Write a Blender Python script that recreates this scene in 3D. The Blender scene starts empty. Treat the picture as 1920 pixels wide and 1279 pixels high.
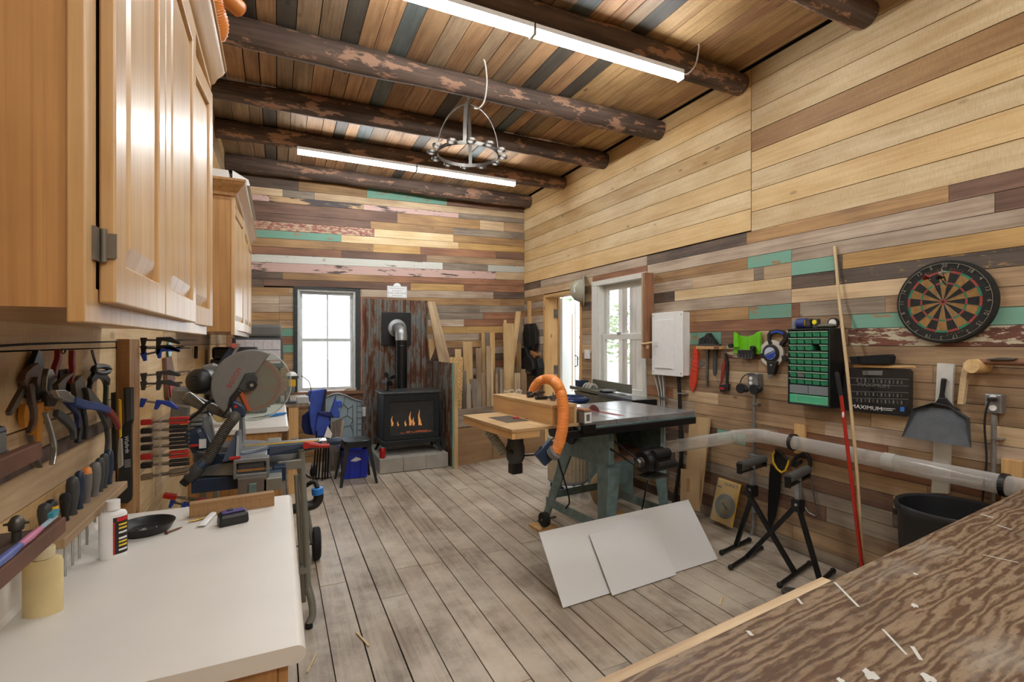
import bpy, math, random
from mathutils import Matrix, Vector
random.seed(7)
sc = bpy.context.scene
C = sc.collection
# ------------------------------------------------------------------ camera, sky, exposure
FPX, CXP, CYP, H = 930., 960., 642., 1.5
YAW = math.atan(440 / FPX)
SN, CS = math.sin(YAW), math.cos(YAW)
cd = bpy.data.cameras.new('camera'); cam = bpy.data.objects.new('camera', cd); C.objects.link(cam)
cd.sensor_width = 36; cd.lens = 36 * FPX / 1920; cd.shift_y = (CYP - 639.5) / 1920
cd.clip_start = .03; cd.clip_end = 200
cam.location = (0, 0, H); cam.rotation_euler = (math.pi / 2, 0, -YAW)
sc.camera = cam
w = bpy.data.worlds.new('sky'); sc.world = w; w.use_nodes = True
bgn = w.node_tree.nodes['Background']; bgn.inputs[0].default_value = (.86, .93, 1, 1); bgn.inputs[1].default_value = 5.5
LED = 76.0
sc.view_settings.view_transform = 'Standard'; sc.view_settings.look = 'None'
sc.view_settings.exposure = 0.0; sc.view_settings.gamma = 1; sc.view_settings.use_curve_mapping = False
XR, XL, YB, ZC, YF = 3.36, -.54, 6.67, 3.65, -2.3     # room: right, left, back wall, ceiling, front wall behind the camera

# ------------------------------------------------------------------ measuring: photo pixel -> point on a real plane
def ray(u, v):
    a = (u - CXP) / FPX
    return SN + CS * a, CS - SN * a, (CYP - v) / FPX
def PX(u, v, x): d = ray(u, v); t = x / d[0]; return Vector((x, t * d[1], H + t * d[2]))
def PY(u, v, y): d = ray(u, v); t = y / d[1]; return Vector((t * d[0], y, H + t * d[2]))
def PZ(u, v, z): d = ray(u, v); t = (z - H) / d[2]; return Vector((t * d[0], t * d[1], z))

# ------------------------------------------------------------------ geometry helpers
I4 = Matrix.Identity(4)
def T(x, y=0, z=0):
    return Matrix.Translation(x if not isinstance(x, (int, float)) else (x, y, z))
def R(deg, ax='Z'): return Matrix.Rotation(math.radians(deg), 4, ax)
def frame(p, x, z):
    z = Vector(z).normalized(); x = Vector(x); x = (x - z * x.dot(z)).normalized(); y = z.cross(x)
    m = Matrix((x, y, z)).transposed().to_4x4(); m.translation = Vector(p); return m
WR = frame((XR, 0, 0), (0, -1, 0), (-1, 0, 0))     # drawing frames of the walls: x to the right, y up, z out of the wall
WL = frame((XL, 0, 0), (0, 1, 0), (1, 0, 0))
WB = frame((0, YB, 0), (1, 0, 0), (0, -1, 0))
def rw(u, v, c=0): p = PX(u, v, XR - c); return (-p.y, p.z)
def lw(u, v, c=0): p = PX(u, v, XL + c); return (p.y, p.z)
def bw(u, v, c=0): p = PY(u, v, YB - c); return (p.x, p.z)

class G:
    def __init__(s): s.v = []; s.f = []
    def add(s, vs, fs, M=None):
        o = len(s.v)
        s.v += [tuple((M @ Vector(q)) if M else Vector(q)) for q in vs]
        s.f += [tuple(i + o for i in f) for f in fs]; return s
    def hexa(s, p, M=None):
        return s.add(p, [(3, 2, 1, 0), (4, 5, 6, 7), (0, 1, 5, 4), (1, 2, 6, 5), (2, 3, 7, 6), (3, 0, 4, 7)], M)
    def bx(s, x0, x1, y0, y1, z0, z1, M=None):
        return s.hexa([(x0, y0, z0), (x1, y0, z0), (x1, y1, z0), (x0, y1, z0), (x0, y0, z1), (x1, y0, z1), (x1, y1, z1), (x0, y1, z1)], M)
    def box(s, c, d, M=None):
        return s.bx(c[0] - d[0] / 2, c[0] + d[0] / 2, c[1] - d[1] / 2, c[1] + d[1] / 2, c[2] - d[2] / 2, c[2] + d[2] / 2, M)
    def prism(s, poly, z0, z1, M=None):
        a = sum(poly[i][0] * poly[(i + 1) % len(poly)][1] - poly[(i + 1) % len(poly)][0] * poly[i][1] for i in range(len(poly)))
        if a < 0: poly = poly[::-1]
        n = len(poly)
        return s.add([(p[0], p[1], z0) for p in poly] + [(p[0], p[1], z1) for p in poly],
            [tuple(range(n))[::-1], tuple(range(n, 2 * n))] + [(i, (i + 1) % n, n + (i + 1) % n, n + i) for i in range(n)], M)
    def loft(s, rings, cap=True, closed=False):
        n = len(rings[0]); vs = [q for r in rings for q in r]; m = len(rings); fs = []
        for k in range(m if closed else m - 1):
            a, b = k * n, ((k + 1) % m) * n
            fs += [(a + i, a + (i + 1) % n, b + (i + 1) % n, b + i) for i in range(n)]
        if cap and not closed: fs += [tuple(range(n))[::-1], tuple(range((m - 1) * n, m * n))]
        return s.add(vs, fs)
    def tube(s, pts, r, n=10, closed=False, cap=True):
        pts = [Vector(p) for p in pts]; m = len(pts); rs = r if isinstance(r, (list, tuple)) else [r] * m
        ref = None; rings = []
        for i, p in enumerate(pts):
            a = pts[(i - 1) % m] if (closed or i > 0) else p; b = pts[(i + 1) % m] if (closed or i < m - 1) else p
            t = (b - a).normalized()
            if ref is None: ref = Vector((0, 0, 1)) if abs(t.z) < .9 else Vector((1, 0, 0))
            x = (ref - t * ref.dot(t)).normalized(); y = t.cross(x); ref = x
            rings.append([p + (x * math.cos(2 * math.pi * k / n) + y * math.sin(2 * math.pi * k / n)) * rs[i] for k in range(n)])
        return s.loft(rings, cap, closed)
    def cyl(s, p0, p1, r0, r1=None, n=16): return s.tube([p0, p1], [r0, r0 if r1 is None else r1], n)
    def lathe(s, prof, M=None, n=24, sx=1, sy=1):
        rings = [[Vector((r * sx * math.cos(2 * math.pi * k / n), r * sy * math.sin(2 * math.pi * k / n), z)) for k in range(n)] for r, z in prof]
        if M: rings = [[M @ q for q in rr] for rr in rings]
        return s.loft(rings)
    def ring(s, ri, ro, z0, z1, M=None, n=32): # flat washer
        rings = []
        for r, z in ((ri, z0), (ro, z0), (ro, z1), (ri, z1)):
            q = [Vector((r * math.cos(2 * math.pi * k / n), r * math.sin(2 * math.pi * k / n), z)) for k in range(n)]
            rings.append([M @ a for a in q] if M else q)
        return s.loft(rings, closed=True)
    def sph(s, c, r, n=12, sc_=(1, 1, 1), M=None):
        prof = [(max(.0005, r * math.sin(math.pi * k / n)), -r * math.cos(math.pi * k / n)) for k in range(n + 1)]
        m = T(*c) @ Matrix.Diagonal((*sc_, 1))
        return s.lathe(prof, (M @ m) if M else m, n=n * 2)
    def build(s, name, m, parent=None, world=False, bevel=0, smooth=None, grain=None, loc=None, mw=None, cyl=None):
        vs = s.v
        if world and parent is not None:
            im = parent.matrix_basis.inverted() if parent.parent is None else (parent.parent.matrix_basis @ parent.matrix_basis).inverted()
            vs = [tuple(im @ Vector(q)) for q in vs]
        if loc is not None: vs = [(q[0] - loc[0], q[1] - loc[1], q[2] - loc[2]) for q in vs]
        me = bpy.data.meshes.new(name); me.from_pydata(vs, [], s.f); me.materials.append(m)
        lo = [min(q[i] for q in vs) for i in range(3)]; hi = [max(q[i] for q in vs) for i in range(3)]
        if grain is None: grain = max(range(3), key=lambda i: hi[i] - lo[i])
        if isinstance(grain, int): gv = Vector([1 if i == grain else 0 for i in range(3)])
        else: gv = Vector(grain).normalized()
        ou, ov = random.uniform(0, 40), random.uniform(0, 40)
        uvl = me.uv_layers.new(name='UVMap').data
        for p in me.polygons:
            nrm = p.normal
            if cyl:                       # round logs: unroll the surface, seam on top
                cs = [me.vertices[me.loops[li].vertex_index].co for li in p.loop_indices]; an = [math.atan2(c.y - cyl[0], cyl[1] - c.z) for c in cs]; an = [a - 2 * math.pi if a - an[0] > math.pi else a + 2 * math.pi if an[0] - a > math.pi else a for a in an]
                for li, c, a in zip(p.loop_indices, cs, an): uvl[li].uv = (c.x + ou, a * cyl[2] + ov)
                continue
            if abs(nrm.dot(gv)) > .9:
                a = Vector((0, 0, 1)) if abs(nrm.z) < .9 else Vector((1, 0, 0)); a = (a - nrm * a.dot(nrm)).normalized(); b = nrm.cross(a)
            else:
                a = (gv - nrm * gv.dot(nrm)).normalized(); b = nrm.cross(a)
            for li in p.loop_indices:
                co = me.vertices[me.loops[li].vertex_index].co
                uvl[li].uv = (a.dot(co) + ou, b.dot(co) + ov)
        if smooth:
            me.shade_smooth(); me.set_sharp_from_angle(angle=math.radians(smooth))
        o = bpy.data.objects.new(name, me); C.objects.link(o)
        if parent: o.parent = parent
        if loc is not None: o.location = loc
        if mw is not None: o.matrix_basis = mw
        if bevel:
            b = o.modifiers.new('bevel', 'BEVEL'); b.width = bevel; b.segments = 2; b.limit_method = 'ANGLE'; b.angle_limit = math.radians(50)
        return o

def tag(o, label, cat, group=None):
    o['label'] = label; o['category'] = cat
    if group: o['group'] = group
    return o
def thing(name, label, cat, loc=(0, 0, 0), rz=0, group=None, mw=None):
    o = bpy.data.objects.new(name, None); C.objects.link(o); o.empty_display_size = .05
    o.location = loc; o.rotation_euler = (0, 0, math.radians(rz))
    if mw is not None: o.matrix_basis = mw
    else: o.matrix_basis = T(Vector(loc)) @ R(rz)
    return tag(o, label, cat, group)
def one(g, name, m, label, cat, group=None, **k):
    lo = [min(q[i] for q in g.v) for i in range(3)]; hi = [max(q[i] for q in g.v) for i in range(3)]
    return tag(g.build(name, m, loc=((lo[0] + hi[0]) / 2, (lo[1] + hi[1]) / 2, lo[2]), **k), label, cat, group)
def struct(o): o['kind'] = 'structure'; return o
def lab(o, l): o['label'] = l; return o
def copy_tree(o, parent=None):
    c = o.copy(); C.objects.link(c)
    if parent: c.parent = parent
    for ch in [q for q in bpy.data.objects if q.parent == o]: copy_tree(ch, c)
    return c
def textmesh(s, size, M, name, m, parent, depth=.0006, align='CENTER', world=True, sx=1.0):
    cu = bpy.data.curves.new(name, 'FONT'); cu.body = s; cu.size = size; cu.align_x = align; cu.align_y = 'CENTER'; cu.extrude = depth; cu.resolution_u = 2
    o = bpy.data.objects.new(name, cu); C.objects.link(o)
    dg = bpy.context.evaluated_depsgraph_get(); me = bpy.data.meshes.new_from_object(o.evaluated_get(dg))
    C.objects.unlink(o); bpy.data.objects.remove(o); bpy.data.curves.remove(cu)
    mm = M @ Matrix.Diagonal((sx, 1, 1, 1))
    if world and parent is not None:
        mm = (parent.matrix_basis.inverted() if parent.parent is None else (parent.parent.matrix_basis @ parent.matrix_basis).inverted()) @ mm
    me.transform(mm); me.materials.clear(); me.materials.append(m)
    o = bpy.data.objects.new(name, me); C.objects.link(o)
    if parent: o.parent = parent
    return o
def arc(c, r, a0, a1, n, M=None, ry=None):
    out = []
    for k in range(n + 1):
        a = math.radians(a0 + (a1 - a0) * k / n); p = Vector((c[0] + r * math.cos(a), c[1] + (ry or r) * math.sin(a), c[2] if len(c) > 2 else 0))
        out.append(M @ p if M else p)
    return out
def bez(pts, n=8):   # smooth curve through the points
    P = [Vector(p) for p in pts]; P = [P[0] * 2 - P[1]] + P + [P[-1] * 2 - P[-2]]; out = []
    for i in range(1, len(P) - 2):
        for k in range(n):
            t = k / n; a, b, c, d = P[i - 1:i + 3]
            out.append(.5 * (2 * b + (c - a) * t + (2 * a - 5 * b + 4 * c - d) * t * t + (3 * b - a - 3 * c + d) * t ** 3))
    return out + [P[-2]]

# ------------------------------------------------------------------ materials
def hexc(c):
    if isinstance(c, str): c = tuple(int(c[i:i + 2], 16) for i in (0, 2, 4))
    return tuple(((q / 255) / 12.92 if q / 255 <= .04045 else ((q / 255 + .055) / 1.055) ** 2.4) for q in c) + (1,)
def nt(name):
    m = bpy.data.materials.new(name); m.use_nodes = True; t = m.node_tree; b = t.nodes['Principled BSDF']; return m, t, b
def nd(t, kind, **k):
    n = t.nodes.new(kind)
    for a, v in k.items():
        if a.startswith('i_'): n.inputs[int(a[2:])].default_value = v
        else: setattr(n, a, v)
    return n
def mat(name, c, rough=.5, metal=0, var=.12, ns=18, bump=0, c2=None, emit=0, thr=None):
    m, t, b = nt(name); L = t.links.new
    c = hexc(c); d = hexc(c2) if c2 else tuple(q * (1 - var) for q in c[:3]) + (1,)
    tc = nd(t, 'ShaderNodeTexCoord'); no = nd(t, 'ShaderNodeTexNoise'); no.inputs['Scale'].default_value = ns; no.inputs['Detail'].default_value = 5
    L(tc.outputs['Object'], no.inputs['Vector'])
    rp = nd(t, 'ShaderNodeValToRGB'); a, z = thr or (.35, .65); rp.color_ramp.elements[0].position = a; rp.color_ramp.elements[1].position = z
    rp.color_ramp.elements[0].color = d; rp.color_ramp.elements[1].color = c
    L(no.outputs['Fac'], rp.inputs['Fac']); L(rp.outputs['Color'], b.inputs['Base Color'])
    b.inputs['Roughness'].default_value = rough; b.inputs['Metallic'].default_value = metal
    if bump:
        bp = nd(t, 'ShaderNodeBump'); bp.inputs['Strength'].default_value = bump; bp.inputs['Distance'].default_value = .004
        L(no.outputs['Fac'], bp.inputs['Height']); L(bp.outputs['Normal'], b.inputs['Normal'])
    if emit:
        L(rp.outputs['Color'], b.inputs['Emission Color']); b.inputs['Emission Strength'].default_value = emit
    return m
def wood(name, c1, c2, rough=.62, su=1.6, sv=38, knots=.5, paint=None, cover=.5, pscale=(5, 14), bump=.25, vary=.2, dust=None, saw=0, coat=0, sat=.94):
    m, t, b = nt(name); L = t.links.new
    uv = nd(t, 'ShaderNodeUVMap'); mp = nd(t, 'ShaderNodeMapping'); mp.inputs['Scale'].default_value = (su, sv, 1); L(uv.outputs[0], mp.inputs[0])
    n1 = nd(t, 'ShaderNodeTexNoise'); n1.inputs['Scale'].default_value = 1; n1.inputs['Detail'].default_value = 8; n1.inputs['Roughness'].default_value = .62; n1.inputs['Distortion'].default_value = .6
    L(mp.outputs[0], n1.inputs['Vector'])
    m2 = nd(t, 'ShaderNodeMapping'); m2.inputs['Scale'].default_value = (2.2, 5, 1); L(uv.outputs[0], m2.inputs[0])
    n2 = nd(t, 'ShaderNodeTexNoise'); n2.inputs['Scale'].default_value = 1; n2.inputs['Detail'].default_value = 4; L(m2.outputs[0], n2.inputs['Vector'])
    add = nd(t, 'ShaderNodeMath', operation='ADD'); L(n1.outputs['Fac'], add.inputs[0]); L(n2.outputs['Fac'], add.inputs[1])
    rp = nd(t, 'ShaderNodeValToRGB'); e = rp.color_ramp.elements; e[0].position = .385; e[1].position = .60; e[0].color = hexc(c2); e[1].color = hexc(c1)
    hl = nd(t, 'ShaderNodeMath', operation='MULTIPLY', i_1=.5); L(add.outputs[0], hl.inputs[0]); L(hl.outputs[0], rp.inputs['Fac'])
    col = rp.outputs['Color']
    if knots:
        m3 = nd(t, 'ShaderNodeMapping'); m3.inputs['Scale'].default_value = (2.6, 5.5, 1); L(uv.outputs[0], m3.inputs[0])
        vo = nd(t, 'ShaderNodeTexVoronoi'); vo.inputs['Scale'].default_value = 1; L(m3.outputs[0], vo.inputs['Vector'])
        kr = nd(t, 'ShaderNodeValToRGB'); ke = kr.color_ramp.elements; ke[0].position = .045; ke[1].position = .10; ke[0].color = (knots,) * 3 + (1,); ke[1].color = (0, 0, 0, 1)
        L(vo.outputs['Distance'], kr.inputs['Fac'])
        mx = nd(t, 'ShaderNodeMix', data_type='RGBA'); L(kr.outputs['Color'], mx.inputs[0]); L(col, mx.inputs[6])
        mx.inputs[7].default_value = tuple(q * .45 for q in hexc(c2)[:3]) + (1,); col = mx.outputs[2]
    if saw:
        m5 = nd(t, 'ShaderNodeMapping'); m5.inputs['Scale'].default_value = (150, 22, 1); m5.inputs['Rotation'].default_value = (0, 0, .25); L(uv.outputs[0], m5.inputs[0])
        n5 = nd(t, 'ShaderNodeTexNoise'); n5.inputs['Scale'].default_value = 1; n5.inputs['Detail'].default_value = 2; L(m5.outputs[0], n5.inputs['Vector'])
        r5 = nd(t, 'ShaderNodeMapRange'); r5.inputs[1].default_value = .4; r5.inputs[2].default_value = .75; r5.inputs[3].default_value = 0; r5.inputs[4].default_value = saw; L(n5.outputs['Fac'], r5.inputs[0])
        mx = nd(t, 'ShaderNodeMix', data_type='RGBA'); L(r5.outputs[0], mx.inputs[0]); L(col, mx.inputs[6]); mx.inputs[7].default_value = tuple(q * .6 for q in hexc(c2)[:3]) + (1,); col = mx.outputs[2]
    if paint:
        m4 = nd(t, 'ShaderNodeMapping'); m4.inputs['Scale'].default_value = (*pscale, 1); L(uv.outputs[0], m4.inputs[0])
        n4 = nd(t, 'ShaderNodeTexNoise'); n4.inputs['Scale'].default_value = 1; n4.inputs['Detail'].default_value = 9; n4.inputs['Roughness'].default_value = .68; L(m4.outputs[0], n4.inputs['Vector'])
        pr = nd(t, 'ShaderNodeValToRGB'); pe = pr.color_ramp.elements; th = .5 + (.5 - cover) * .36; pe[0].position = th - .015; pe[1].position = th + .015
        L(n4.outputs['Fac'], pr.inputs['Fac'])
        pc = nd(t, 'ShaderNodeMix', data_type='RGBA'); L(n1.outputs['Fac'], pc.inputs[0]); pc.inputs[6].default_value = tuple(q * .78 for q in hexc(paint)[:3]) + (1,); pc.inputs[7].default_value = hexc(paint)
        mx = nd(t, 'ShaderNodeMix', data_type='RGBA'); L(pr.outputs['Color'], mx.inputs[0]); L(col, mx.inputs[6]); L(pc.outputs[2], mx.inputs[7]); col = mx.outputs[2]
    if dust:
        g = nd(t, 'ShaderNodeNewGeometry'); n6 = nd(t, 'ShaderNodeTexNoise'); n6.inputs['Scale'].default_value = 1.5; n6.inputs['Detail'].default_value = 8; n6.inputs['Roughness'].default_value = .7; L(g.outputs['Position'], n6.inputs['Vector'])
        r6 = nd(t, 'ShaderNodeMapRange'); r6.inputs[1].default_value = .42; r6.inputs[2].default_value = .62; r6.inputs[4].default_value = .85; L(n6.outputs['Fac'], r6.inputs[0])
        mx = nd(t, 'ShaderNodeMix', data_type='RGBA'); L(r6.outputs[0], mx.inputs[0]); L(col, mx.inputs[6]); mx.inputs[7].default_value = hexc(dust); col = mx.outputs[2]
    oi = nd(t, 'ShaderNodeObjectInfo'); mr = nd(t, 'ShaderNodeMapRange'); mr.inputs[3].default_value = 1 - vary; mr.inputs[4].default_value = 1 + vary * .7; L(oi.outputs['Random'], mr.inputs[0])
    hs = nd(t, 'ShaderNodeHueSaturation'); hs.inputs['Saturation'].default_value = sat; L(mr.outputs[0], hs.inputs['Value']); L(col, hs.inputs['Color']); L(hs.outputs[0], b.inputs['Base Color'])
    b.inputs['Roughness'].default_value = rough
    if coat: b.inputs['Coat Weight'].default_value = coat; b.inputs['Coat Roughness'].default_value = .22
    bp = nd(t, 'ShaderNodeBump'); bp.inputs['Strength'].default_value = bump; bp.inputs['Distance'].default_value = .002; L(n1.outputs['Fac'], bp.inputs['Height']); L(bp.outputs['Normal'], b.inputs['Normal'])
    return m
def clear(name, c, opac=.1, rough=.05, white=0):
    m, t, b = nt(name); L = t.links.new; out = [n for n in t.nodes if n.type == 'OUTPUT_MATERIAL'][0]
    tr = nd(t, 'ShaderNodeBsdfTransparent'); tr.inputs[0].default_value = hexc(c)
    b.inputs['Base Color'].default_value = hexc(c); b.inputs['Roughness'].default_value = rough
    lw_ = nd(t, 'ShaderNodeLayerWeight'); lw_.inputs[0].default_value = .35
    mr = nd(t, 'ShaderNodeMapRange'); mr.inputs[3].default_value = opac; mr.inputs[4].default_value = min(1, opac + .45); L(lw_.outputs['Facing'], mr.inputs[0])
    mx = nd(t, 'ShaderNodeMixShader'); L(mr.outputs[0], mx.inputs[0]); L(tr.outputs[0], mx.inputs[1]); L(b.outputs[0], mx.inputs[2]); L(mx.outputs[0], out.inputs[0])
    return m
W = {}
W['pine'] = wood('pine board', 'dfc294', 'c5a06e', knots=.75, saw=.35, sat=1.05)
W['ypine'] = wood('yellow pine board', 'dfbf8a', 'c8a268', knots=.6, saw=.2, sat=.98)
W['wpine'] = wood('pale pine board', 'e2caa0', 'c8a878', knots=.6, saw=.3, sat=1.0)
W['bpine'] = wood('brown knotty pine board', 'b98d55', '94683a', knots=.9, saw=.3)
W['tan'] = wood('tan weathered board', 'b3936c', '80644a', knots=.7)
W['ltan'] = wood('light tan board', 'ccb18a', 'a48561', knots=.7)
W['ochre'] = wood('ochre stained board', 'b38a54', '84603a', knots=.5)
W['yochre'] = wood('yellow ochre board', 'c39a56', '9c743a', knots=.3)
W['obrown'] = wood('orange brown board', '9c6a46', '6f4730', knots=.4)
W['rbrown'] = wood('red brown board', '7f5d48', '583b2c', knots=.3)
W['dbrown'] = wood('dark brown board', '75604e', '463830', knots=.5)
W['grey'] = wood('weathered grey board', '9c8c78', '6b5d4f', knots=.5)
W['gpink'] = wood('washed pinkish grey board', 'c3af98', '97806a', knots=.4)
W['bgrey'] = wood('blue grey board', '6d7472', '50544f', knots=.5)
W['teal'] = wood('board with worn teal paint', 'ab8c64', '8a6a48', paint='74a892', cover=.76)
W['white'] = wood('board with worn white paint', '8d7862', '6b5642', paint='c9c9bf', cover=.78)
W['pink'] = wood('board with worn pink paint', '57473f', '3d322d', paint='c4a196', cover=.7, pscale=(3, 16))
W['redpeel'] = wood('board with peeling red paint', 'bda184', '9c8262', paint='8f4c40', cover=.5, pscale=(14, 40))
W['whpeel'] = wood('red brown board with peeling cream paint', '7b4835', '5a3427', paint='cabfa2', cover=.45, pscale=(6, 22))
W['char'] = wood('tan board with charred strip', 'c2a071', 'a88559', paint='4a403f', cover=.5, pscale=(2, 12))
W['yelpeel'] = wood('dark board with yellow flecks', '5f5246', '453a33', paint='9d7b3c', cover=.22, pscale=(9, 26))
W['floor'] = wood('dusty floor board', 'ad9c87', '7c6c5b', rough=.42, knots=.5, dust='c6b9a6', bump=.3, vary=.1)
W['ceilo'] = wood('orange tan ceiling board', 'c09668', '926844', knots=.7, saw=.2)
W['ceilt'] = wood('tan ceiling board', 'ad9170', '7f664c', knots=.6, saw=.25)
W['ceilg'] = wood('dark grey ceiling board', '5f574c', '47413a', knots=.6)
W['ceilp'] = wood('pine ceiling board', 'cba670', '9a7444', knots=.9, saw=.3)
W['oak'] = wood('varnished oak', 'c39152', 'a06e36', rough=.32, su=1.0, sv=55, knots=0, vary=.04, coat=.5, bump=.12)
W['oakl'] = wood('light varnished oak', 'd6b07a', 'bb8d50', rough=.42, su=1.0, sv=50, knots=0, vary=.04, coat=.3, bump=.12)
W['ply'] = wood('birch plywood', 'caa670', 'b48d58', knots=.2, sv=14, vary=.08)
W['plyb'] = wood('brown plywood', 'a8825a', '8d6944', knots=.1, sv=12, vary=.08)
W['osb'] = wood('strand board', 'c39a58', '946a35', knots=0, paint='dcb878', cover=.5, pscale=(40, 60))
W['mdf'] = wood('particle board', 'bd9c6d', 'ac8a5c', knots=0, sv=8, vary=.05)
W['stud'] = wood('spruce stud', 'd6ab6c', 'bd8e50', knots=.8, vary=.08)
W['bench'] = wood('worn paint-flecked plywood', '9a8570', '5a4332', knots=.5, su=2.2, sv=16, paint='a9734a', cover=.22, pscale=(5, 15), bump=.6)
def bench_mat():
    m, t, b = nt('weathered bench plywood'); L = t.links.new
    uv = nd(t, 'ShaderNodeUVMap'); mp = nd(t, 'ShaderNodeMapping'); mp.inputs['Scale'].default_value = (.55, 2.6, 1); L(uv.outputs[0], mp.inputs[0])
    wv = nd(t, 'ShaderNodeTexWave', bands_direction='Y'); wv.inputs['Scale'].default_value = 5.5; wv.inputs['Distortion'].default_value = 15; wv.inputs['Detail'].default_value = 5; wv.inputs['Detail Scale'].default_value = 1.3; wv.inputs['Detail Roughness'].default_value = .62; L(mp.outputs[0], wv.inputs['Vector'])
    rp = nd(t, 'ShaderNodeValToRGB'); e = rp.color_ramp.elements; e[0].position = .1; e[0].color = hexc('573f2d'); e[1].position = .95; e[1].color = hexc('8a745c'); q = e.new(.5); q.color = hexc('735c45'); L(wv.outputs['Fac'], rp.inputs['Fac']); col = rp.outputs['Color']
    for sc_, c, a, z, mx_, det in ((2.3, '8f5f3c', .56, .72, .6, 8), (3.1, '9d9284', .54, .74, .75, 10), (38, '33271e', .56, .75, .7, 4), (2.0, '40332a', .52, .72, .6, 9), (9, 'a99c88', .6, .78, .5, 10)):
        no = nd(t, 'ShaderNodeTexNoise'); no.inputs['Scale'].default_value = sc_; no.inputs['Detail'].default_value = det; no.inputs['Roughness'].default_value = .68; m2 = nd(t, 'ShaderNodeMapping'); m2.inputs['Scale'].default_value = (1, 2.2, 1); m2.inputs['Location'].default_value = (sc_ * 3, sc_, 0); L(uv.outputs[0], m2.inputs[0]); L(m2.outputs[0], no.inputs['Vector'])
        mr = nd(t, 'ShaderNodeMapRange'); mr.inputs[1].default_value = a; mr.inputs[2].default_value = z; mr.inputs[4].default_value = mx_; L(no.outputs['Fac'], mr.inputs[0]); mx = nd(t, 'ShaderNodeMix', data_type='RGBA'); L(mr.outputs[0], mx.inputs[0]); L(col, mx.inputs[6]); mx.inputs[7].default_value = hexc(c); col = mx.outputs[2]
    L(col, b.inputs['Base Color']); b.inputs['Roughness'].default_value = .5
    bp = nd(t, 'ShaderNodeBump'); bp.inputs['Strength'].default_value = .5; bp.inputs['Distance'].default_value = .003; L(wv.outputs['Fac'], bp.inputs['Height']); L(bp.outputs['Normal'], b.inputs['Normal'])
    return m
W['benchtop'] = bench_mat()
W['log'] = wood('peeled dark log', '6b5548', '42342c', knots=.4, paint='a87e62', cover=.34, pscale=(3.2, 9), rough=.8, bump=.7)
M_dark = mat('dark backing', '1c1713', .9)
M_white = mat('white painted metal', 'e6e6e4', .4, var=.04)
M_vinyl = mat('white vinyl', 'd9d8d0', .45, var=.05)
M_black = mat('black plastic', '1b1b1c', .45, var=.3)
M_blackm = mat('black painted steel', '17181a', .35, .3, var=.3)
M_rubber = mat('black rubber', '161616', .8, var=.3)
M_steel = mat('bright steel', 'b9bbba', .3, .9, var=.15)
M_dsteel = mat('dull steel', '77736d', .45, .8, var=.35)
M_galv = mat('galvanised conduit', '9a9c9c', .4, .7, var=.2)
M_alu = mat('cast aluminium', '8c8f90', .45, .6, var=.15)
M_grey = mat('grey plastic', '6e6e6c', .5)
M_dgrey = mat('dark grey plastic', '3e4042', .5)
M_navy = mat('navy blue plastic', '22344c', .4, var=.2)
M_blue = mat('blue plastic', '2745a5', .4)
M_cloth = mat('blue nylon cloth', '3b56b4', .7, var=.25, ns=8)
M_red = mat('red plastic', 'b3241f', .4)
M_orange = mat('orange hose plastic', 'ec9346', .45, var=.12)
M_yellow = mat('yellow plastic', 'e2b31c', .4)
M_green = mat('teal green machine paint', '748a8a', .45, .1, var=.2, c2='5f7575')
M_iron = mat('cast iron table', '9a9ca0', .22, .35, var=.2, ns=5, c2='7f7d79')
M_lime = mat('lime green plastic', '6fc41c', .4)
M_cream = mat('cream plastic', 'd9c693', .45)
M_lam = mat('pale grey laminate', 'd8d3ca', .4, var=.05, ns=6)
M_sheet = mat('white melamine sheet', 'd9d9d8', .35, var=.04, ns=3)
M_glass = clear('window glass', 'ffffff', .05, .03)
# ------------------------------------------------------------------ more helpers
def frect(g, x0, x1, y0, y1, z0, z1, w, M=None, wb=None, wt=None):   # one rectangular frame in the xy plane
    wb = wb or w; wt = wt or w; rings = []
    for (ox, oy, ix, iy) in ((x0, y0, x0 + w, y0 + wb), (x1, y0, x1 - w, y0 + wb), (x1, y1, x1 - w, y1 - wt), (x0, y1, x0 + w, y1 - wt)):
        q = [Vector((ox, oy, z0)), Vector((ox, oy, z1)), Vector((ix, iy, z1)), Vector((ix, iy, z0))]
        rings.append([M @ a for a in q] if M else q)
    g.loft(rings, closed=True); return g
def sweep(g, prof, path, side=1, z=0):   # profile (out, up) swept along a flat path with mitred corners
    P = [Vector((p[0], p[1])) for p in path]; rings = []
    for i, p in enumerate(P):
        ds = []
        if i > 0: ds.append((P[i] - P[i - 1]).normalized())
        if i < len(P) - 1: ds.append((P[i + 1] - P[i]).normalized())
        ns = [Vector((d.y, -d.x)) * side for d in ds]; n = ns[0] if len(ns) == 1 else (ns[0] + ns[1]) / (1 + ns[0].dot(ns[1]))
        rings.append([Vector((p.x + n.x * a, p.y + n.y * a, z + b)) for a, b in prof])
    return g.loft(rings)
def strip(pts, ws):                        # 2D outline of a bent bar with changing width
    P = [Vector(p) for p in pts]; ws = ws if isinstance(ws, (list, tuple)) else [ws] * len(P); a, b = [], []
    for i, p in enumerate(P):
        d = (P[min(i + 1, len(P) - 1)] - P[max(i - 1, 0)]).normalized(); n = Vector((-d.y, d.x)) * ws[i] / 2
        a.append(tuple(p + n)); b.append(tuple(p - n))
    return a + b[::-1]
def bend(pts, n=5): return [tuple(q)[:2] for q in bez([(p[0], p[1], 0) for p in pts], n)]
def VY(y): return frame((0, y, 0), (1, 0, 0), (0, -1, 0))      # upright drawing plane across the room at depth y
def vy(u, v, y): p = PY(u, v, y); return (p.x, p.z)
def P(g, name, m, t, **k): return g.build(name, m, t, world=True, **k)
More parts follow.
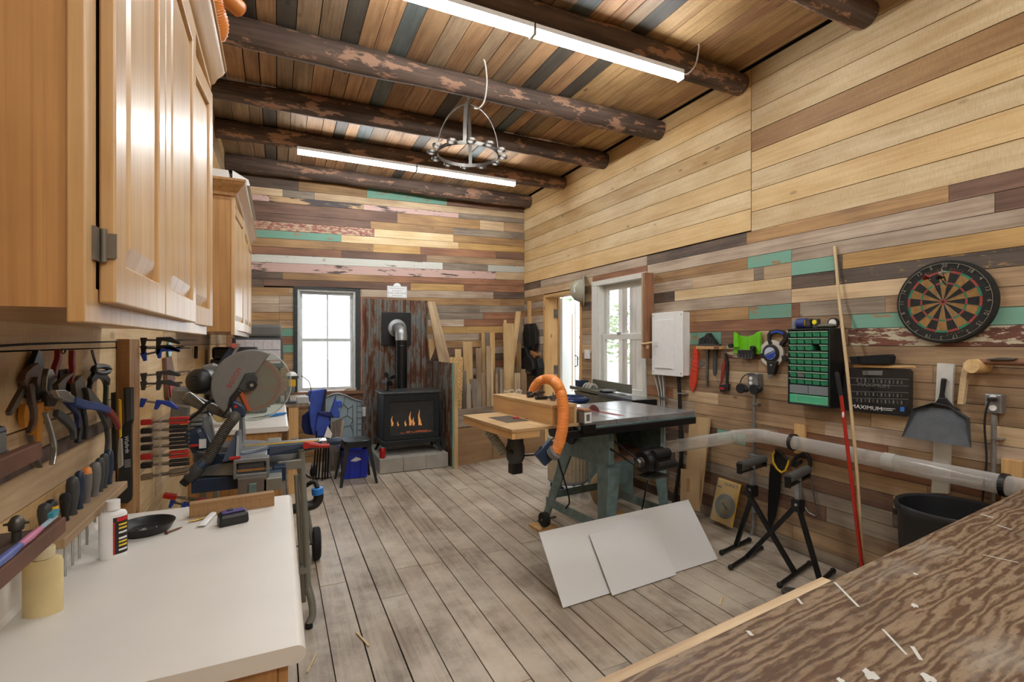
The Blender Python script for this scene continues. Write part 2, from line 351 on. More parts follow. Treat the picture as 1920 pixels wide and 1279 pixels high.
def hose(pts, r, rib, n=12, pitch=.014):
    q = bez(pts, 24); L = [0]
    for i in range(1, len(q)): L.append(L[-1] + (q[i] - q[i - 1]).length)
    m = max(4, int(L[-1] / pitch * 2)); out = []; j = 0
    for k in range(m + 1):
        s = L[-1] * k / m
        while j < len(L) - 2 and L[j + 1] < s: j += 1
        f = (s - L[j]) / max(1e-6, L[j + 1] - L[j]); out.append(q[j].lerp(q[j + 1], min(1, f)))
    return G().tube(out, [r + (rib if k % 2 else -rib) for k in range(m + 1)], n)
# ------------------------------------------------------------------ the room shell
def uy(u): return PX(u, 600, XR).y           # photo column -> Y along the right wall
def ux(u): return PY(u, 600, YB).x           # photo column -> X along the back wall
def plank(g_axes, a0, a1, b0, b1, c0, c1, m, parent, grain, name='plank'):
    g = G(); q = {g_axes[0]: (a0, a1), g_axes[1]: (b0, b1), g_axes[2]: (c0, c1)}
    (x0, x1), (y0, y1), (z0, z1) = q['x'], q['y'], q['z']
    return g.bx(x0, x1, y0, y1, z0, z1).build(name, m, parent, grain=grain)
DOOR = (5.1, 6.05, 0, 2.16); WIN2 = (3.93, 4.88, .9, 2.21)
def wall_slab(name, boxes):
    g = G()
    for b in boxes: g.bx(*b)
    return struct(g.build(name, M_dark))
wr = wall_slab('wall_right', [(XR + .022, XR + .14, YF, 3.93, 0, 3.8), (XR + .022, XR + .14, 3.93, 4.88, 0, .9), (XR + .022, XR + .14, 3.93, 4.88, 2.21, 3.8),
    (XR + .022, XR + .14, 4.88, 5.1, 0, 3.8), (XR + .022, XR + .14, 5.1, 6.05, 2.16, 3.8), (XR + .022, XR + .14, 6.05, YB + .14, 0, 3.8)])
def cut(y0, y1, z0, z1, opens):
    segs = [(y0, y1)]
    for (a, b, c, d) in opens:
        if z1 <= c + .03 or z0 >= d - .03: continue
        ns = []
        for (p, q) in segs:
            if q <= a or p >= b: ns.append((p, q)); continue
            if p < a: ns.append((p, a))
            if q > b: ns.append((b, q))
        segs = ns
    return [s for s in segs if s[1] - s[0] > .015]
def rrow(z0, z1, segs):
    for (ya, yb, k) in segs:
        for (p, q) in cut(min(ya, yb), max(ya, yb), z0, z1, [DOOR, WIN2]):
            zt, zb = z1, z0
            if zb < 2.16 < zt and q > 5.1 and p < 6.05: zb = 2.163
            d = random.uniform(-.0015, .0015)
            plank('xyz', XR + d, XR + .021, p + .001, q - .001, zb + (.0026 if zb > 2.3 else .0016), zt - (.0026 if zb > 2.3 else .0016), W[k], wr, 1)
CY = YB
plank('xyz', XR, XR + .021, 3.931, 4.879, 2.212, 2.274, W['obrown'], wr, 1)
up = [3.65, 3.51, 3.33, 3.17, 3.015, 2.86, 2.70, 2.55, 2.378]
upk = ['pine', 'ypine', 'wpine', 'pine', 'wpine', 'ypine', 'wpine', 'ypine']
for i in range(8): rrow(up[i + 1], up[i], [(uy(1408), CY, upk[i])])
up = [3.65, 3.52, 3.31, 3.145, 2.99, 2.83, 2.685, 2.52, 2.368]
upk = ['wpine', 'wpine', 'wpine', 'bpine', 'ypine', 'wpine', 'ypine', 'wpine']
for i in range(8): rrow(up[i + 1], up[i], [(YF, uy(1409), upk[i])])
E_ = YF
S = lambda *p: [(uy(p[i]) if p[i] < 5000 else E_, uy(p[i + 2]) if i + 2 < len(p) and p[i + 2] < 5000 else E_, p[i + 1]) for i in range(0, len(p) - 1, 2)]
rows = [
 (2.37, 2.275, S(983, 'dbrown', 1014, 'gpink', 1213, 'dbrown', 1400, 'ochre', 1779, 'rbrown', 9999)),
 (2.275, 2.172, S(983, 'ltan', 1170, 'obrown', 1214, 'gpink', 1865, 'rbrown', 9999)),
 (2.172, 2.08, S(983, 'ochre', 1020, 'tan', 1228, 'ochre', 1402, 'teal', 1484, 'gpink', 9999)),
 (2.08, 1.98, S(983, 'gpink', 1020, 'ltan', 1228, 'gpink', 1300, 'ltan', 1414, 'grey', 1432, 'ltan', 1484, 'teal', 1565, 'dbrown', 1580, 'yochre', 9999)),
 (1.98, 1.884, S(983, 'ochre', 1020, 'dbrown', 1265, 'wpine', 1484, 'dbrown', 1565, 'yelpeel', 9999)),
 (1.884, 1.783, S(983, 'gpink', 1020, 'tan', 1228, 'gpink', 1484, 'ltan', 1700, 'tan', 9999)),
 (1.783, 1.68, S(983, 'gpink', 1020, 'tan', 1228, 'ochre', 1404, 'teal', 1484, 'obrown', 1500, 'grey', 1660, 'tan', 9999)),
 (1.68, 1.589, S(983, 'grey', 1020, 'tan', 1228, 'obrown', 1484, 'tan', 1596, 'teal', 9999)),
 (1.589, 1.478, S(983, 'gpink', 1020, 'gpink', 1295, 'teal', 1352, 'rbrown', 1424, 'ltan', 1484, 'tan', 1590, 'whpeel', 9999)),
 (1.478, 1.37, S(983, 'grey', 1020, 'ltan', 1290, 'ochre', 1352, 'grey', 1362, 'whpeel', 1480, 'tan', 9999)),
]
for z1, z0, s in rows: rrow(z0, z1, s)
z = 1.37
lows = ['tan', 'tan', 'tan', 'ltan', 'tan', 'tan', 'whpeel', 'tan', 'tan', 'dbrown', 'rbrown', 'tan', 'tan', 'obrown', 'tan', 'tan']
k = 0
while z > .02:
    z0 = max(0, z - random.choice([.09, .1, .105, .1])); c = CY
    if z0 < .05: z0 = 0
    s = []
    while c > YF:
        n = c - random.uniform(.5, 1.6) if c < 3.4 else c - random.uniform(.15, .6)
        mk = lows[k % len(lows)] if random.random() < .62 else random.choice(['tan', 'gpink', 'tan', 'obrown', 'ltan', 'tan', 'ltan'] if z > .75 else ['dbrown', 'rbrown', 'tan', 'grey', 'obrown'])
        s.append((max(n, YF), c, mk)); c = n
    if .68 < z <= .78: s = [(uy(1345), CY, 'rbrown'), (uy(1398), uy(1345), 'teal'), (YF, uy(1398), 'obrown')]
    rrow(z0, z, s); z = z0; k += 1
# back wall
WIN1 = (.19, .965, .87, 2.185)
wb = wall_slab('wall_back', [(XL - .14, .19, YB + .022, YB + .14, 0, 3.8), (.19, .965, YB + .022, YB + .14, 0, .87), (.19, .965, YB + .022, YB + .14, 2.185, 3.8), (.965, XR + .14, YB + .022, YB + .14, 0, 3.8)])
def brow(z1, z0, segs):
    for (xa, xb, kk) in segs:
        tl = lambda x: -.024 * (XR - x)
        zm0, zm1 = z0 + tl(.58), z1 + tl(.58)
        for (p, q) in cut(xa, xb, zm0, zm1, [WIN1]):
            d = random.uniform(-.0015, .0015); g = G()
            t0, t1 = tl(p), tl(q); a, b = YB + d, YB + .021
            wz = WIN1[3] if (zm0 < 2.185 < zm1 and q > .19 and p < .965) else -9
            f = lambda v: max(v, wz)
            g.hexa([(p + .001, a, max(0, f(z0 + t0 + .0018))), (q - .001, a, max(0, f(z0 + t1 + .0018))), (q - .001, b, max(0, f(z0 + t1 + .0018))), (p + .001, b, max(0, f(z0 + t0 + .0018))),
                    (p + .001, a, z1 + t0 - .0018), (q - .001, a, z1 + t1 - .0018), (q - .001, b, z1 + t1 - .0018), (p + .001, b, z1 + t0 - .0018)])
            g.build('plank', W[kk], wb, grain=0)
def BS(*p): return [(XL if p[i] < 470 else ux(p[i]), XR if p[i + 2] > 980 else ux(p[i + 2]), p[i + 1]) for i in range(0, len(p) - 2, 2)]
bz = [3.70, 3.578, 3.449, 3.356, 3.284, 3.146, 3.046, 2.94, 2.845, 2.74, 2.644, 2.547, 2.434, 2.346, 2.249, 2.149]
bk = [BS(0, 'dbrown', 700, 'tan', 983), BS(0, 'dbrown', 560, 'ochre', 688, 'teal', 838, 'rbrown', 983), BS(0, 'ltan', 530, 'grey', 590, 'ltan', 983), BS(0, 'pink', 505, 'char', 682, 'pink', 860, 'grey', 983),
  BS(0, 'rbrown', 745, 'ochre', 900, 'ltan', 945, 'tan', 983), BS(0, 'rbrown', 695, 'ochre', 850, 'grey', 983), BS(0, 'redpeel', 702, 'wpine', 850, 'ochre', 983), BS(0, 'teal', 640, 'wpine', 860, 'yochre', 983),
  BS(0, 'ochre', 700, 'yochre', 788, 'obrown', 930, 'rbrown', 983), BS(0, 'obrown', 640, 'rbrown', 800, 'tan', 983), BS(0, 'white', 830, 'grey', 915, 'white', 983), BS(0, 'pink', 930, 'ltan', 983),
  BS(0, 'dbrown', 530, 'ochre', 720, 'obrown', 983), BS(0, 'dbrown', 495, 'rbrown', 770, 'yochre', 870, 'obrown', 983), BS(0, 'ochre', 541, 'tan', 678, 'gpink', 925, 'dbrown', 983)]
for i in range(15): brow(bz[i], bz[i + 1], bk[i])
z = 2.149
bl = [('gpink', 'ochre'), ('gpink', 'grey'), ('ochre', 'grey'), ('tan', 'gpink'), ('teal', 'yochre'), ('obrown', 'gpink'), ('teal', 'ochre'), ('ochre', 'rbrown'), ('tan', 'dbrown'), ('ochre', 'rbrown')]
k = 0
while z > 0.0:
    z0 = z - .1
    a, b = bl[k] if k < len(bl) else (random.choice(['tan', 'ochre', 'obrown']), random.choice(['rbrown', 'dbrown', 'obrown', 'grey']))
    m_ = random.uniform(2.2, 3.0)
    brow(z, z0, [(XL, .02, a if a != 'teal' else 'ochre'), (.02, .6, a), (.6, 1.3, 'obrown'), (1.3, m_, b), (m_, XR, random.choice(['obrown', 'grey', 'gpink', b, 'dbrown']))]); z = z0; k += 1
# left wall
wl = wall_slab('wall_left', [(XL - .14, XL - .022, YF, YB + .14, 0, 3.8)])
z = 0
while z < ZC:
    z1 = min(z + .185, ZC + .02); c = YF
    while c < YB:
        n = min(YB, c + random.uniform(1.4, 2.8)); d = random.uniform(-.0015, .0015)
        plank('xyz', XL - .021, XL + d, c + .001, n - .001, z + .002, z1 - .002, W[random.choice(['ltan', 'pine', 'wpine', 'ltan'])], wl, 1); c = n
    z = z1
wf = struct(G().bx(XL - .14, XR + .14, YF - .14, YF, 0, 3.8).build('wall_front', W['ltan']))
# floor
fl = struct(G().bx(XL - .14, XR + .14, YF - .14, YB + .14, -.12, -.026).build('floor', M_dark))
xs = XL
edges = [.0]
x = XL; k = 0
while x < XR - .01:
    x1 = min(XR, x + random.choice([.15, .155, .16, .165])); 
    if XR - x1 < .06: x1 = XR
    gap = random.choice([.005, .007, .009, .006])
    js = sorted([-2.3 + random.uniform(.8, 1.6), random.uniform(1.55, 2.05), 3.28 + random.uniform(-.04, .04) if random.random() < .7 else random.uniform(2.8, 3.7), random.uniform(4.6, 5.6)])
    ys = [YF] + js + [YB]
    for i in range(len(ys) - 1):
        plank('xyz', x + gap / 2, x1 - gap / 2, ys[i] + .0015, ys[i + 1] - .0015, -.025, random.uniform(-.0015, .0008), W['floor'], fl, 1)
    x = x1; k += 1
# ceiling boards and log beams
ce = struct(G().bx(XL - .14, XR + .14, YF - .14, YB + .14, ZC + .022, ZC + .15).build('ceiling', M_dark))
BEAMS = [-1.7, -.8, .1, 1.0, 1.89, 2.80, 3.75, 4.64, 5.53, 6.50]
x = XL; 
while x < XR - .05:
    x1 = min(XR - .045, x + random.choice([.11, .12, .13, .145, .16])); i = 0; ys = [YF] + [b + random.uniform(-.03, .03) for b in BEAMS] + [YB]
    while i < len(ys) - 1:
        j = min(len(ys) - 1, i + random.choice([1, 2, 2, 3])); r = random.random()
        if x > 2.25: kk = random.choice(['ceilp', 'ceilp', 'ceilo'])
        elif x < .25: kk = 'ceilg' if r < .3 else random.choice(['ceilo', 'ceilt'])
        else: kk = 'ceilg' if r < .06 else 'bgrey' if r < .11 else 'ceilo' if r < .55 else 'ceilt'
        gp = random.choice([.002, .003, .005])
        plank('xyz', x + gp, x1 - gp, ys[i] + .001, ys[j] - .001, ZC + random.uniform(-.0015, .0015), ZC + .021, W[kk], ce, 1); i = j
    x = x1
for y in BEAMS:
    pts, rs = [], []
    for i in range(25):
        t = i / 24; pts.append((XL + .003 + (XR - XL - .006) * t, y + .012 * math.sin(t * 5 + y * 3), ZC - .088 + .006 * math.sin(t * 7 + y))); rs.append(.088 + .007 * math.sin(t * 9 + y * 5) + random.uniform(-.004, .004))
    rs[-1] = rs[-2] * .97
    G().tube(pts, rs, 16).build('beam', W['log'], ce, smooth=60, grain=0, cyl=(y, ZC - .088, .09))
# outside: ground, porch, bushes
M_ground = mat('pale gravel', 'b9b5a6', .9, ns=3)
struct(G().bx(-30, 45, -30, 50, -.4, -.14).build('ground', M_ground))
pw = thing('porch_wall', 'weathered grey board porch wall outside the right window', 'wall', (5.0, 4.2, -.14))
for i in range(32):
    y = 1.2 + i * .158
    G().bx(5.0, 5.02 + random.uniform(0, .006), y, y + .15, -.14, 2.75).build('plank', W['grey'], pw, world=True, grain=2)
g = G().bx(4.9, 5.0, 6.30, 6.40, -.14, 2.75).build('post', W['grey'], pw, world=True)
G().tube([(4.97, 3.2, .3), (4.97, 5.6, 2.6)], .03, 4).build('brace', W['gpink'], pw, world=True)
G().hexa([(3.5, 1.9, 2.95), (5.3, 1.9, 2.7), (5.3, 5.7, 2.7), (3.5, 5.0, 2.95), (3.5, 1.9, 3.0), (5.3, 1.9, 2.75), (5.3, 5.7, 2.75), (3.5, 5.0, 3.0)]).build('added_shade_roof', W['grey'], pw, world=True)  # unseen cover added over the porch to keep its wall darker
M_leaf = mat('green leaves', '8fa673', .7, var=.5, ns=9); M_bark = mat('grey bark', '6b5d50', .9)
def bush(x, y, r, h, label):
    t = thing('tree', label, 'tree', (x, y, -.14), group='trees outside the windows')
    G().cyl((0, 0, 0), (0, 0, h), .07, .04, 8).build('trunk', M_bark, t)
    g = G()
    for i in range(420):
        a, b = random.uniform(0, 6.283), random.uniform(-1, 1); q = r * random.uniform(.6, 1) ; s = math.sqrt(1 - b * b)
        p = Vector((q * s * math.cos(a), q * s * math.sin(a), h + q * b)); m = T(p) @ R(random.uniform(0, 360)) @ R(random.uniform(0, 180), 'X')
        g.add([(-.12, 0, 0), (0, .07, .01), (.14, 0, 0), (0, -.07, .01)], [(0, 1, 2, 3)], m)
    o = g.build('foliage', M_leaf, t); o['kind'] = 'stuff'
bush(4.6, 26, 2.2, 6.0, 'pale leafy tree outside the stove-side window'); bush(10.2, 15.6, 1.8, 2.2, 'leafy tree outside the right window')
bush(13.5, 16.2, 1.6, 1.9, 'leafy tree far behind the porch post')
# back window
w1 = thing('window_1', 'white double-hung window with dark casing', 'window', ((WIN1[0] + WIN1[1]) / 2, YB, WIN1[2])); del w1['category']; struct(w1)
M_dcas = mat('dark green black casing paint', '2a3331', .5, var=.4)
M_wtrim = mat('worn white window paint', 'cfd3d2', .5, var=.15)
x0, x1, z0, z1 = WIN1
for b6 in ((x0 - .01, x0 + .035, z0, z1 - .023), (x1 - .05, x1 + .008, z0, z1 - .023), (x0 - .01, x1 + .008, z1 - .022, z1 + .004)): G().bx(b6[0], b6[1], YB - .018, YB + .05, b6[2], b6[3]).build('casing', M_dcas, w1, world=True)
for b6 in ((x0 + .035, x0 + .06, z0, z1 - .046), (x1 - .075, x1 - .05, z0, z1 - .046), (x0 + .035, x1 - .05, z1 - .045, z1 - .022)): G().bx(b6[0], b6[1], YB + .0, YB + .14, b6[2], b6[3]).build('jamb', M_wtrim, w1, world=True)
zm = 1.53
for (a, b, dy) in ((zm - .02, z1 - .045, .075), (z0 + .02, zm + .02, .035)):
    g = G(); l, r = x0 + .06, x1 - .075; yy = YB + dy
    frect(g, l, r, a, b, -.035, 0, .035, frame((0, yy, 0), (1, 0, 0), (0, -1, 0)), wb=.04, wt=.035)
    c = (l + r) / 2 + .01
    s_ = g.build('sash', M_wtrim, w1, world=True); G().bx(c - .009, c + .009, yy + .005, yy + .03, a + .04, b - .035).build('muntin', M_wtrim, s_, world=True)
    for (p, q) in ((l + .035, c - .009), (c + .009, r - .035)): G().bx(p, q, yy + .015, yy + .019, a + .04, b - .035).build('pane', M_glass, s_, world=True)
G().bx(x0 - .03, x1 + .05, YB - .06, YB + .12, z0 - .03, z0 + .012).build('window_sill', W['obrown'], w1, world=True)
# right window
w2 = thing('window_2', 'white vinyl sash window in the right wall', 'window', (XR, 4.4, .9)); del w2['category']; struct(w2)
y0, y1, z0, z1 = WIN2
for b6 in ((y1 - .1, y1, z0 + .041, z1 - .056), (y0, y0 + .05, z0 + .041, z1 - .056), (y0, y1, z1 - .055, z1), (y0, y1, z0, z0 + .04)): G().bx(XR - .015, XR + .14, *b6).build('frame', M_vinyl, w2, world=True, bevel=.003)
G().bx(XR + .0, XR + .11, y1 - .13, y1 - .1, z0 + .04, z1 - .05).build('jamb_liner', M_vinyl, w2, world=True)
zm = 1.56
for (a, b, dx) in ((zm - .02, z1 - .055, .08), (z0 + .04, zm + .03, .04)):
    l, r = y0 + .05, y1 - .13; xx = XR + dx; e = .05
    g = G(); s_ = frect(g, -r, -l, a, b, -.035, 0, e, frame((xx, 0, 0), (0, -1, 0), (-1, 0, 0)), wb=.06, wt=.06).build('sash', M_vinyl, w2, world=True, bevel=.003)
    G().bx(xx + .012, xx + .017, l + e, r - e, a + .06, b - .06).build('pane', M_glass, s_, world=True)
G().bx(XR + .03, XR + .04, 4.4, 4.46, zm + .03, zm + .05).build('latch', M_steel, w2, world=True)
# doorway
d1 = thing('door_1', 'open white door with narrow slot and pine frame', 'door', (XR + .1, 5.6, 0)); del d1['category']; struct(d1)
G().bx(XR - .015, XR + .19, 6.01, 6.049, 0, 2.12).build('door_jamb', W['stud'], d1, world=True)
G().bx(XR - .015, XR + .19, 5.101, 5.14, 0, 2.12).build('door_jamb', W['stud'], d1, world=True)
G().bx(XR - .01, XR + .19, 5.101, 6.049, 2.12, 2.158).build('door_head', W['stud'], d1, world=True)
G().bx(XR + .19, XR + .22, 5.99, 6.1, 0, 2.2).build('door_stop', W['ochre'], d1, world=True)
hg = Matrix.Translation((XR + .255, 6.03, 0)) @ R(45)
lf = G().bx(0, .86, -.022, .022, .02, 2.12, hg).build('door_leaf', M_vinyl, d1, world=True)
G().bx(.60, .66, -.024, .024, .75, 1.93, hg).build('slot', W['bpine'], lf, world=True)
G().bx(.82, .862, -.026, .026, .02, 2.12, hg).build('edge_strip', W['stud'], lf, world=True)
G().tube([hg @ Vector((.79, -.03, 1.3)), hg @ Vector((.79, -.07, 1.28)), hg @ Vector((.79, -.07, 1.14)), hg @ Vector((.79, -.03, 1.12))], .01, 8).build('handle', M_blackm, lf, world=True)
for zz in (1.9, 1.12): G().bx(XR + .13, XR + .2, 5.996, 6.0095, zz - .06, zz + .06).build('hinge', M_dsteel, d1, world=True)
# lights: long twin LED battens under the beams, two more over the part of the shop behind the camera
M_led, t_, b_ = nt('LED diffuser'); b_.inputs['Emission Color'].default_value = (.95, .985, 1, 1); b_.inputs['Emission Strength'].default_value = LED; b_.inputs['Base Color'].default_value = (.9, .9, .9, 1)
M_cable = mat('white cable', 'd8d4cc', .5, var=.05)
def batten(x0, y, label, zt=3.475):
    t = thing('led_batten', label, 'light', (x0 + 1.22, y, zt - .075), group='ceiling LED battens')
    for i in (0, 1):
        a = x0 + i * 1.225; b = a + 1.215
        G().bx(a, b, y - .03, y + .03, zt - .03, zt).build('housing', M_white, t, world=True)
        G().prism([(y - .03, zt - .03), (y + .03, zt - .03), (y + .027, zt - .055), (y + .015, zt - .068), (y - .015, zt - .068), (y - .027, zt - .055)], a + .006, b - .006, frame((0, 0, 0), (0, 1, 0), (1, 0, 0))).build('diffuser', M_led, t, world=True)
        for e_ in (a, b - .006): G().bx(e_, e_ + .006, y - .031, y + .031, zt - .069, zt).build('end_cap', M_white, t, world=True)
    for xx in (x0 + .4, x0 + 2.0): G().bx(xx, xx + .03, y - .035, y + .035, zt - .002, zt + .012).build('bracket', M_dsteel, t, world=True)
    return t
l1 = batten(.18, 5.46, 'far LED batten light below the iron hoop rack, near the back wall')
l2 = batten(.22, 2.74, 'near LED batten light running off the top of the picture')
G().tube(bez([(2.665, 2.74, 3.46), (2.72, 2.735, 3.47), (2.76, 2.70, 3.53), (2.75, 2.66, 3.62), (2.74, 2.65, 3.648)]), .006, 8).build('cable', M_cable, l2, world=True, smooth=60)
batten(.22, .04, 'LED batten light behind the camera over the work tables'); batten(.22, -1.75, 'LED batten light nearest the wall behind the camera')
# ------------------------------------------------------------------ upper cabinets on the left wall
XFc = -.235
CROWN = [(0, 0), (.014, 0), (.014, .018), (.026, .028), (.034, .045), (.052, .062), (.058, .075), (.064, .078), (.064, .092), (0, .092)]
M_hinge = mat('aged brass hinge', '80776a', .5, .4, var=.3)
def cab_door(t, y0, y1, z0, z1, ajar=0, hinge=None, name='door'):
    M = T(XFc + .001, y1, 0) @ R(-ajar) @ frame((0, -y1, 0), (0, 1, 0), (1, 0, 0)) if ajar else frame((XFc + .001, 0, 0), (0, 1, 0), (1, 0, 0))
    g = G(); frect(g, y0, y1, z0, z1, 0, .02, .058, M, wb=.062, wt=.062); d = P(g, name, W['oakl'], t, bevel=.003, grain=2)
    a, b, c, e = y0 + .058, y1 - .058, z0 + .062, z1 - .062
    g = G().hexa([(a, c, .004), (b, c, .004), (b, e, .004), (a, e, .004), (a, c, .008), (b, c, .008), (b, e, .008), (a, e, .008)], M); P(g, 'panel', W['oakl'], d, grain=2)
    i = .035
    g = G().hexa([(a + .004, c + .004, .008), (b - .004, c + .004, .008), (b - .004, e - .004, .008), (a + .004, e - .004, .008), (a + i, c + i, .018), (b - i, c + i, .018), (b - i, e - i, .018), (a + i, e - i, .018)], M); P(g, 'raised_field', W['oakl'], d, grain=2)
    if hinge:
        for zz in hinge:
            P(G().bx(XFc, XFc + .004, y0 - .026, y0 - .002, zz - .024, zz + .024).cyl((XFc + .008, y0 - .004, zz - .024), (XFc + .008, y0 - .004, zz + .024), .004, n=10), 'hinge', M_hinge, t, smooth=40)
            P(G().bx(XFc + .01, XFc + .023, y0 - .004, y0 - .0005, zz - .018, zz + .018), 'hinge_leaf', M_hinge, d)
    return d
def cabinet(y0, y1, z0, z1, label, doors, ret):
    t = thing('wall_cabinet', label, 'cabinet', (XL + .15, (y0 + y1) / 2, z0))
    g = G().bx(XL + .002, XFc - .02, y0 + .004, y1, z0 + .02, z1); P(g, 'body', W['oak'], t, grain=2)
    g = G(); frect(g, y0, y1, z0, z1, 0, .02, .045, frame((XFc - .02, 0, 0), (0, 1, 0), (1, 0, 0)), wb=.05, wt=.05); P(g, 'face_frame', W['oakl'], t, grain=2, bevel=.002)
    g = G(); sweep(g, CROWN, ([(XL + .003, y0), (XFc, y0), (XFc, y1)] if ret else [(XFc, y0 - .0), (XFc, y1)]), 1, z1 - .01); P(g, 'crown_moulding', W['oakl'] if not ret else W['oak'], t, grain=1, smooth=30)
    for d in doors: cab_door(t, *d[:4], **(d[4] if len(d) > 4 else {}))
    return t
cabinet(.854, 2.13, 1.527, 2.44, 'nearest oak wall cabinet with raised-panel doors and brass hinge at top left', [(.905, 1.262, 1.557, 2.41, dict(hinge=(1.64,))), (1.268, 1.70, 1.557, 2.41), (1.745, 2.115, 1.557, 2.41, dict(ajar=4))], False)
cabinet(3.455, 5.16, 1.545, 2.40, 'farther oak wall cabinet with white strips lying along its top', [(3.5, 4.05, 1.575, 2.37, dict(ajar=3)), (4.06, 4.6, 1.575, 2.37), (4.61, 5.12, 1.575, 2.37)], True)
M_foam = mat('white foam board', 'e4e4e0', .7, var=.05)
one(G().bx(-.42, -.27, 3.47, 4.1, 2.483, 2.55), 'foam_box', M_foam, 'white foam box on top of the farther oak cabinet', 'box', bevel=.003)
one(G().hexa([(-.25, 3.5, 2.483), (-.155, 3.52, 2.483), (-.155, 4.5, 2.483), (-.25, 4.5, 2.483), (-.25, 3.5, 2.56), (-.165, 3.56, 2.53), (-.165, 4.5, 2.53), (-.25, 4.5, 2.56)]), 'foam_strip', M_foam, 'white foam strip along the front of the farther cabinet top', 'strip')
one(G().bx(-.33, -.2, 1.25, 1.8, 2.523, 2.56), 'foam_slab', M_foam, 'white foam panel on the nearest cabinet under the orange hose', 'panel', bevel=.003)
one(hose([Vector((-.42, 1.0, 2.558)), Vector((-.42, 1.5, 2.56)), Vector((-.38, 1.85, 2.70)), PY(385, -28, 2.0), PY(401, 12, 2.05), PY(411, 46, 2.09), PY(400, 66, 2.11), Vector((-.30, 2.09, 2.60)), Vector((-.40, 2.04, 2.558)), Vector((-.46, 1.98, 2.558))], .031, .0016, 20, .009), 'vacuum_hose', M_orange, 'orange ribbed hose looping over the top of the nearest cabinet', 'hose', smooth=70)
one(hose([Vector((-.49, 1.0, 2.559)), Vector((-.49, 1.6, 2.56)), Vector((-.47, 1.95, 2.68)), PY(398, -38, 2.28), PY(425, -6, 2.36), PY(448, 16, 2.42)], .034, .002, 16, .012), 'vacuum_hose', M_orange, 'short orange ribbed hose end at the top edge of the picture', 'hose', smooth=70)
# ------------------------------------------------------------------ laminate counter, nearest
def counter(y0, y1, zt, x1, label, name='counter_top'):
    pr = [(XL + .001, zt - .036), (x1 - .012, zt - .036), (x1 - .004, zt - .03)] + [(x1 - .018 + .018 * math.cos(a), zt - .018 + .018 * math.sin(a)) for a in [math.radians(q) for q in range(-30, 91, 20)]] + [(XL + .001, zt)]
    g = G().prism(pr, -y1, -y0, frame((0, 0, 0), (1, 0, 0), (0, -1, 0)))
    return one(g, name, M_lam, label, 'counter', smooth=40)
counter(1.07, 2.14, .90, .052, 'pale laminate counter top with bottles and a wood block on it')
one(G().prism([(XL + .001, .9005), (XL + .02, .9005), (XL + .011, .912), (XL + .009, .985), (XL + .001, .985)], -2.13, -1.08, frame((0, 0, 0), (1, 0, 0), (0, -1, 0))), 'backsplash', M_lam, 'low pale laminate backsplash along the tool wall', 'backsplash')
t = thing('base_cabinet', 'oak base cabinet carrying the nearest pale counter', 'cabinet', (-.26, 1.6, 0))
P(G().bx(XL + .002, .0, 1.09, 2.12, .08, .863), 'body', W['oak'], t, grain=2); P(G().bx(XL + .002, -.06, 1.1, 2.1, 0, .08), 'plinth', W['dbrown'], t)
for a in (1.1, 1.61): P(G().bx(.0, .02, a, a + .5, .1, .85), 'door', W['oak'], t, grain=2, bevel=.003)
counter(3.9, 5.3, .90, .075, 'second pale laminate counter behind the mitre saw')
t = thing('base_cabinet', 'oak base cabinet under the second pale counter', 'cabinet', (-.26, 4.6, 0))
P(G().bx(XL + .002, .01, 3.93, 5.27, .08, .863), 'body', W['oak'], t, grain=2); P(G().bx(XL + .002, -.05, 3.97, 5.2, 0, .08), 'plinth', W['dbrown'], t)
for a in (3.94, 4.61): P(G().bx(.01, .03, a, a + .65, .1, .85), 'door', W['oak'], t, grain=2, bevel=.003)
# things on the near counter
CZ = .9
def zc2(x, y): return (x / 3.654, 850 + y / 3.654)
def zc4(x, y): return (220 + x / 4.264, 800 + y / 4.264)
p = PZ(81, 1150, CZ); t = thing('plastic_bottle', 'cream plastic squeeze bottle standing at the front of the pale counter', 'bottle', p)
G().lathe([(.001, 0), (.034, 0), (.035, .004), (.035, .112), (.031, .122), (.02, .124), (.02, .126)], n=28, sy=.6).build('body', M_cream, t, smooth=50)
G().lathe([(.0205, .124), (.0205, .144), (.019, .147), (.001, .147)], n=24).build('cap', mat('yellowed cap', 'cfc29c', .5), t, smooth=50)
p = PZ(212, 1044, CZ); t = thing('plastic_bottle', 'white flat bottle with a black and red label near the black dish', 'bottle', p, rz=22)
G().lathe([(.001, 0), (.03, 0), (.032, .004), (.032, .118), (.028, .126), (.016, .13), (.016, .134)], n=28, sy=.55).build('body', M_white, t, smooth=50)
G().lathe([(.0165, .133), (.0165, .158), (.001, .16)], n=20).build('cap', M_white, t, smooth=50)
M_lblk = mat('black label', '191513', .4); M_lred = mat('red label print', 'c2201c', .4); M_lyel = mat('yellow label print', 'e6c53a', .4); M_lwht = mat('white print', 'e8e8e6', .5)
def lpatch(a0, a1, z0, z1, m, nm, e=.0006):
    g = G(); rg = []
    for k in range(9):
        a = math.radians(a0 + (a1 - a0) * k / 8); x, y = math.cos(a), math.sin(a) * .55
        rg.append([Vector((x * (.032 + q), y * (.032 + q * 1.6), zz)) for q, zz in ((0, z0), (e, z0), (e, z1), (0, z1))])
    return g.loft(rg).build(nm, m, t)
lpatch(-95, -10, .01, .112, M_lblk, 'label'); lpatch(-95, -88, .01, .1, M_lred, 'label_edge', .0009); lpatch(-80, -20, .1, .111, M_lred, 'label_band', .0009)
for zz, m_ in ((.088, M_lyel), (.078, M_lyel), (.066, M_lwht), (.05, M_lwht), (.04, M_lyel), (.03, M_lyel), (.018, M_lwht)): lpatch(-72, -26, zz, zz + .005, m_, 'print_line', .001)
p = PZ(252, 1000, CZ); t = thing('parts_dish', 'round black magnetic dish holding small screws by the white bottle', 'dish', p + Vector((.03, 0, 0)))
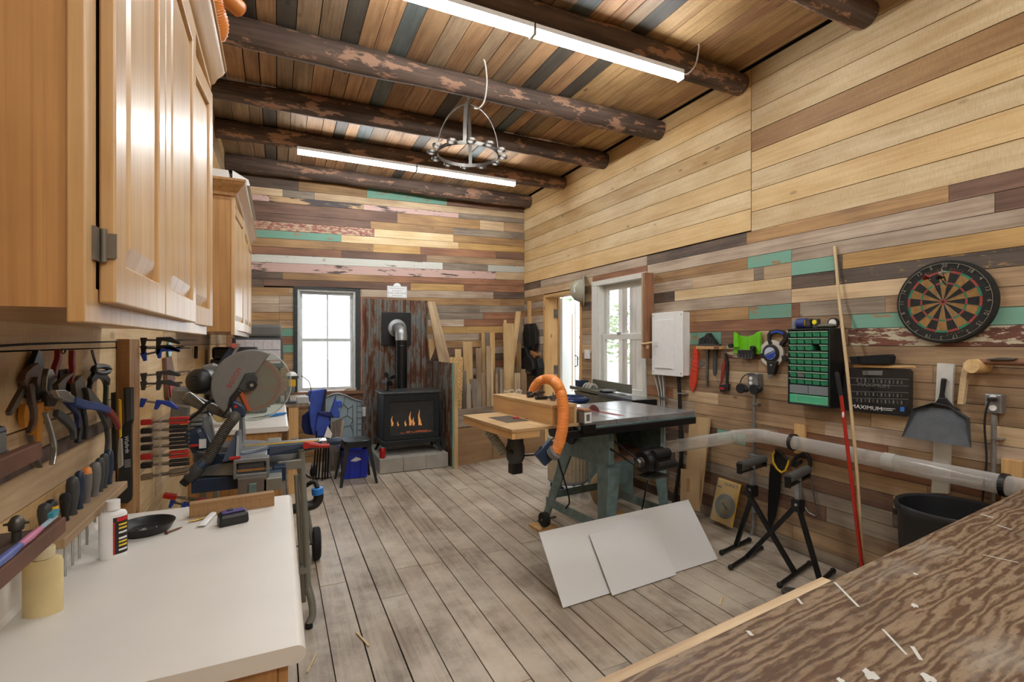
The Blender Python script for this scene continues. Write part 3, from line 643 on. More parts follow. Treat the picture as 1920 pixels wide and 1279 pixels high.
G().lathe([(.001, 0), (.05, 0), (.066, .006), (.077, .026), (.0785, .027), (.0785, .029), (.075, .029), (.063, .009), (.05, .005), (.001, .005)], n=36).build('bowl', M_black, t, smooth=50)
g = G()
for i in range(14): a = random.uniform(0, 6.28); r = random.uniform(0, .04); q = Vector((r * math.cos(a), r * math.sin(a), .008)); g.tube([q, q + Vector((random.uniform(-.015, .015), random.uniform(-.015, .015), .002))], [.0035, .0015], 6)
o = g.build('loose_screws', M_dsteel, t); o['kind'] = 'stuff'
a = PZ(312, 999, CZ + .005); b = PZ(342, 988, CZ + .004); t = thing('wood_screw', 'long brown screw lying on the pale counter', 'screw', (a.x, a.y, CZ))
M_scr = mat('bronze screw', '7d5f4a', .4, .7)
d = (b - a).normalized(); P(G().tube([a, a + d * .006, a + d * .02, b - d * .012, b], [.0065, .0035, .003, .003, .0008], 10), 'shank', M_scr, t); P(G().cyl(a - d * .002, a, .0075, n=14), 'head', M_scr, t)
a = PZ(*zc4(575, 738), CZ); b = PZ(*zc4(1256, 634), CZ); d = (b - a).normalized()
g = G().bx(0, (b - a).length, 0, .034, 0, .05); o = tag(g.build('wood_block', W['bpine'], mw=frame(a, d, (0, 0, 1)), bevel=.002), 'brown offcut of lumber lying across the far end of the pale counter', 'wood block')
a = PZ(437, 981, CZ); t = thing('tool_battery', 'black and purple tool battery lying by the wood block', 'battery', a, rz=16)
G().hexa([(-.044, -.025, 0), (.044, -.025, 0), (.044, .025, 0), (-.044, .025, 0), (-.042, -.022, .034), (.042, -.022, .034), (.042, .022, .041), (-.042, .022, .041)]).build('case', M_black, t, bevel=.007)
G().bx(-.034, .034, -.01, .019, .036, .043).build('slide_rail', mat('purple plastic', '4a3f7a', .5), t, bevel=.003); G().bx(-.016, .0, -.0, .012, .042, .047).build('contact_block', M_dgrey, t)
a = PZ(*zc4(670, 792), CZ + .007); b = PZ(*zc4(795, 665), CZ + .007); t = thing('glue_tube', 'crumpled white glue tube in front of the wood block', 'tube', (a.x, a.y, CZ)); d = (b - a)
n_ = Vector((-d.y, d.x, 0)).normalized(); rg = []
for f, w_, h_ in ((0, .013, .0012), (.3, .012, .005), (.75, .011, .0065), (.8, .004, .004), (1, .004, .004)):
    c = a + d * f; rg.append([c + n_ * w_ * math.cos(q) + Vector((0, 0, h_ * math.sin(q))) for q in [k * math.pi / 6 for k in range(12)]])
P(G().loft(rg[:3]), 'tube_body', M_white, t, smooth=50); P(G().loft(rg[3:]), 'nozzle', M_blue, t)
a = PZ(*zc4(570, 760), CZ + .005); b = PZ(*zc4(720, 725), CZ + .005); one(G().tube([a, a.lerp(b, .5), b], [.003, .005, .003], 8), 'drill_bit', mat('brass coated steel', 'a78b4d', .35, .8), 'short brassy drill bit lying beside the glue tube', 'drill bit')
# ------------------------------------------------------------------ screwdriver rack and small shelves on the left wall
one(G().bx(XL + .002, -.448, 1.494, 2.03, 1.018, 1.042), 'tool_rack', W['tan'], 'thick weathered rack board holding the screwdrivers', 'rack', bevel=.003)
one(G().bx(XL + .002, XL + .02, 1.30, 1.60, .99, 1.016), 'wall_batten', W['ltan'], 'pale batten fixed to the wall under the screwdriver rack', 'batten')
M_mah = mat('dark red shelf edge paint', '6a4636', .6, var=.3)
t = thing('tool_shelf', 'lower narrow shelf with red-brown lip and drill chucks at left edge', 'shelf', (-.47, 1.15, 1.1))
P(G().bx(XL + .002, -.415, .9, 1.325, 1.108, 1.12), 'board', W['dbrown'], t); P(G().bx(-.415, -.397, .9, 1.33, 1.106, 1.138), 'lip', M_mah, t, bevel=.003)
t = thing('tool_shelf', 'upper narrow shelf with red-brown lip and tape measure at left edge', 'shelf', (-.47, 1.0, 1.29))
P(G().bx(XL + .002, -.415, .8, 1.21, 1.285, 1.297), 'board', W['dbrown'], t); P(G().bx(-.415, -.397, .8, 1.215, 1.283, 1.315), 'lip', M_mah, t, bevel=.003)
def screwdriver(y, m, hh, r, label, x=-.492, top=None, shaft=.12):
    t = thing('screwdriver', label, 'screwdriver', (x, y, 1.0425), group='screwdrivers in the rack')
    G().lathe([(.001, .0), (r * .75, .0), (r * .62, .012), (r * .8, .03), (r, .05), (r, hh * .8), (r * .82, hh * .95), (r * .4, hh), (.001, hh)], n=14).build('handle', m, t, smooth=45)
    G().cyl((0, 0, -shaft), (0, 0, .0), .0032, n=8).build('shaft', M_steel, t)
    if top: G().lathe([(r * 1.01, hh * .82), (r * .84, hh * .96), (r * .42, hh * 1.01), (.001, hh * 1.012)], n=14).build('cap', top, t, smooth=45)
sd = [(96, M_yellow, .078, .0135, 'yellow and black handled screwdriver in the rack', M_black), (122, M_black, .07, .012, 'short black screwdriver with red spots in the rack', M_rubber), (136, M_dgrey, .1, .0145, 'tall dark grey screwdriver, third in the rack', None),
 (149, M_navy, .104, .012, 'dark teal screwdriver beside the tall grey one', None), (163, M_grey, .1, .012, 'grey screwdriver with an orange cap', M_orange), (178, M_grey, .1, .0145, 'fat grey screwdriver right of the orange-capped one', None),
 (187, M_dgrey, .104, .0125, 'dark grey screwdriver second from the blue one', None), (195, M_dgrey, .108, .0125, 'dark grey screwdriver next to the blue one', None), (204, M_navy, .112, .013, 'blue handled screwdriver at the far end of the rack', None)]
for u, m, hh, r, l, tp in sd: screwdriver(PX(u, 950, -.492).y, m, hh, r, l, top=tp, shaft=random.uniform(.08, .15))
o = screwdriver(PX(84, 950, -.5).y, M_dgrey, .075, .014, 'grey handled driver left of the yellow screwdriver', x=-.5)
def chuck(y, x, z, s, label, m=M_dsteel):
    t = thing('drill_chuck', label, 'drill chuck', (x, y, z), group='drill chucks on the shelf')
    G().lathe([(.001, 0), (.012 * s, 0), (.012 * s, .035 * s), (.018 * s, .036 * s), (.02 * s, .06 * s), (.012 * s, .075 * s), (.004 * s, .08 * s), (.001, .08 * s)], n=16).build('chuck_body', m, t, smooth=40)
    G().tube([(-.03 * s, 0, .055 * s), (.03 * s, 0, .055 * s)], .004 * s, 8).build('key_bar', M_dsteel, t)
chuck(1.26, -.45, 1.12, .62, 'small dark drill chuck nearest the toothbrush'); chuck(1.34, -.5, 1.0425 - .0, 1.1, 'brassy drill chuck beside the grey driver') if False else None
chuck(1.2, -.5, 1.12, .75, 'larger drill chuck against the wall on the lower shelf', mat('brassy steel', '8a7350', .4, .7)); chuck(1.12, -.45, 1.12, .6, 'drill chuck at the far left edge of the lower shelf')
a, b = Vector((-.405, 1.02, 1.145)), Vector((-.405, 1.30, 1.149)); t = thing('toothbrush', 'blue and pink toothbrush lying on the shelf lip', 'toothbrush', a)
P(G().tube([a, a.lerp(b, .3), a.lerp(b, .45)], [.006, .008, .006], 8), 'handle', mat('blue toothbrush plastic', '5a67a8', .4), t, smooth=50); P(G().tube([a.lerp(b, .45), a.lerp(b, .6), a.lerp(b, .75)], [.006, .007, .005], 8), 'grip', mat('pink toothbrush plastic', 'c77a9c', .4), t, smooth=50)
P(G().tube([a.lerp(b, .75), b], [.0045, .0045], 8), 'neck', mat('pale blue toothbrush plastic', '9fb6c4', .4), t); P(G().box(b + Vector((0, -.01, .008)), (.009, .03, .01)), 'bristles', mat('teal bristles', '3d8f9e', .8), t)
t = thing('tape_measure', 'navy and grey tape measure on the upper shelf at left edge', 'tape measure', (-.44, 1.12, 1.297))
G().box((0, 0, .03), (.035, .07, .06)).build('case', M_navy, t, bevel=.008); G().box((.018, 0, .032), (.004, .045, .035)).build('label_plate', M_grey, t, bevel=.002); G().box((0, .035, .008), (.028, .02, .014)).build('foot', M_alu, t)
t = thing('utility_case', 'upright black tool with silver edge behind the tape measure', 'tool', (-.49, 1.1, 1.297)); G().box((0, 0, .08), (.03, .07, .15)).build('case', M_black, t, bevel=.01); G().box((.016, .025, .08), (.004, .008, .12)).build('edge_strip', M_steel, t)
# ------------------------------------------------------------------ pliers hung on the wall
def z1(x, y): return (x / 4.263, 600 + y / 4.263)
PS = 4.263
def lpl(t, name, pts, m, c, th=.012, sm=None):
    q = [lw(*z1(*p), c) for p in pts]; return P(G().prism(q, c - th, c, WL), name, m, t, bevel=.0015)
def lst(t, name, pts, ws, m, c, th=.012):
    ws = ws if isinstance(ws, (list, tuple)) else [ws] * len(pts)
    q = [lw(*z1(*p), c) for p in pts]; s = PX(*z1(*pts[0]), XL + c); dep = s.x * SN + s.y * CS; k = dep / (FPX * PS) * 1.08
    n = max(2, len(q)); qq = bend(q, 5); 
    ww = [k * (ws[min(len(ws) - 1, int(i / 5))] * (1 - (i % 5) / 5) + ws[min(len(ws) - 1, int(i / 5) + 1)] * (i % 5) / 5) for i in range(len(qq))]
    return P(G().prism(strip(qq, ww), c - th, c, WL), name, m, t, bevel=.002)
def plier(label, x, y): 
    p = PX(*z1(x, y), XL + .02); return thing('pliers', label, 'pliers', (XL + .03, p.y, p.z), group='pliers hung on the wall')
M_rust = mat('rusty steel', '6b5a50', .55, .6, c2='4a3c35'); M_ygrip = mat('yellow grip', 'c9892a', .5); M_rgrip = mat('dark red grip', '8c2a24', .5); M_bgrip = mat('blue grip', '2f4c92', .5)
t = plier('needle-nose pliers with yellow grips behind the rusty pliers', 310, 600); 
lpl(t, 'jaw', [(310, 238), (330, 245), (352, 330), (360, 430), (385, 600), (300, 650), (240, 620), (210, 500), (250, 400)], M_blackm, .02); lst(t, 'grip', [(330, 660), (330, 760), (325, 860), (318, 990)], [110, 100, 90, 70], M_ygrip, .026, .016); lpl(t, 'grip_guard', [(360, 690), (445, 700), (440, 715), (395, 730)], M_ygrip, .026); lst(t, 'grip', [(230, 690), (215, 760), (225, 850)], [90, 80, 60], M_ygrip, .018)
t = plier('rusty slip-joint pliers hung nearest on the wall', 270, 480)
lpl(t, 'jaw', [(315, 345), (345, 390), (330, 470), (310, 520), (225, 530), (195, 490), (215, 420), (270, 370)], M_rust, .046); lst(t, 'handle', [(262, 500), (272, 620), (292, 740), (285, 820), (250, 900)], [85, 66, 50, 45, 20], M_rust, .05, .01); lst(t, 'handle', [(215, 540), (160, 630), (92, 750)], [58, 50, 40], M_dsteel, .04, .01)
P(G().cyl(Vector((XL + .046, *lw(*z1(265, 490), .046))), Vector((XL + .056, *lw(*z1(265, 490), .046))), .01, n=14), 'pivot', M_rust, t)
t = plier('locking pliers with curved bright steel handles', 420, 560); lpl(t, 'jaw', [(395, 388), (425, 395), (458, 470), (450, 560), (400, 600), (375, 560), (380, 450)], M_steel, .03); lst(t, 'handle', [(385, 740), (420, 850), (450, 960), (457, 1050), (443, 1158)], [16, 20, 24, 22, 18], M_steel, .05); lst(t, 'handle', [(272, 920), (282, 1020), (310, 1100), (345, 1178)], [18, 20, 20, 16], M_dsteel, .03)
lpl(t, 'link', [(375, 585), (450, 565), (470, 640), (440, 690), (385, 690)], M_rust, .028)
t = plier('aviation snips with wing-shaped steel blades', 530, 470); lpl(t, 'blade', [(465, 515), (530, 455), (590, 420), (585, 440), (535, 500), (520, 570), (470, 560)], M_dsteel, .05); lst(t, 'handle', [(500, 590), (580, 680), (640, 760), (640, 860)], [40, 34, 34, 28], mat('dark blue grip', '232c55', .5), .052); lst(t, 'handle', [(470, 740), (540, 790), (600, 860), (612, 950)], [50, 62, 60, 40], M_dgrey, .046)
P(G().cyl(Vector((XL + .05, *lw(*z1(480, 610), .05))), Vector((XL + .058, *lw(*z1(480, 610), .05))), .013, n=16), 'pivot', M_steel, t)
t = plier('snips with two upturned red and black handles', 530, 330); lst(t, 'handle', [(490, 238), (485, 320), (460, 400), (450, 470)], [44, 50, 52, 48], M_rgrip, .03); lst(t, 'handle', [(600, 242), (598, 330), (600, 400), (580, 505)], [44, 50, 42, 24], M_rgrip, .036); lpl(t, 'spring_block', [(480, 400), (560, 390), (640, 470), (630, 580), (540, 570), (480, 480)], M_blackm, .022); P(G().tube([Vector((XL + .03, *lw(*z1(505 + 16 * math.cos(q), 250 + 18 * math.sin(q)), .03))) for q in [k * .628 for k in range(10)]], .002, 6, closed=True), 'wire_loop', M_blackm, t)
t = plier('pliers with long blue and red sleeved handle', 640, 640); lpl(t, 'jaw', [(450, 560), (530, 560), (615, 625), (610, 665), (540, 650), (480, 620)], M_steel, .062); lst(t, 'grip', [(612, 645), (720, 680), (800, 690), (885, 720)], [60, 62, 60, 52], M_bgrip, .066, .016); lst(t, 'tail', [(870, 712), (920, 760), (950, 810), (968, 865)], [48, 44, 40, 30], M_rgrip, .064, .014)
t = plier('black end-cutting pincers with round head', 810, 420)
P(G().tube([Vector((XL + .03, *lw(*z1(810 + 62 * math.cos(q), 398 + 27 * math.sin(q)), .03))) for q in [k * .39 for k in range(16)]], .009, 8, closed=True), 'jaw_ring', M_blackm, t, smooth=60)
lst(t, 'handle', [(770, 440), (740, 510), (735, 580), (750, 640)], [50, 30, 30, 26], M_blackm, .03); lst(t, 'handle', [(840, 440), (865, 520), (862, 650), (865, 800)], [56, 40, 36, 36], mat('dark green grip', '223a2c', .6), .03); lpl(t, 'joint', [(770, 420), (850, 420), (885, 470), (880, 520), (830, 470), (790, 470), (740, 510), (735, 470)], M_blackm, .034)
t = plier('black-handled side cutters below the snips', 650, 700); lst(t, 'handle', [(625, 660), (640, 760), (655, 860), (640, 985)], [36, 50, 52, 44], M_black, .046); lst(t, 'handle', [(665, 650), (690, 760), (702, 860), (700, 955)], [34, 44, 44, 38], M_black, .042); lpl(t, 'jaw', [(600, 500), (660, 440), (700, 560), (690, 660), (620, 660)], M_dsteel, .04)
t = plier('long dark nippers hanging beside the pincers', 840, 700); lst(t, 'handle', [(800, 690), (840, 770), (880, 870)], [36, 40, 30], M_dgrey, .05); lst(t, 'handle', [(870, 850), (880, 960), (870, 1070)], [34, 34, 30], M_dgrey, .044); lpl(t, 'jaw', [(700, 540), (740, 560), (830, 680), (800, 720), (720, 640)], M_dsteel, .052)
one(G().tube([Vector((XL + .012, *lw(*z1(x, y), .012))) for x, y in ((-40, 212), (0, 208), (200, 195), (450, 186), (700, 180), (950, 172))], .0028, 8), 'black_rope', M_rubber, 'black cord strung along the wall above the pliers', 'cord')
one(G().bx(XL + .002, XL + .014, 1.35, 2.2, 1.20, 1.235), 'tool_rail', M_rust, 'rusty metal rail behind the hanging pliers', 'rail')
one(G().tube([Vector((XL + .02, *lw(*z1(*q), .02))) for q in ((735, 245), (750, 300), (770, 365))], [.004, .004, .003], 6), 'hook_tool', M_dsteel, 'bent steel hook above the round pincers', 'hook')
# post with clamps
one(G().bx(XL + .002, -.50, 2.29, 2.44, .78, 1.512), 'wall_post', W['bpine'], 'brown upright post carrying the clamps on the left wall', 'post')
t = thing('spirit_level', 'black flat tool with white lettering hung on the post', 'level', (-.49, 2.26, .92))
def q2(x, y): return vy(200 + x / 4.263, 680 + y / 4.263, 2.26)
P(G().prism([q2(*a) for a in ((140, 200), (215, 195), (218, 460), (205, 500), (208, 1060), (200, 1095), (170, 1120), (120, 1118), (88, 1095), (95, 1000), (125, 520), (150, 470))], -.006, .012, VY(2.26)), 'blade_body', M_black, t, bevel=.002)
P(G().prism([q2(*a) for a in ((160, 205), (212, 200), (216, 450), (165, 470))], .012, .022, VY(2.26)), 'handle', M_dgrey, t, bevel=.003)
lb = vy(200 + 168 / 4.263, 680 + 650 / 4.263, 2.26); textmesh('WizArds', .0175, VY(2.26) @ T(lb[0], lb[1], .0125) @ R(-87), 'lettering', M_lwht, t)
lb = vy(200 + 146 / 4.263, 680 + 650 / 4.263, 2.26)
for k in range(6): q = vy(200 + 175 / 4.263, 680 + (772 + k * 11) / 4.263, 2.26); P(G().box((0, 0, 0), (.018, .0011, .0008), VY(2.26) @ T(q[0], q[1], .0125) @ R(6)), 'print_line', M_lwht, t)
t = thing('hobby_saw', 'narrow dark strip tool with silver key plate beside the lettered level', 'saw', (-.52, 2.2, .95))
P(G().prism([vy(200 + a / 4.263, 680 + b / 4.263, 2.2) for a, b in ((40, 240), (75, 235), (80, 860), (50, 860))], 0, .01, VY(2.2)), 'blade', M_blackm, t); P(G().prism([vy(200 + a / 4.263, 680 + b / 4.263, 2.2) for a, b in ((105, 600), (130, 605), (140, 820), (95, 845), (92, 720))], .0, .012, VY(2.2)), 'key_plate', M_steel, t, bevel=.003)
P(G().prism([vy(200 + a / 4.263, 680 + b / 4.263, 2.2) for a, b in ((100, 290), (118, 300), (122, 590), (108, 600))], 0, .008, VY(2.2)), 'strap', M_yellow, t)
M_cl = mat('worn bronze clamp steel', '8d7f6b', .4, .6)
def spring_clamp(v, m, label, y=2.47, x=-.495, tilt=0, s=1.0, steel=M_cl):
    z = PY(300, v, y).z; mw = T(x, y, z) @ R(tilt, 'Y'); t = thing('spring_clamp', label, 'clamp', group='spring clamps on the post', mw=mw)
    for q in (1, -1):
        G().prism([(.0, .002 * q), (.04 * s, .003 * q), (.09 * s, .006 * q), (.135 * s, .013 * q), (.135 * s, .009 * q), (.09 * s, .0015 * q), (.0, -.0005 * q)], -.012, .012, R(90, 'X')).build('jaw', steel, t)
        G().bx(.09 * s, .16 * s, -.014, .014, .003 if q > 0 else -.014, .014 if q > 0 else -.003).build('grip', m, t, bevel=.003)
    G().bx(-.006, .032 * s, -.015, .015, -.011, .011).build('tip_pad', m, t, bevel=.003); G().cyl((.06 * s, -.016, 0), (.06 * s, .016, 0), .006, n=10).build('pivot', M_steel, t)
    return t
for v, m, l in ((790, M_red, 'topmost red-tipped spring clamp on the post'), (806, M_black, 'black-tipped spring clamp just under the topmost red one'), (822, M_black, 'middle black-tipped spring clamp between the two red ones'), (837, M_black, 'black-tipped spring clamp with white sticker above the lower red one'), (854, M_red, 'lower red-tipped spring clamp on the post'), (870, M_black, 'black-tipped spring clamp under the lower red one')): spring_clamp(v, m, l)
spring_clamp(892, M_cl, 'bare bronze spring clamp with sticker, lowest on the post', tilt=-4)
spring_clamp(930, M_red, 'larger pink-gripped bronze clamp slanting behind the counter end', y=2.76, x=-.47, tilt=17, s=1.5)
def bar_clamp(v, m, label, L=.17, x=-.5, y=2.47, tilt=0, yaw=0, steel=M_dsteel):
    z = PY(300, v, y).z; t = thing('trigger_clamp', label, 'clamp', group='trigger clamps on the post', mw=T(x, y, z) @ R(yaw) @ R(tilt, 'Y'))
    G().bx(0, L, -.004, .004, -.008, .0).build('bar', steel, t); G().prism([(.0, -.03), (.012, -.03), (.02, .006), (-.004, .006)], -.006, .006, R(90, 'X')).build('fixed_jaw', m, t, bevel=.002)
    G().prism([(.05, -.032), (.062, -.032), (.07, -.006), (.13, -.022), (.135, -.012), (.1, .01), (.05, .008)], -.009, .009, R(90, 'X')).build('sliding_grip', m, t, bevel=.003); return t
bar_clamp(636, M_black, 'topmost black trigger clamp under the near cabinet', L=.2); bar_clamp(651, M_blackm, 'second black and blue trigger clamp from the top', L=.17); bar_clamp(664, M_blue, 'blue trigger clamp slanting under the black ones', L=.15, tilt=-14)
bar_clamp(702, M_dgrey, 'upper grey trigger clamp with bare bar end', L=.17, tilt=-5, steel=M_steel); bar_clamp(717, M_dgrey, 'lower grey trigger clamp', L=.14)
bar_clamp(748, M_blue, 'blue trigger clamp with its silver bar reaching past the post', L=.17, tilt=12, steel=M_steel)
bar_clamp(942, M_blue, 'large blue ribbed clamp lying behind the counter end', L=.2, y=2.78, x=-.45, tilt=20)
t = thing('circular_blade', 'small pale teal saw blade hung under the cabinet', 'saw blade', (XL + .005, 3.24, 1.42)); c = PX(318, 655, XL + .01)
g = G(); n = 36; g.prism([((.05 if k % 2 else .043) * math.cos(k * math.pi / n), (.05 if k % 2 else .043) * math.sin(k * math.pi / n)) for k in range(2 * n)], 0, .003, frame(c, (0, 1, 0), (1, 0, 0))); P(g, 'blade', mat('teal coated steel', '8fc4bb', .3, .3), t)
P(G().cyl(c, c + Vector((.008, 0, 0)), .009, n=12), 'nail', M_dsteel, t)
t = thing('pruning_saw', 'slim dark red pruning saw with wooden sheath on the left wall', 'saw', (XL + .02, 3.24, 1.2))
P(G().prism([lw(*q, .02) for q in ((312, 672), (322, 668), (328, 700), (329, 745), (322, 758), (316, 745))], 0, .02, WL), 'sheath', W['rbrown'], t); P(G().prism([lw(*q, .024) for q in ((317, 715), (327, 712), (328, 742), (320, 745))], .02, .026, WL), 'red_stripe', M_red, t)
one(G().cyl(PX(368, 650, XL + .02), PX(367, 672, XL + .02), .012, n=10), 'black_marker', M_black, 'small black tool with red tip hung on the wall beyond the clamps', 'tool')
# ------------------------------------------------------------------ sliding mitre saw on its folding stand
def zA(x, y): return (385 + x / 9.137, 640 + y / 9.137)
def zB(x, y): return (400 + x / 7.104, 780 + y / 7.104)
def zCc(x, y): return (340 + x / 6.395, 760 + y / 6.395)
ms = thing('mitre_saw', 'grey and blue sliding mitre saw with clear blade guard on its stand', 'mitre saw', (-.1, 2.85, .86))
YS = 2.86
bc = vy(*zA(800, 745), YS)                      # blade centre
def dsk(r, a0, a1, n): return [(bc[0] + r * math.cos(math.radians(a0 + (a1 - a0) * k / n)), bc[1] + r * math.sin(math.radians(a0 + (a1 - a0) * k / n))) for k in range(n + 1)]
M_guard = mat('grey cast guard', '7f807e', .45, .3, var=.1); M_bl = mat('resin stained blade steel', 'a5765f', .5, .3, c2='93897b', ns=14)
M_clr = clear('clear polycarbonate guard', 'eef3ef', .07, .1)
g = G().prism(dsk(.180, 62, 240, 36) + [vy(*zA(400, 1100), YS), vy(*zA(430, 960), YS), vy(*zA(560, 800), YS), vy(*zA(610, 700), YS), vy(*zA(690, 560), YS), vy(*zA(860, 545), YS)], -.045, .022, VY(YS)); P(g, 'upper_guard', M_guard, ms, bevel=.006)
g = G(); n = 48; rr = [(.146 if k % 2 else .139) for k in range(2 * n)]; g.prism([(bc[0] + rr[k] * math.cos(k * math.pi / n + .02 * (k % 2)), bc[1] + rr[k] * math.sin(k * math.pi / n)) for k in range(2 * n)], -.012, -.009, VY(YS)); bl = P(g, 'blade', M_bl, ms)
g = G(); g.ring(.118, .132, -.0085, -.008, VY(YS) @ T(bc[0], bc[1], 0), 40); P(g, 'blade_band', mat('orange blade coating', 'b3613a', .45), bl)
g = G().prism(dsk(.184, 66, -100, 34) + dsk(.03, -100, 66, 12), .0, .004, VY(YS)); P(g, 'lower_guard', M_clr, ms)
g = G().prism(dsk(.186, 66, -100, 34) + dsk(.181, -100, 66, 34), -.022, .006, VY(YS)); P(g, 'guard_rim', clear('milky guard rim', 'e6ebe6', .5, .2), ms)
g = G().prism([vy(*zA(*q), YS) for q in ((690, 560), (860, 545), (900, 620), (880, 740), (840, 830), (740, 850), (640, 850), (560, 800))], .006, .024, VY(YS)); P(g, 'arbor_plate', M_dgrey, ms, bevel=.004)
P(G().cyl(Vector((bc[0], YS - .03, bc[1])), Vector((bc[0], YS + .03, bc[1])), .024, n=20), 'arbor_cap', M_black, ms); P(G().cyl(Vector((bc[0], YS - .034, bc[1])), Vector((bc[0], YS - .03, bc[1])), .009, n=6), 'arbor_bolt', M_steel, ms)
g = G().prism([vy(*zA(*q), YS) for q in ((430, 960), (560, 810), (640, 850), (540, 960), (470, 1080), (330, 1270), (290, 1260), (400, 1120))], .024, .034, VY(YS)); P(g, 'linkage_arm', M_black, ms, bevel=.004)
g = G().prism([vy(*zA(*q), YS) for q in ((580, 880), (640, 850), (780, 1180), (730, 1200))], .0, .01, VY(YS)); P(g, 'warning_strip', mat('orange warning label', 'c65b2b', .5), ms)
g = G().prism([vy(*zA(*q), YS) for q in ((470, 1000), (560, 1010), (660, 1070), (700, 1140), (700, 1279), (470, 1279), (460, 1100))], .02, .06, VY(YS)); db = P(g, 'dust_boot', M_navy, ms, bevel=.01)
q = vy(*zA(535, 1095), YS); P(G().cyl(Vector((q[0], YS - .064, q[1])), Vector((q[0], YS - .059, q[1])), .008, n=14), 'boot_knob', M_red, db)
a, b = PY(*zA(260, 470), YS + .04), PY(*zA(540, 60), YS + .04); d = b - a
P(G().box((d.length / 2, 0, 0), (d.length, .04, .034), frame(a, d, (0, -1, 0))), 'handle', M_navy, ms, bevel=.008)
P(G().tube([PY(*zA(385, 440), YS + .02), PY(*zA(500, 190), YS + .02), PY(*zA(575, 40), YS + .02)], [.006, .007, .008], 8), 'handle_edge', M_steel, ms, smooth=60)
P(G().cyl(PY(*zA(490, 75), YS + .03), PY(*zA(490, 75), YS - .0), .013, n=16), 'handle_button', mat('pink red button', 'c25a4d', .5), ms)
a, b = PY(362, 716, 2.86), PY(418, 712, 2.98); d = (b - a).normalized()
P(G().tube([a - d * .012, a, a + d * .02, a + d * .05], [.03, .052, .062, .063], 20), 'motor_cap', M_black, ms, smooth=50)
for k in range(7): P(G().tube([a + Vector((0, -.03, -.05 + .016 * k)), a + d * .05 + Vector((.0, -.056, -.05 + .016 * k))], .0035, 6), 'vent_rib', M_rubber, ms) if k in (1, 2, 3, 4, 5) else None
P(G().tube([a + d * .05, a + d * .07, a + d * .14, a + d * .19], [.064, .07, .072, .06], 20), 'motor_body', M_alu, ms, smooth=50)
P(G().prism([vy(*q, 2.92) for q in ((380, 685), (400, 681), (428, 690), (440, 720), (415, 752), (395, 735))], -.02, .04, VY(2.92)), 'gear_housing', M_alu, ms, bevel=.008)
# glide arm
def link(p0, p1, w, y, name, m, th=.04):
    a, b = PY(*p0, y), PY(*p1, y); k = (b - a).length; P(G().box((k / 2, 0, 0), (k + w * .7, w, th), frame(a, b - a, (0, -1, 0))), name, m, ms, bevel=w * .28)
link((341, 735), (336, 800), .085, 3.05, 'glide_post', M_alu, .06); link((350, 745), (392, 765), .06, 3.03, 'glide_arm', M_alu); link((392, 763), (424, 776), .05, 2.98, 'glide_arm', M_alu)
P(G().tube([PY(356, 737, 3.0), PY(385, 760, 3.0)], .006, 8), 'chrome_rod', M_steel, ms)
for q in ((382, 768), (414, 772)): P(G().cyl(PY(*q, 2.99), PY(*q, 2.92), .014, n=16), 'pivot_bolt', M_dsteel, ms)
link((375, 785), (388, 850), .1, 3.0, 'rear_column', M_alu, .1); 
for k in range(3): link((360, 788 + 8 * k), (378, 787 + 8 * k), .017, 2.93, 'column_fin', M_alu, .03)
link((366, 815), (386, 855), .09, 2.9, 'bevel_body', M_navy, .08); link((358, 836), (374, 835), .012, 2.84, 'bevel_lever', M_red, .015)
P(G().box((0, 0, 0), (.03, .002, .045), T(PY(380, 832, 2.83))), 'paper_tag', M_white, ms)
P(G().tube(bez([PY(412, 748, 2.9), PY(390, 755, 2.86), PY(370, 775, 2.86), PY(350, 790, 2.88), PY(335, 800, 2.95)], 6), .008, 8), 'power_cable', M_rubber, ms, smooth=60)
P(G().box((0, 0, 0), (.03, .02, .02), T(PY(345, 795, 2.86)) @ R(-35, 'Y')), 'cable_clip', M_orange, ms, bevel=.004)
# table, fence, arm
P(G().lathe([(.001, .9), (.165, .9), (.178, .915), (.178, .958), (.17, .966), (.001, .966)], T(-.2, 2.9, 0), 40), 'turntable', M_navy, ms, smooth=40)
P(G().lathe([(.001, .9662), (.166, .9662), (.164, .9695), (.001, .9695)], T(-.2, 2.9, 0), 40), 'table_plate', M_alu, ms, smooth=40)
for k in range(5):
    rr_ = .06 + .022 * k; P(G().tube([Vector((-.2 + rr_ * math.cos(q), 2.9 + rr_ * math.sin(q), .9698)) for q in [math.radians(200 + 140 * j / 14) for j in range(15)]], .0022, 4), 'scale_line', M_dgrey, ms)
P(G().hexa([(-.1, 2.82, .91), (.2, 2.86, .925), (.2, 2.94, .925), (-.1, 2.98, .91), (-.1, 2.83, .968), (.22, 2.86, .968), (.22, 2.94, .968), (-.1, 2.97, .968)]), 'table_arm', M_navy, ms, bevel=.006)
P(G().bx(-.15, .2, 2.872, 2.886, .968, .972), 'ruler_strip', M_yellow, ms); P(G().bx(-.1, .22, 2.892, 2.928, .968, .973), 'arm_plate', M_alu, ms)
P(G().bx(.2, .245, 2.865, 2.93, .935, .972), 'arm_end', M_steel, ms, bevel=.005); P(G().tube([(.245, 2.9, .95), (.26, 2.9, .95), (.3, 2.9, .952), (.32, 2.9, .952)], [.014, .018, .024, .02], 14), 'lock_knob', M_navy, ms, smooth=50)
a = PY(*zB(1235, 385), 2.8); P(G().tube([a, a + Vector((.02, 0, 0)), a + Vector((.07, 0, -.012)), a + Vector((.115, 0, -.014))], [.021, .018, .011, .011], 12), 'detent_lever', M_red, ms, smooth=60); P(G().cyl(a + Vector((0, .0, 0)), a + Vector((0, -.024, 0)), .017, n=16), 'lever_hub', M_red, ms)
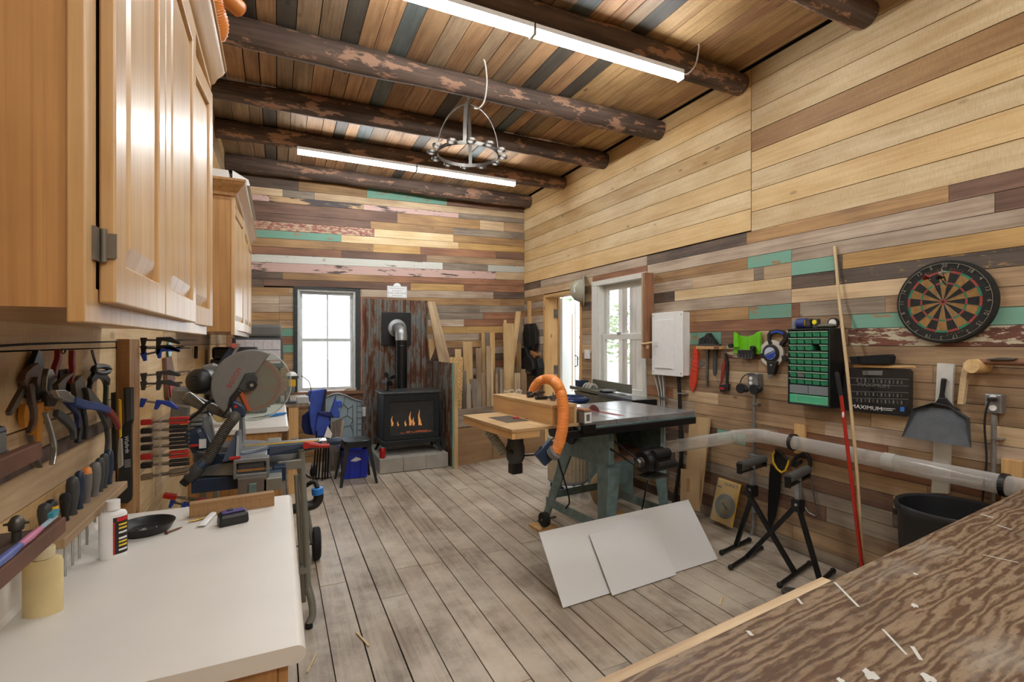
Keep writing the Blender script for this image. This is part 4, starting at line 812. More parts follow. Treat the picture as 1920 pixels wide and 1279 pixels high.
P(G().hexa([(-.175, 2.62, .955), (-.16, 2.62, .955), (-.16, 2.85, .955), (-.175, 2.85, .955), (-.172, 2.66, 1.06), (-.163, 2.66, 1.06), (-.163, 2.84, 1.06), (-.172, 2.84, 1.06)]), 'fence', M_alu, ms); P(G().hexa([(-.185, 2.96, .955), (-.16, 2.96, .955), (-.16, 3.2, .955), (-.185, 3.2, .955), (-.18, 2.96, 1.11), (-.165, 2.96, 1.11), (-.165, 3.16, 1.08), (-.18, 3.16, 1.08)]), 'fence', M_alu, ms)
P(G().hexa([(-.23, 2.64, .95), (-.18, 2.64, .95), (-.18, 2.9, .95), (-.23, 2.9, .95), (-.19, 2.68, 1.05), (-.175, 2.68, 1.05), (-.175, 2.88, 1.05), (-.19, 2.88, 1.05)]), 'fence_back', M_navy, ms)
a = PY(*zB(215, 572), 2.62); P(G().tube([a, a + Vector((.045, 0, .004))], [.009, .006], 10), 'fence_lever', M_red, ms)
g = G(); frect(g, -.185, -.035, .865, .957, -.05, .0, .014, VY(2.62), wb=.022, wt=.02); P(g, 'base_wing', M_alu, ms, bevel=.004)
P(G().bx(-.175, -.045, 2.66, 2.9, .9, .955), 'base_body', M_alu, ms, bevel=.006); P(G().bx(-.165, -.055, 2.635, 2.65, .905, .935), 'carry_grip', M_dgrey, ms, bevel=.004)
P(G().hexa([(-.34, 2.74, .87), (-.18, 2.66, .875), (-.18, 2.72, .875), (-.34, 2.8, .87), (-.33, 2.75, .905), (-.18, 2.665, .94), (-.18, 2.715, .94), (-.33, 2.79, .905)]), 'base_outrigger', M_alu, ms, bevel=.006)
P(G().lathe([(.001, .885), (.12, .885), (.13, .9), (.13, .918), (.001, .918)], T(.01, 2.95, 0), 32), 'base_front', M_alu, ms, smooth=40)
P(hose([PY(*zA(500, 1275), 2.8), PY(438, 785, 2.78), PY(422, 806, 2.76), PY(405, 835, 2.74), PY(392, 858, 2.72), PY(382, 868, 2.71)], .0255, .0018, 14, .008), 'dust_hose', mat('dark ribbed hose', '4a453d', .6), ms, smooth=70)
P(G().tube([PY(384, 866, 2.71), PY(374, 876, 2.70)], .024, 16), 'hose_collar', M_navy, ms); P(G().tube([PY(374, 876, 2.70), PY(362, 888, 2.69), PY(352, 899, 2.69)], [.03, .029, .022], 16), 'hose_reducer', M_dgrey, ms, smooth=50); P(G().tube([PY(352, 899, 2.69), PY(343, 908, 2.69)], .019, 16), 'hose_end', M_black, ms)
bm = vy(*zA(505, 625), YS); textmesh('BOSCH', .033, VY(YS) @ T(bm[0], bm[1], .0225) @ R(62), 'lettering', mat('red lettering', 'a8322c', .5), ms)
# folding stand
st = thing('saw_stand', 'folding tube stand with rubber wheels carrying the mitre saw', 'saw stand', (.05, 3.1, 0)); M_tube = mat('grey green stand tube', '8f9188', .4, .5, var=.1)
P(G().tube([(.113, 2.85, .935), (.135, 2.85, .5), (.15, 2.85, .16)], .0165, 14), 'leg', M_tube, st, smooth=50); P(G().tube(bez([(.148, 2.85, .2), (.165, 2.83, .12), (.168, 2.82, .06), (.15, 2.81, .022)], 5), .019, 12), 'leg_bend', M_tube, st, smooth=50); P(G().cyl((.15, 2.81, 0), (.15, 2.81, .03), .02, n=14), 'foot', M_blackm, st)
P(G().tube([(.1, 3.62, .86), (.22, 3.68, .12)], .0165, 14), 'leg', M_tube, st); P(G().tube([(-.34, 2.95, .86), (-.36, 2.95, .0)], .0165, 14), 'leg', M_tube, st); P(G().tube([(-.34, 3.6, .86), (-.36, 3.6, .0)], .0165, 14), 'leg', M_tube, st)
P(G().bx(.0, .115, 2.83, 2.87, .835, .885), 'cross_arm', M_tube, st, bevel=.004); P(G().bx(-.36, .02, 2.7, 2.76, .80, .865), 'cross_beam', M_navy, st, bevel=.004); P(G().bx(-.06, .02, 2.6, 3.7, .80, .86), 'main_beam', M_tube, st, bevel=.004)
P(G().bx(-.02, .04, 2.76, 2.83, .80, .875), 'joint_block', M_navy, st, bevel=.005); P(G().bx(.07, .145, 2.83, 2.87, .28, .31), 'lower_brace', M_tube, st); P(G().tube([(.09, 2.86, .8), (.13, 2.9, .1)], .012, 10), 'brace', M_tube, st)
P(G().bx(-.165, -.045, 2.6, 2.62, .76, .87), 'mount_plate', mat('brown grey steel plate', '7c736a', .5, .5), st, bevel=.002); P(G().bx(-.12, -.088, 2.588, 2.601, .8, .845), 'mount_latch', M_green, st, bevel=.002); P(G().bx(-.118, -.09, 2.584, 2.6, .765, .79), 'latch_lever', M_red, st, bevel=.002)
P(G().bx(-.16, -.05, 2.62, 2.76, .8, .82), 'mount_rail', M_alu, st)
for (x, y, r) in ((.245, 3.69, .108), (-.33, 3.69, .108)):
    M_ = frame((x, y, r), (0, 1, 0), (1, 0, 0)); wh = P(G().lathe([(.05, -.024), (r - .012, -.026), (r, -.016), (r, .016), (r - .012, .026), (.05, .024)], M_, 28), 'wheel', M_rubber, st, smooth=40); P(G().lathe([(.001, -.02), (.052, -.02), (.052, .02), (.001, .02)], M_, 20), 'hub', M_grey, wh)
P(G().cyl((-.35, 3.69, .108), (.26, 3.69, .108), .008, n=10), 'axle', M_dsteel, st)
# vacuum under the saw
t = thing('shop_vacuum', 'black vacuum elbow with blue collar beside the stand leg', 'vacuum', (-.14, 3.3, 0))
P(G().lathe([(.001, .04), (.17, .04), (.19, .08), (.2, .34), (.19, .36), (.19, .42), (.12, .5), (.001, .51)], T(-.14, 3.3, 0), 28), 'drum', M_dgrey, t, smooth=40)
P(G().tube(bez([(.03, 3.3, .47), PY(565, 950, 3.3), PY(577, 949, 3.3), PY(590, 945, 3.3), PY(597, 935, 3.3), PY(597, 924, 3.3)], 5), .03, 16), 'elbow', M_black, t, smooth=60)
P(G().cyl(PY(596, 927, 3.3), PY(595, 915, 3.3), .035, n=20), 'collar', mat('bright blue collar', '2f7fd0', .4), t, bevel=.004); P(G().tube(bez([PY(595, 915, 3.3), PY(592, 906, 3.32), PY(584, 905, 3.35), PY(572, 912, 3.38)], 5), .014, 10), 'valve_arm', M_black, t, smooth=60); P(G().cyl(PY(588, 912, 3.33), PY(588, 902, 3.33), .007, n=10), 'valve_stem', M_white, t)
for q in ((-.28, 3.2), (-.0, 3.2), (-.28, 3.4), (-.0, 3.4)): P(G().sph((q[0], q[1], .025), .025, 8), 'caster', M_black, t)
# ------------------------------------------------------------------ things behind the saw
one(hose([PY(425, 788, 4.1), PY(432, 780, 4.1), PY(420, 774, 4.1), PY(410, 784, 4.15)], .04, .004, 14, .016), 'ribbed_duct', M_cream, 'cream ribbed duct piece lying on the second counter', 'duct', smooth=70)
a = PZ(*zCc(1010, 130), .9155); b = PZ(*zCc(1250, 95), .9155); t = thing('utility_knife', 'knife with bright blue handle lying on the second counter', 'knife', (a.x, a.y, .9))
P(G().tube([a, a.lerp(b, .5), b], [.011, .014, .01], 10), 'handle', mat('bright blue grip', '2478b8', .4), t, smooth=60); P(G().tube([a, a.lerp(b, -.5), a.lerp(b, -.8)], [.006, .004, .002], 8), 'blade', M_dsteel, t)
t = thing('work_table', 'small plywood table on spruce legs by the back window', 'table', (-.1, 5.7, 0))
P(G().bx(-.5, .30, 5.36, 6.3, .86, .887), 'table_top', W['grey'], t); 
for q in ((.1, 5.37), (.1, 6.2), (-.48, 5.37), (-.48, 6.2)): P(G().bx(q[0], q[0] + .09, q[1], q[1] + .04, 0, .86), 'leg', W['stud'], t)
t = thing('thickness_planer', 'grey planer with printed chart on its hood by the back wall', 'planer', (-.13, 5.7, .887))
P(G().bx(-.38, .03, 5.56, 5.95, .888, 1.24), 'body', M_dgrey, t, bevel=.01)
P(G().hexa([(-.4, 5.5, 1.24), (.06, 5.5, 1.24), (.06, 5.95, 1.24), (-.4, 5.95, 1.24), (-.4, 5.56, 1.55), (.05, 5.56, 1.55), (.05, 5.9, 1.55), (-.4, 5.9, 1.55)]), 'hood', M_dgrey, t, bevel=.015); P(G().bx(-.4, .04, 5.57, 5.9, 1.55, 1.68), 'hood_top', M_grey, t, bevel=.03)
fm = frame((-.17, 5.5, 1.24), (1, 0, 0), (0, -.979, .19)); M_chart = mat('pale chart paper', 'c9c3c4', .5, var=.15, ns=25)
ch = P(G().bx(-.2, .2, .05, .29, .0, .006, fm), 'chart_plate', M_chart, t); P(G().bx(-.2, .2, .185, .19, .006, .008, fm), 'chart_rule', M_black, ch)
for k in range(5): P(G().bx(-.2 + .08 * k, -.198 + .08 * k, .19, .28, .006, .0075, fm), 'chart_line', M_black, ch)
P(G().bx(-.2, .2, .075, .082, .006, .0075, fm), 'chart_band', M_red, ch)
t = thing('tool_case', 'black tool box on the dark case left of the planer', 'tool box', (-.33, 4.9, 1.27)); P(G().bx(-.5, -.14, 4.75, 5.05, 1.27, 1.36), 'bottom', M_black, t, bevel=.012); P(G().bx(-.49, -.15, 4.76, 5.04, 1.362, 1.46), 'lid', M_black, t, bevel=.02); P(G().tube([(-.42, 4.75, 1.38), (-.42, 4.72, 1.37), (-.22, 4.72, 1.37), (-.22, 4.75, 1.38)], .008, 8), 'handle', M_black, t)
t = thing('equipment_case', 'large dark blue-black case standing on the second counter', 'case', (-.3, 4.9, .9)); P(G().bx(-.5, -.08, 4.7, 5.15, .901, 1.2), 'body', M_dgrey, t, bevel=.015); P(G().bx(-.49, -.09, 4.71, 5.14, 1.202, 1.268), 'lid', M_navy, t, bevel=.015)
t = thing('bench_grinder', 'yellow and white bench tool with grey disc at the table edge', 'bench tool', (.13, 5.45, .887)); q = lambda u, v: PY(520 + u / 12.79, 680 + v / 12.79, 5.42)
P(G().bx(.03, .17, 5.38, 5.52, .888, .91), 'base', M_dgrey, t); P(G().tube([(.09, 5.45, .9), (.09, 5.45, 1.02)], .025, 10), 'column', M_alu, t); P(G().cyl(q(330, 650), q(330, 650) + Vector((0, .05, 0)), .036, n=24), 'disc', M_grey, t)
P(G().box(q(355, 490) + Vector((0, .06, 0)), (.07, .1, .08)), 'body', M_yellow, t, bevel=.01); P(G().box(q(380, 355) + Vector((0, .06, 0)), (.1, .12, .026)), 'plate', M_dgrey, t); P(G().sph(q(340, 300) + Vector((0, .06, -.01)), .055, 10, (1, 1, .75)), 'cover', M_white, t, smooth=60)
t = thing('charger_box', 'pale grey charger box with black cable on the small table', 'charger', (.235, 5.42, .887)); P(G().bx(.175, .285, 5.38, 5.46, .888, .955), 'case', mat('pale grey plastic', 'b9bab8', .5), t, bevel=.006); P(G().tube(bez([(.28, 5.44, .9), (.31, 5.45, 1.0), (.29, 5.46, 1.1), (.22, 5.47, 1.16)], 6), .004, 6), 'cable', M_rubber, t)
# folded camping chair
t = thing('camping_chair', 'folded blue camping chair leaning by the back window', 'chair', (.42, 5.85, 0))
def zG(x, y): return (540 + x / 7.106, 660 + y / 7.106)
def cloth(name, pts, y, dy, m=M_cloth): P(G().prism([vy(*zG(*p), y) for p in pts], -dy, dy, VY(y)), name, m, t, bevel=.012)
cloth('seat_back', [(270, 520), (500, 490), (505, 560), (460, 800), (390, 850), (380, 1100), (330, 1110), (290, 950), (265, 620)], 5.85, .035); cloth('seat', [(400, 820), (540, 830), (560, 940), (490, 1130), (360, 1120), (370, 950)], 5.8, .03); cloth('armrest', [(390, 790), (650, 800), (655, 850), (600, 880), (400, 830)], 5.76, .02, mat('dark navy cloth', '1b2768', .7)); cloth('flap', [(560, 800), (635, 560), (645, 680), (690, 800), (690, 880), (600, 870)], 5.74, .02); cloth('pouch', [(630, 650), (700, 640), (725, 680), (710, 730), (650, 750)], 5.78, .03); cloth('side_panel', [(190, 850), (280, 780), (300, 1000), (340, 1110), (220, 1090), (180, 1000)], 5.95, .02, mat('dark navy shade cloth', '1d2a5e', .8))
P(G().prism([vy(*zG(*p), 5.8) for p in ((500, 495), (515, 495), (475, 790), (450, 790))], -.01, .045, VY(5.8)), 'trim', M_black, t)
for k in range(6): P(G().tube([PY(*zG(400 + 32 * k, 860), 5.8 + .02 * (k % 2)), Vector((PY(*zG(330 + 40 * k, 1600), 5.75).x, 5.7 + .04 * (k % 3), .01))], .009, 8), 'frame_tube', M_blackm, t)
P(G().prism([vy(*zG(*p), 5.72) for p in ((530, 985), (590, 1090), (570, 1150), (480, 1130))], 0, .004, VY(5.72)), 'care_tag', M_white, t)
# leaded glass panel, board, bin, stool
t = thing('leaded_glass_panel', 'arched leaded glass door panel leaning under the back window', 'glass panel', (.85, 6.55, 0)); y = 6.6
tp = [vy(*zG(x_, y_), y) for x_, y_ in ((500, 600), (600, 560), (680, 555), (760, 575), (840, 615), (920, 645), (985, 655), (985, 700), (975, 1140))]
P(G().prism(tp + [(tp[-1][0] + .0, .02), (tp[0][0], .02)], -.004, .004, VY(y)), 'glass', mat('frosted blue grey glass', '8fa0a6', .15, var=.12, ns=6), t)
P(G().tube([Vector((p[0], y - .008, p[1])) for p in tp[:8]], .012, 8), 'arch_came', M_alu, t, smooth=60)
for (a, b) in (((920, 680), (920, 1140)), ((860, 700), (870, 1140)), ((930, 720), (985, 720)), ((925, 800), (985, 800)), ((925, 880), (985, 880)), ((925, 960), (985, 960)), ((925, 1040), (985, 1040)), ((760, 600), (740, 700)), ((740, 700), (800, 760)), ((800, 760), (870, 720)), ((740, 700), (700, 760)), ((800, 760), (790, 850)), ((790, 850), (870, 900)), ((790, 850), (720, 880)), ((870, 900), (830, 980)), ((830, 980), (740, 1000)), ((830, 980), (870, 1060)), ((740, 1000), (720, 1100)), ((720, 880), (690, 960))):
    P(G().tube([PY(*zG(*a), y - .006), PY(*zG(*b), y - .006)], .004, 5), 'lead_came', M_dsteel, t)
one(G().prism([vy(*p, 6.1) for p in ((622, 791), (641, 783), (632, 880), (606, 886))], -.012, .012, VY(6.1)), 'barn_board', W['grey'], 'weathered grey board leaning between the blue chair and the stool', 'board', grain=2)
one(G().prism([vy(*p, 6.16) for p in ((634, 795), (645, 788), (637, 878), (628, 880))], -.01, .01, VY(6.16)), 'barn_board', W['gpink'], 'second narrow weathered board just behind the grey one', 'board', grain=2)
one(G().hexa([(.72, 6.12, 0), (1.0, 6.12, 0), (1.0, 6.4, 0), (.72, 6.4, 0), (.70, 6.08, .33), (1.02, 6.08, .33), (1.02, 6.42, .33), (.70, 6.42, .33)]) if False else G(), 'x', M_blue, 'x', 'x') if False else None
bn = thing('recycling_bin', 'bright blue recycling bin standing under the black stool', 'bin', (.78, 5.82, 0)); M_rb = mat('royal blue plastic', '1d31b0', .4, var=.1)
g = G(); rg = []
for (w_, d_, z_) in ((.12, .14, 0), (.145, .165, .30), (.155, .175, .302), (.155, .175, .32), (.148, .168, .32), (.14, .16, .305), (.115, .135, .01)): rg.append([Vector((.78 + sx * w_, 5.82 + sy * d_, z_ + .002)) for sx, sy in ((-1, -1), (1, -1), (1, 1), (-1, 1))])
g.loft(rg); P(g, 'tub', M_rb, bn, bevel=.004)
P(G().prism([(-.06, .2), (.0, .24), (.05, .22), (.06, .205), (.0, .19)], 0, .002, frame((.78, 5.82 - .163, 0), (1, 0, 0), (0, -1, .02))), 'emblem', M_white, bn)
for k in (-.06, .06): P(G().bx(.78 + k - .004, .78 + k + .004, 5.655, 5.675, .02, .29), 'rib', M_rb, bn)
st = thing('metal_stool', 'black metal stool with handle hole in its seat', 'stool', (.765, 5.57, 0), rz=3); M_st = mat('dark gunmetal paint', '2e3136', .3, .5, var=.2)
g = G(); rg = []
for r_, z_ in ((.15, .44), (.152, .43), (.146, .425), (.148, .452), (.14, .458), (.03, .456)): pass
hole = [(.022 * math.cos(a), .012 * math.sin(a)) for a in [2 * math.pi * k / 12 for k in range(12)]]; outer = [(.148 * math.copysign(abs(math.cos(a)) ** .35, math.cos(a)), .148 * math.copysign(abs(math.sin(a)) ** .35, math.sin(a))) for a in [2 * math.pi * k / 12 + .0001 for k in range(12)]]
g.loft([[Vector((x_, y_, z_)) for x_, y_ in pl] for pl, z_ in ((hole, .435), (outer, .425), (outer, .452), ([(x_ * .95, y_ * .95) for x_, y_ in outer], .46), (hole, .458))], closed=True); g.build('seat', M_st, st, smooth=35)
for sx in (-1, 1):
    for sy in (-1, 1):
        g = G(); rg = []
        for z_, c, e in ((.0, .195, .026), (.43, .13, .05)): rg.append([Vector((sx * a, sy * b, z_)) for a, b in ((c, c), (c - e, c), (c - e, c - .004), (c - .004, c - .004), (c - .004, c - e), (c, c - e))])
        g.loft(rg).build('leg', M_st, st)
    G().bx(-.14, .14, sx * .14 - .003, sx * .14 + .003, .385, .43).build('apron', M_st, st); G().bx(sx * .14 - .003, sx * .14 + .003, -.14, .14, .385, .43).build('apron', M_st, st)
one(G().tube(bez([PZ(570, 885, .01), PZ(580, 895, .01), PZ(600, 897, .01), PZ(622, 895, .01)], 5), .006, 6), 'extension_lead', M_rubber, 'black power cord trailing on the floor near the stool', 'cord')
t = thing('caster_dolly', 'small black caster wheel on the floor under the chair', 'caster', PZ(588, 893, 0)); G().lathe([(.001, -.02), (.05, -.02), (.055, -.012), (.055, .012), (.05, .02), (.001, .02)], T(0, 0, .055) @ R(60) @ R(90, 'X'), 20).build('wheel', M_rubber, t); G().box((0, 0, .1), (.06, .05, .06)).build('fork', M_dsteel, t, bevel=.01)
# ------------------------------------------------------------------ stove corner
M_rustm, t_, b_ = nt('rusted galvanised sheet'); L_ = t_.links.new
tc = nd(t_, 'ShaderNodeTexCoord'); mp = nd(t_, 'ShaderNodeMapping'); mp.inputs['Scale'].default_value = (9, 9, 2.2); L_(tc.outputs['Object'], mp.inputs[0]); no = nd(t_, 'ShaderNodeTexNoise'); no.inputs['Scale'].default_value = 1.2; no.inputs['Detail'].default_value = 9; no.inputs['Roughness'].default_value = .7; L_(mp.outputs[0], no.inputs['Vector'])
rp = nd(t_, 'ShaderNodeValToRGB'); e = rp.color_ramp.elements; e[0].position = .36; e[0].color = hexc('5e6365'); e[1].position = .68; e[1].color = hexc('4a2c20'); q = e.new(.47); q.color = hexc('77756d'); q = e.new(.53); q.color = hexc('64402c'); L_(no.outputs['Fac'], rp.inputs['Fac']); L_(rp.outputs['Color'], b_.inputs['Base Color']); b_.inputs['Roughness'].default_value = .6; b_.inputs['Metallic'].default_value = .25
def corrug(x0, x1, z0, z1, pitch, amp, M, th=.003):
    n = int((x1 - x0) / pitch * 8); f = [(x0 + (x1 - x0) * k / n, amp * math.sin(2 * math.pi * k / 8)) for k in range(n + 1)]
    return G().prism([(a, b) for a, b in f] + [(a, b + th) for a, b in f[::-1]], z0, z1, M)
one(corrug(1.0, 1.87, .05, 2.07, .07, .009, T(0, YB - .016, 0)), 'corrugated_panel', M_rustm, 'rusty corrugated metal heat shield on the wall behind the stove', 'metal panel', smooth=60)
t = thing('divider_panel', 'rusty corrugated side divider with wooden edge between stove and lumber', 'divider', (1.9, 6.1, 0))
P(corrug(5.66, 6.62, .0, 1.25, .07, .009, frame((1.9, 0, 0), (0, 1, 0), (0, 0, 1))), 'corrugated_sheet', M_rustm, t, smooth=60)
P(G().bx(1.895, 1.94, 5.60, 5.64, 0, 1.26), 'edge_post', W['ply'], t); P(G().bx(1.875, 1.894, 5.605, 5.63, 0, 1.26), 'edge_strip', W['teal'], t)
# hearth with tiles
ht = thing('hearth', 'low tiled hearth carrying the black gas stove', 'hearth', (1.45, 6.1, 0)); M_tile = mat('grey beige tile', 'a59f94', .4, var=.2, ns=7); M_tile2 = mat('pale grey tile', 'aaa69d', .35, var=.18, ns=6)
P(G().bx(1.06, 1.85, 5.735, 6.6, 0, .16), 'core', M_dark, ht)
for i in range(3):
    for j in range(3): P(G().bx(1.05 + .27 * i, 1.05 + .27 * i + .267, 5.722 + .293 * j, 5.722 + .293 * j + .29, .16, .172), 'tile', M_tile2, ht, bevel=.002)
    P(G().bx(1.05 + .27 * i, 1.05 + .27 * i + .267, 5.722, 5.734, .006, .159), 'tile', M_tile, ht, bevel=.002)
for j in range(3): P(G().bx(1.048, 1.06, 5.736 + .29 * j, 5.736 + .29 * j + .287, .006, .159), 'tile', M_tile, ht, bevel=.002)
# stove
sv = thing('gas_stove', 'black cast-iron gas stove with glowing fire behind glass', 'stove', (1.45, 6.08, .172)); M_sv = mat('matt black cast iron', '1f2326', .5, .3, var=.15)
x0, x1, y0, y1 = 1.12, 1.79, 5.86, 6.27
M_ = VY(y0); g = G(); frect(g, x0, x1, .345, .885, 0, -.03, .07, M_, wb=.07, wt=.09); P(g, 'front_frame', M_sv, sv, bevel=.006)
P(G().bx(x0, x0 + .02, y0 + .03, y1, .345, .885), 'side_panel', M_sv, sv, bevel=.004); P(G().bx(x1 - .02, x1, y0 + .03, y1, .345, .885), 'side_panel', M_sv, sv, bevel=.004); P(G().bx(x0, x1, y1 - .02, y1, .345, .885), 'back_panel', M_sv, sv); P(G().bx(x0 + .02, x1 - .02, y0 + .03, y1 - .02, .345, .40), 'fire_floor', M_black, sv)
P(G().bx(x0 - .03, x1 + .03, y0 - .02, y1 + .03, .888, .912), 'top_plate', mat('worn grey black top', '4a4d4e', .35, .4, var=.3), sv, bevel=.006)
P(G().bx(x0 - .02, x1 + .02, y0 - .012, y1 + .01, .29, .343), 'base_skirt', M_sv, sv, bevel=.006)
for sx, x in ((-1, x0 - .005), (1, x1 + .005)):
    for sy, y in ((-1, y0), (1, y1 - .02)):
        rg = []
        for z_, o_, e_ in ((.1735, .035, .028), (.23, .012, .034), (.30, .0, .07)): rg.append([Vector((x + sx * o_ + a * e_, y + sy * o_ * .6 + b * e_, z_)) for a, b in ((-sx, 1 if sy < 0 else -1), (0, 1 if sy < 0 else -1), (0, 0), (-sx, 0))])
        P(G().loft(rg), 'leg', M_sv, sv, bevel=.004)
P(G().bx(x0 + .068, x1 - .068, y0 + .012, y0 + .016, .41, .80), 'glass', clear('dark stove glass', '9a9a9a', .12, .05), sv)
M_fl, tt, bb = nt('gas flame'); bb.inputs['Base Color'].default_value = (.8, .25, .03, 1); bb.inputs['Emission Color'].default_value = (1, .42, .1, 1); bb.inputs['Emission Strength'].default_value = 6
for k, (u, v, hh, ww) in enumerate(((735, 799, .12, .028), (746, 799, .06, .02), (760, 799, .07, .025), (769, 798, .17, .034), (775, 798, .1, .03), (786, 797, .19, .03), (789, 798, .06, .02))):
    p = PY(u, v, 5.97 + .03 * (k % 2)); P(G().tube([p, p + Vector((.006, 0, hh * .25)), p + Vector((-.006, 0, hh * .6)), p + Vector((.006, 0, hh))], [ww * .35, ww * .5, ww * .3, .001], 8), 'flame', M_fl, sv, smooth=60)
M_em, tt, bb = nt('glowing embers'); bb.inputs['Base Color'].default_value = (.5, .1, .02, 1); bb.inputs['Emission Color'].default_value = (1, .18, .03, 1); bb.inputs['Emission Strength'].default_value = 2.2
g = G()
for k in range(40): p = Vector((random.uniform(1.33, 1.72), random.uniform(5.93, 6.05), .402)); g.sph(p, random.uniform(.007, .016), 4)
o = P(g, 'ember_bed', M_em, sv); o['kind'] = 'stuff'
for a, b in (((1.28, 6.1, .43), (1.66, 6.05, .45)), ((1.3, 5.99, .42), (1.5, 6.14, .47))): P(G().tube([a, b], .03, 10), 'ceramic_log', M_dark, sv)
# flue
fp = thing('stove_pipe', 'black stove pipe with galvanised elbow and wall plate', 'stove pipe', (1.5, 6.35, .912)); c = PY(751, 680, 6.42).x; zc = 1.67
P(G().cyl((c, 6.38, .913), (c, 6.38, 1.52), .075, n=28), 'pipe', M_blackm, fp, smooth=40); P(G().lathe([(.0755, 1.44), (.079, 1.445), (.079, 1.455), (.0755, 1.46)], T(c, 6.38, 0), 28), 'seam_ring', M_blackm, fp)
P(G().tube([(c, 6.38, 1.52), (c, 6.385, 1.58), (c, 6.42, 1.645), (c, 6.49, 1.68), (c, 6.62, 1.685)], .077, 24), 'elbow', M_galv, fp, smooth=40)
P(G().bx(c - .2, c + .19, YB - .04, YB - .032, 1.46, 1.90), 'wall_plate', M_blackm, fp, bevel=.003); P(G().lathe([(.078, 0), (.125, 0), (.12, .02), (.08, .03)], frame((c, YB - .041, 1.685), (1, 0, 0), (0, -1, 0)), 28), 'trim_collar', M_galv, fp, smooth=40)
# heat-powered fan and can
t = thing('stove_fan', 'small black heat-powered fan standing on the stove', 'fan', (1.2, 6.05, .912)); P(G().bx(1.15, 1.25, 6.0, 6.08, .913, .921), 'foot', M_blackm, t, bevel=.003); P(G().bx(1.185, 1.215, 6.03, 6.06, .921, 1.06), 'column', M_blackm, t, bevel=.004)
P(G().cyl((1.2, 5.98, 1.06), (1.2, 6.06, 1.06), .022, n=14), 'motor', M_black, t)
for k in range(4): P(G().prism([(.012, -.01), (.05, -.034), (.085, -.028), (.088, .01), (.05, .022), (.012, .012)], -.002, .002, frame((1.2, 5.985, 1.06), (1, 0, 0), (0, -1, 0)) @ R(90 * k + 30) @ R(22, 'X')), 'blade', M_blackm, t)
p = Vector((1.09, 5.78, .172)); t = thing('soda_can', 'red soda can standing on the hearth corner', 'can', p); G().lathe([(.001, .0005), (.024, .0005), (.033, .008), (.033, .105), (.027, .117), (.027, .12), (.024, .12), (.023, .116), (.001, .116)], n=24).build('body', mat('red can paint', 'b0201f', .3, .3), t, smooth=40); G().lathe([(.0232, .1165), (.0272, .1175), (.0272, .121), (.0232, .121)], n=24).build('rim', M_steel, t)
# sign over the stove
sg = thing('wall_sign', 'small white sign with blue lettering above the stove', 'sign', (1.45, YB - .01, 2.1)); a, b = bw(726, 558, .01), bw(763, 537.5, .01)
pts = [(a[0], a[1]), (b[0], a[1]), (b[0], b[1])] + [((a[0] + b[0]) / 2 + .05 * math.cos(q), b[1] + .042 * math.sin(q)) for q in [math.radians(w_) for w_ in range(0, 181, 15)]] + [(a[0], b[1])]
P(G().prism(pts, .001, .012, WB), 'board', M_white, sg, bevel=.002); M_ink = mat('blue grey lettering', '56637f', .6)
cx = (a[0] + b[0]) / 2; h_ = b[1] - a[1]; textmesh('UNTIL YOUR ROOM', .026, WB @ T(cx, a[1] + h_ * .4, .0125), 'lettering', M_ink, sg)
g = G(); frect(g, a[0] + .008, b[0] - .008, a[1] + .008, b[1] - .006, .012, .0126, .003, WB); P(g, 'border_line', M_ink, sg)
for f, w_, nn in ((.8, .1, 13), (.6, .06, 7), (.2, .06, 7)):
    for k in range(nn): xx = cx - w_ + 2 * w_ * k / (nn - 1); P(G().bx(xx - .004, xx + .003, a[1] + h_ * f - .006, a[1] + h_ * f + .006, .012, .0126, WB), 'faded_letter', M_ink, sg)
one(G().bx(.985, 1.0, YB - .006, YB - .001, .95, 2.1), 'copper_strip', mat('pink copper paint strip', 'c07a66', .5), 'thin pinkish strip beside the back window', 'strip')
t = thing('wall_outlet', 'white outlet low on the back wall beside the corrugated panel', 'outlet', (1.0, YB - .01, .9)); p = bw(682, 772, .02); P(G().bx(p[0] - .02, p[0] + .022, p[1] - .06, p[1] + .06, .02, .035, WB), 'plate', M_white, t, bevel=.004); P(G().bx(p[0] - .014, p[0] + .014, p[1] + .005, p[1] + .04, .035, .039, WB), 'socket', M_vinyl, t, bevel=.004); P(G().bx(p[0] - .014, p[0] + .014, p[1] - .04, p[1] - .005, .035, .039, WB), 'socket', M_vinyl, t, bevel=.004)
one(G().prism([(-.06, 0), (.09, .0), (.1, .03), (-.02, .035)], -.03, .03, frame((.82, YB - .025, .8825), (1, 0, 0), (0, -1, 0))), 'wood_scrap', W['gpink'], 'flat wood scrap lying on the back window sill', 'wood scrap')
# ------------------------------------------------------------------ lumber rack in the corner
def zH(x, y): return (840 + x / 7.106, 560 + y / 7.106)
def lum(pts, y, m, label, th=.019, zb=0.0, lean=.0):
    # board standing on the floor: top edge from the photo, run down to zb
    (a, b, c, d) = [vy(*p, y) for p in pts]
    g = G().prism([a, b, c, d], -th / 2, th / 2, VY(y)); o = one(g, 'lumber_board', W[m], label, 'board', 'boards standing in the lumber corner', grain=(c[0] - b[0], 0, c[1] - b[1])); return o
def down(x0, x1, yt, xb0=None, xb1=None, yb=2000): return [zH(x0, yt), zH(x1, yt), zH(xb1 if xb1 is not None else x1, yb), zH(xb0 if xb0 is not None else x0, yb)]
lum([(801, 566), (815, 565), (862, 745), (836, 745)], 6.42, 'ltan', 'long tan plank leaning steeply beside the corrugated divider')
lum([(803, 637), (822, 634), (812, 662), (806, 676)], 6.52, 'pine', 'short pale offcut with pointed end by the divider')
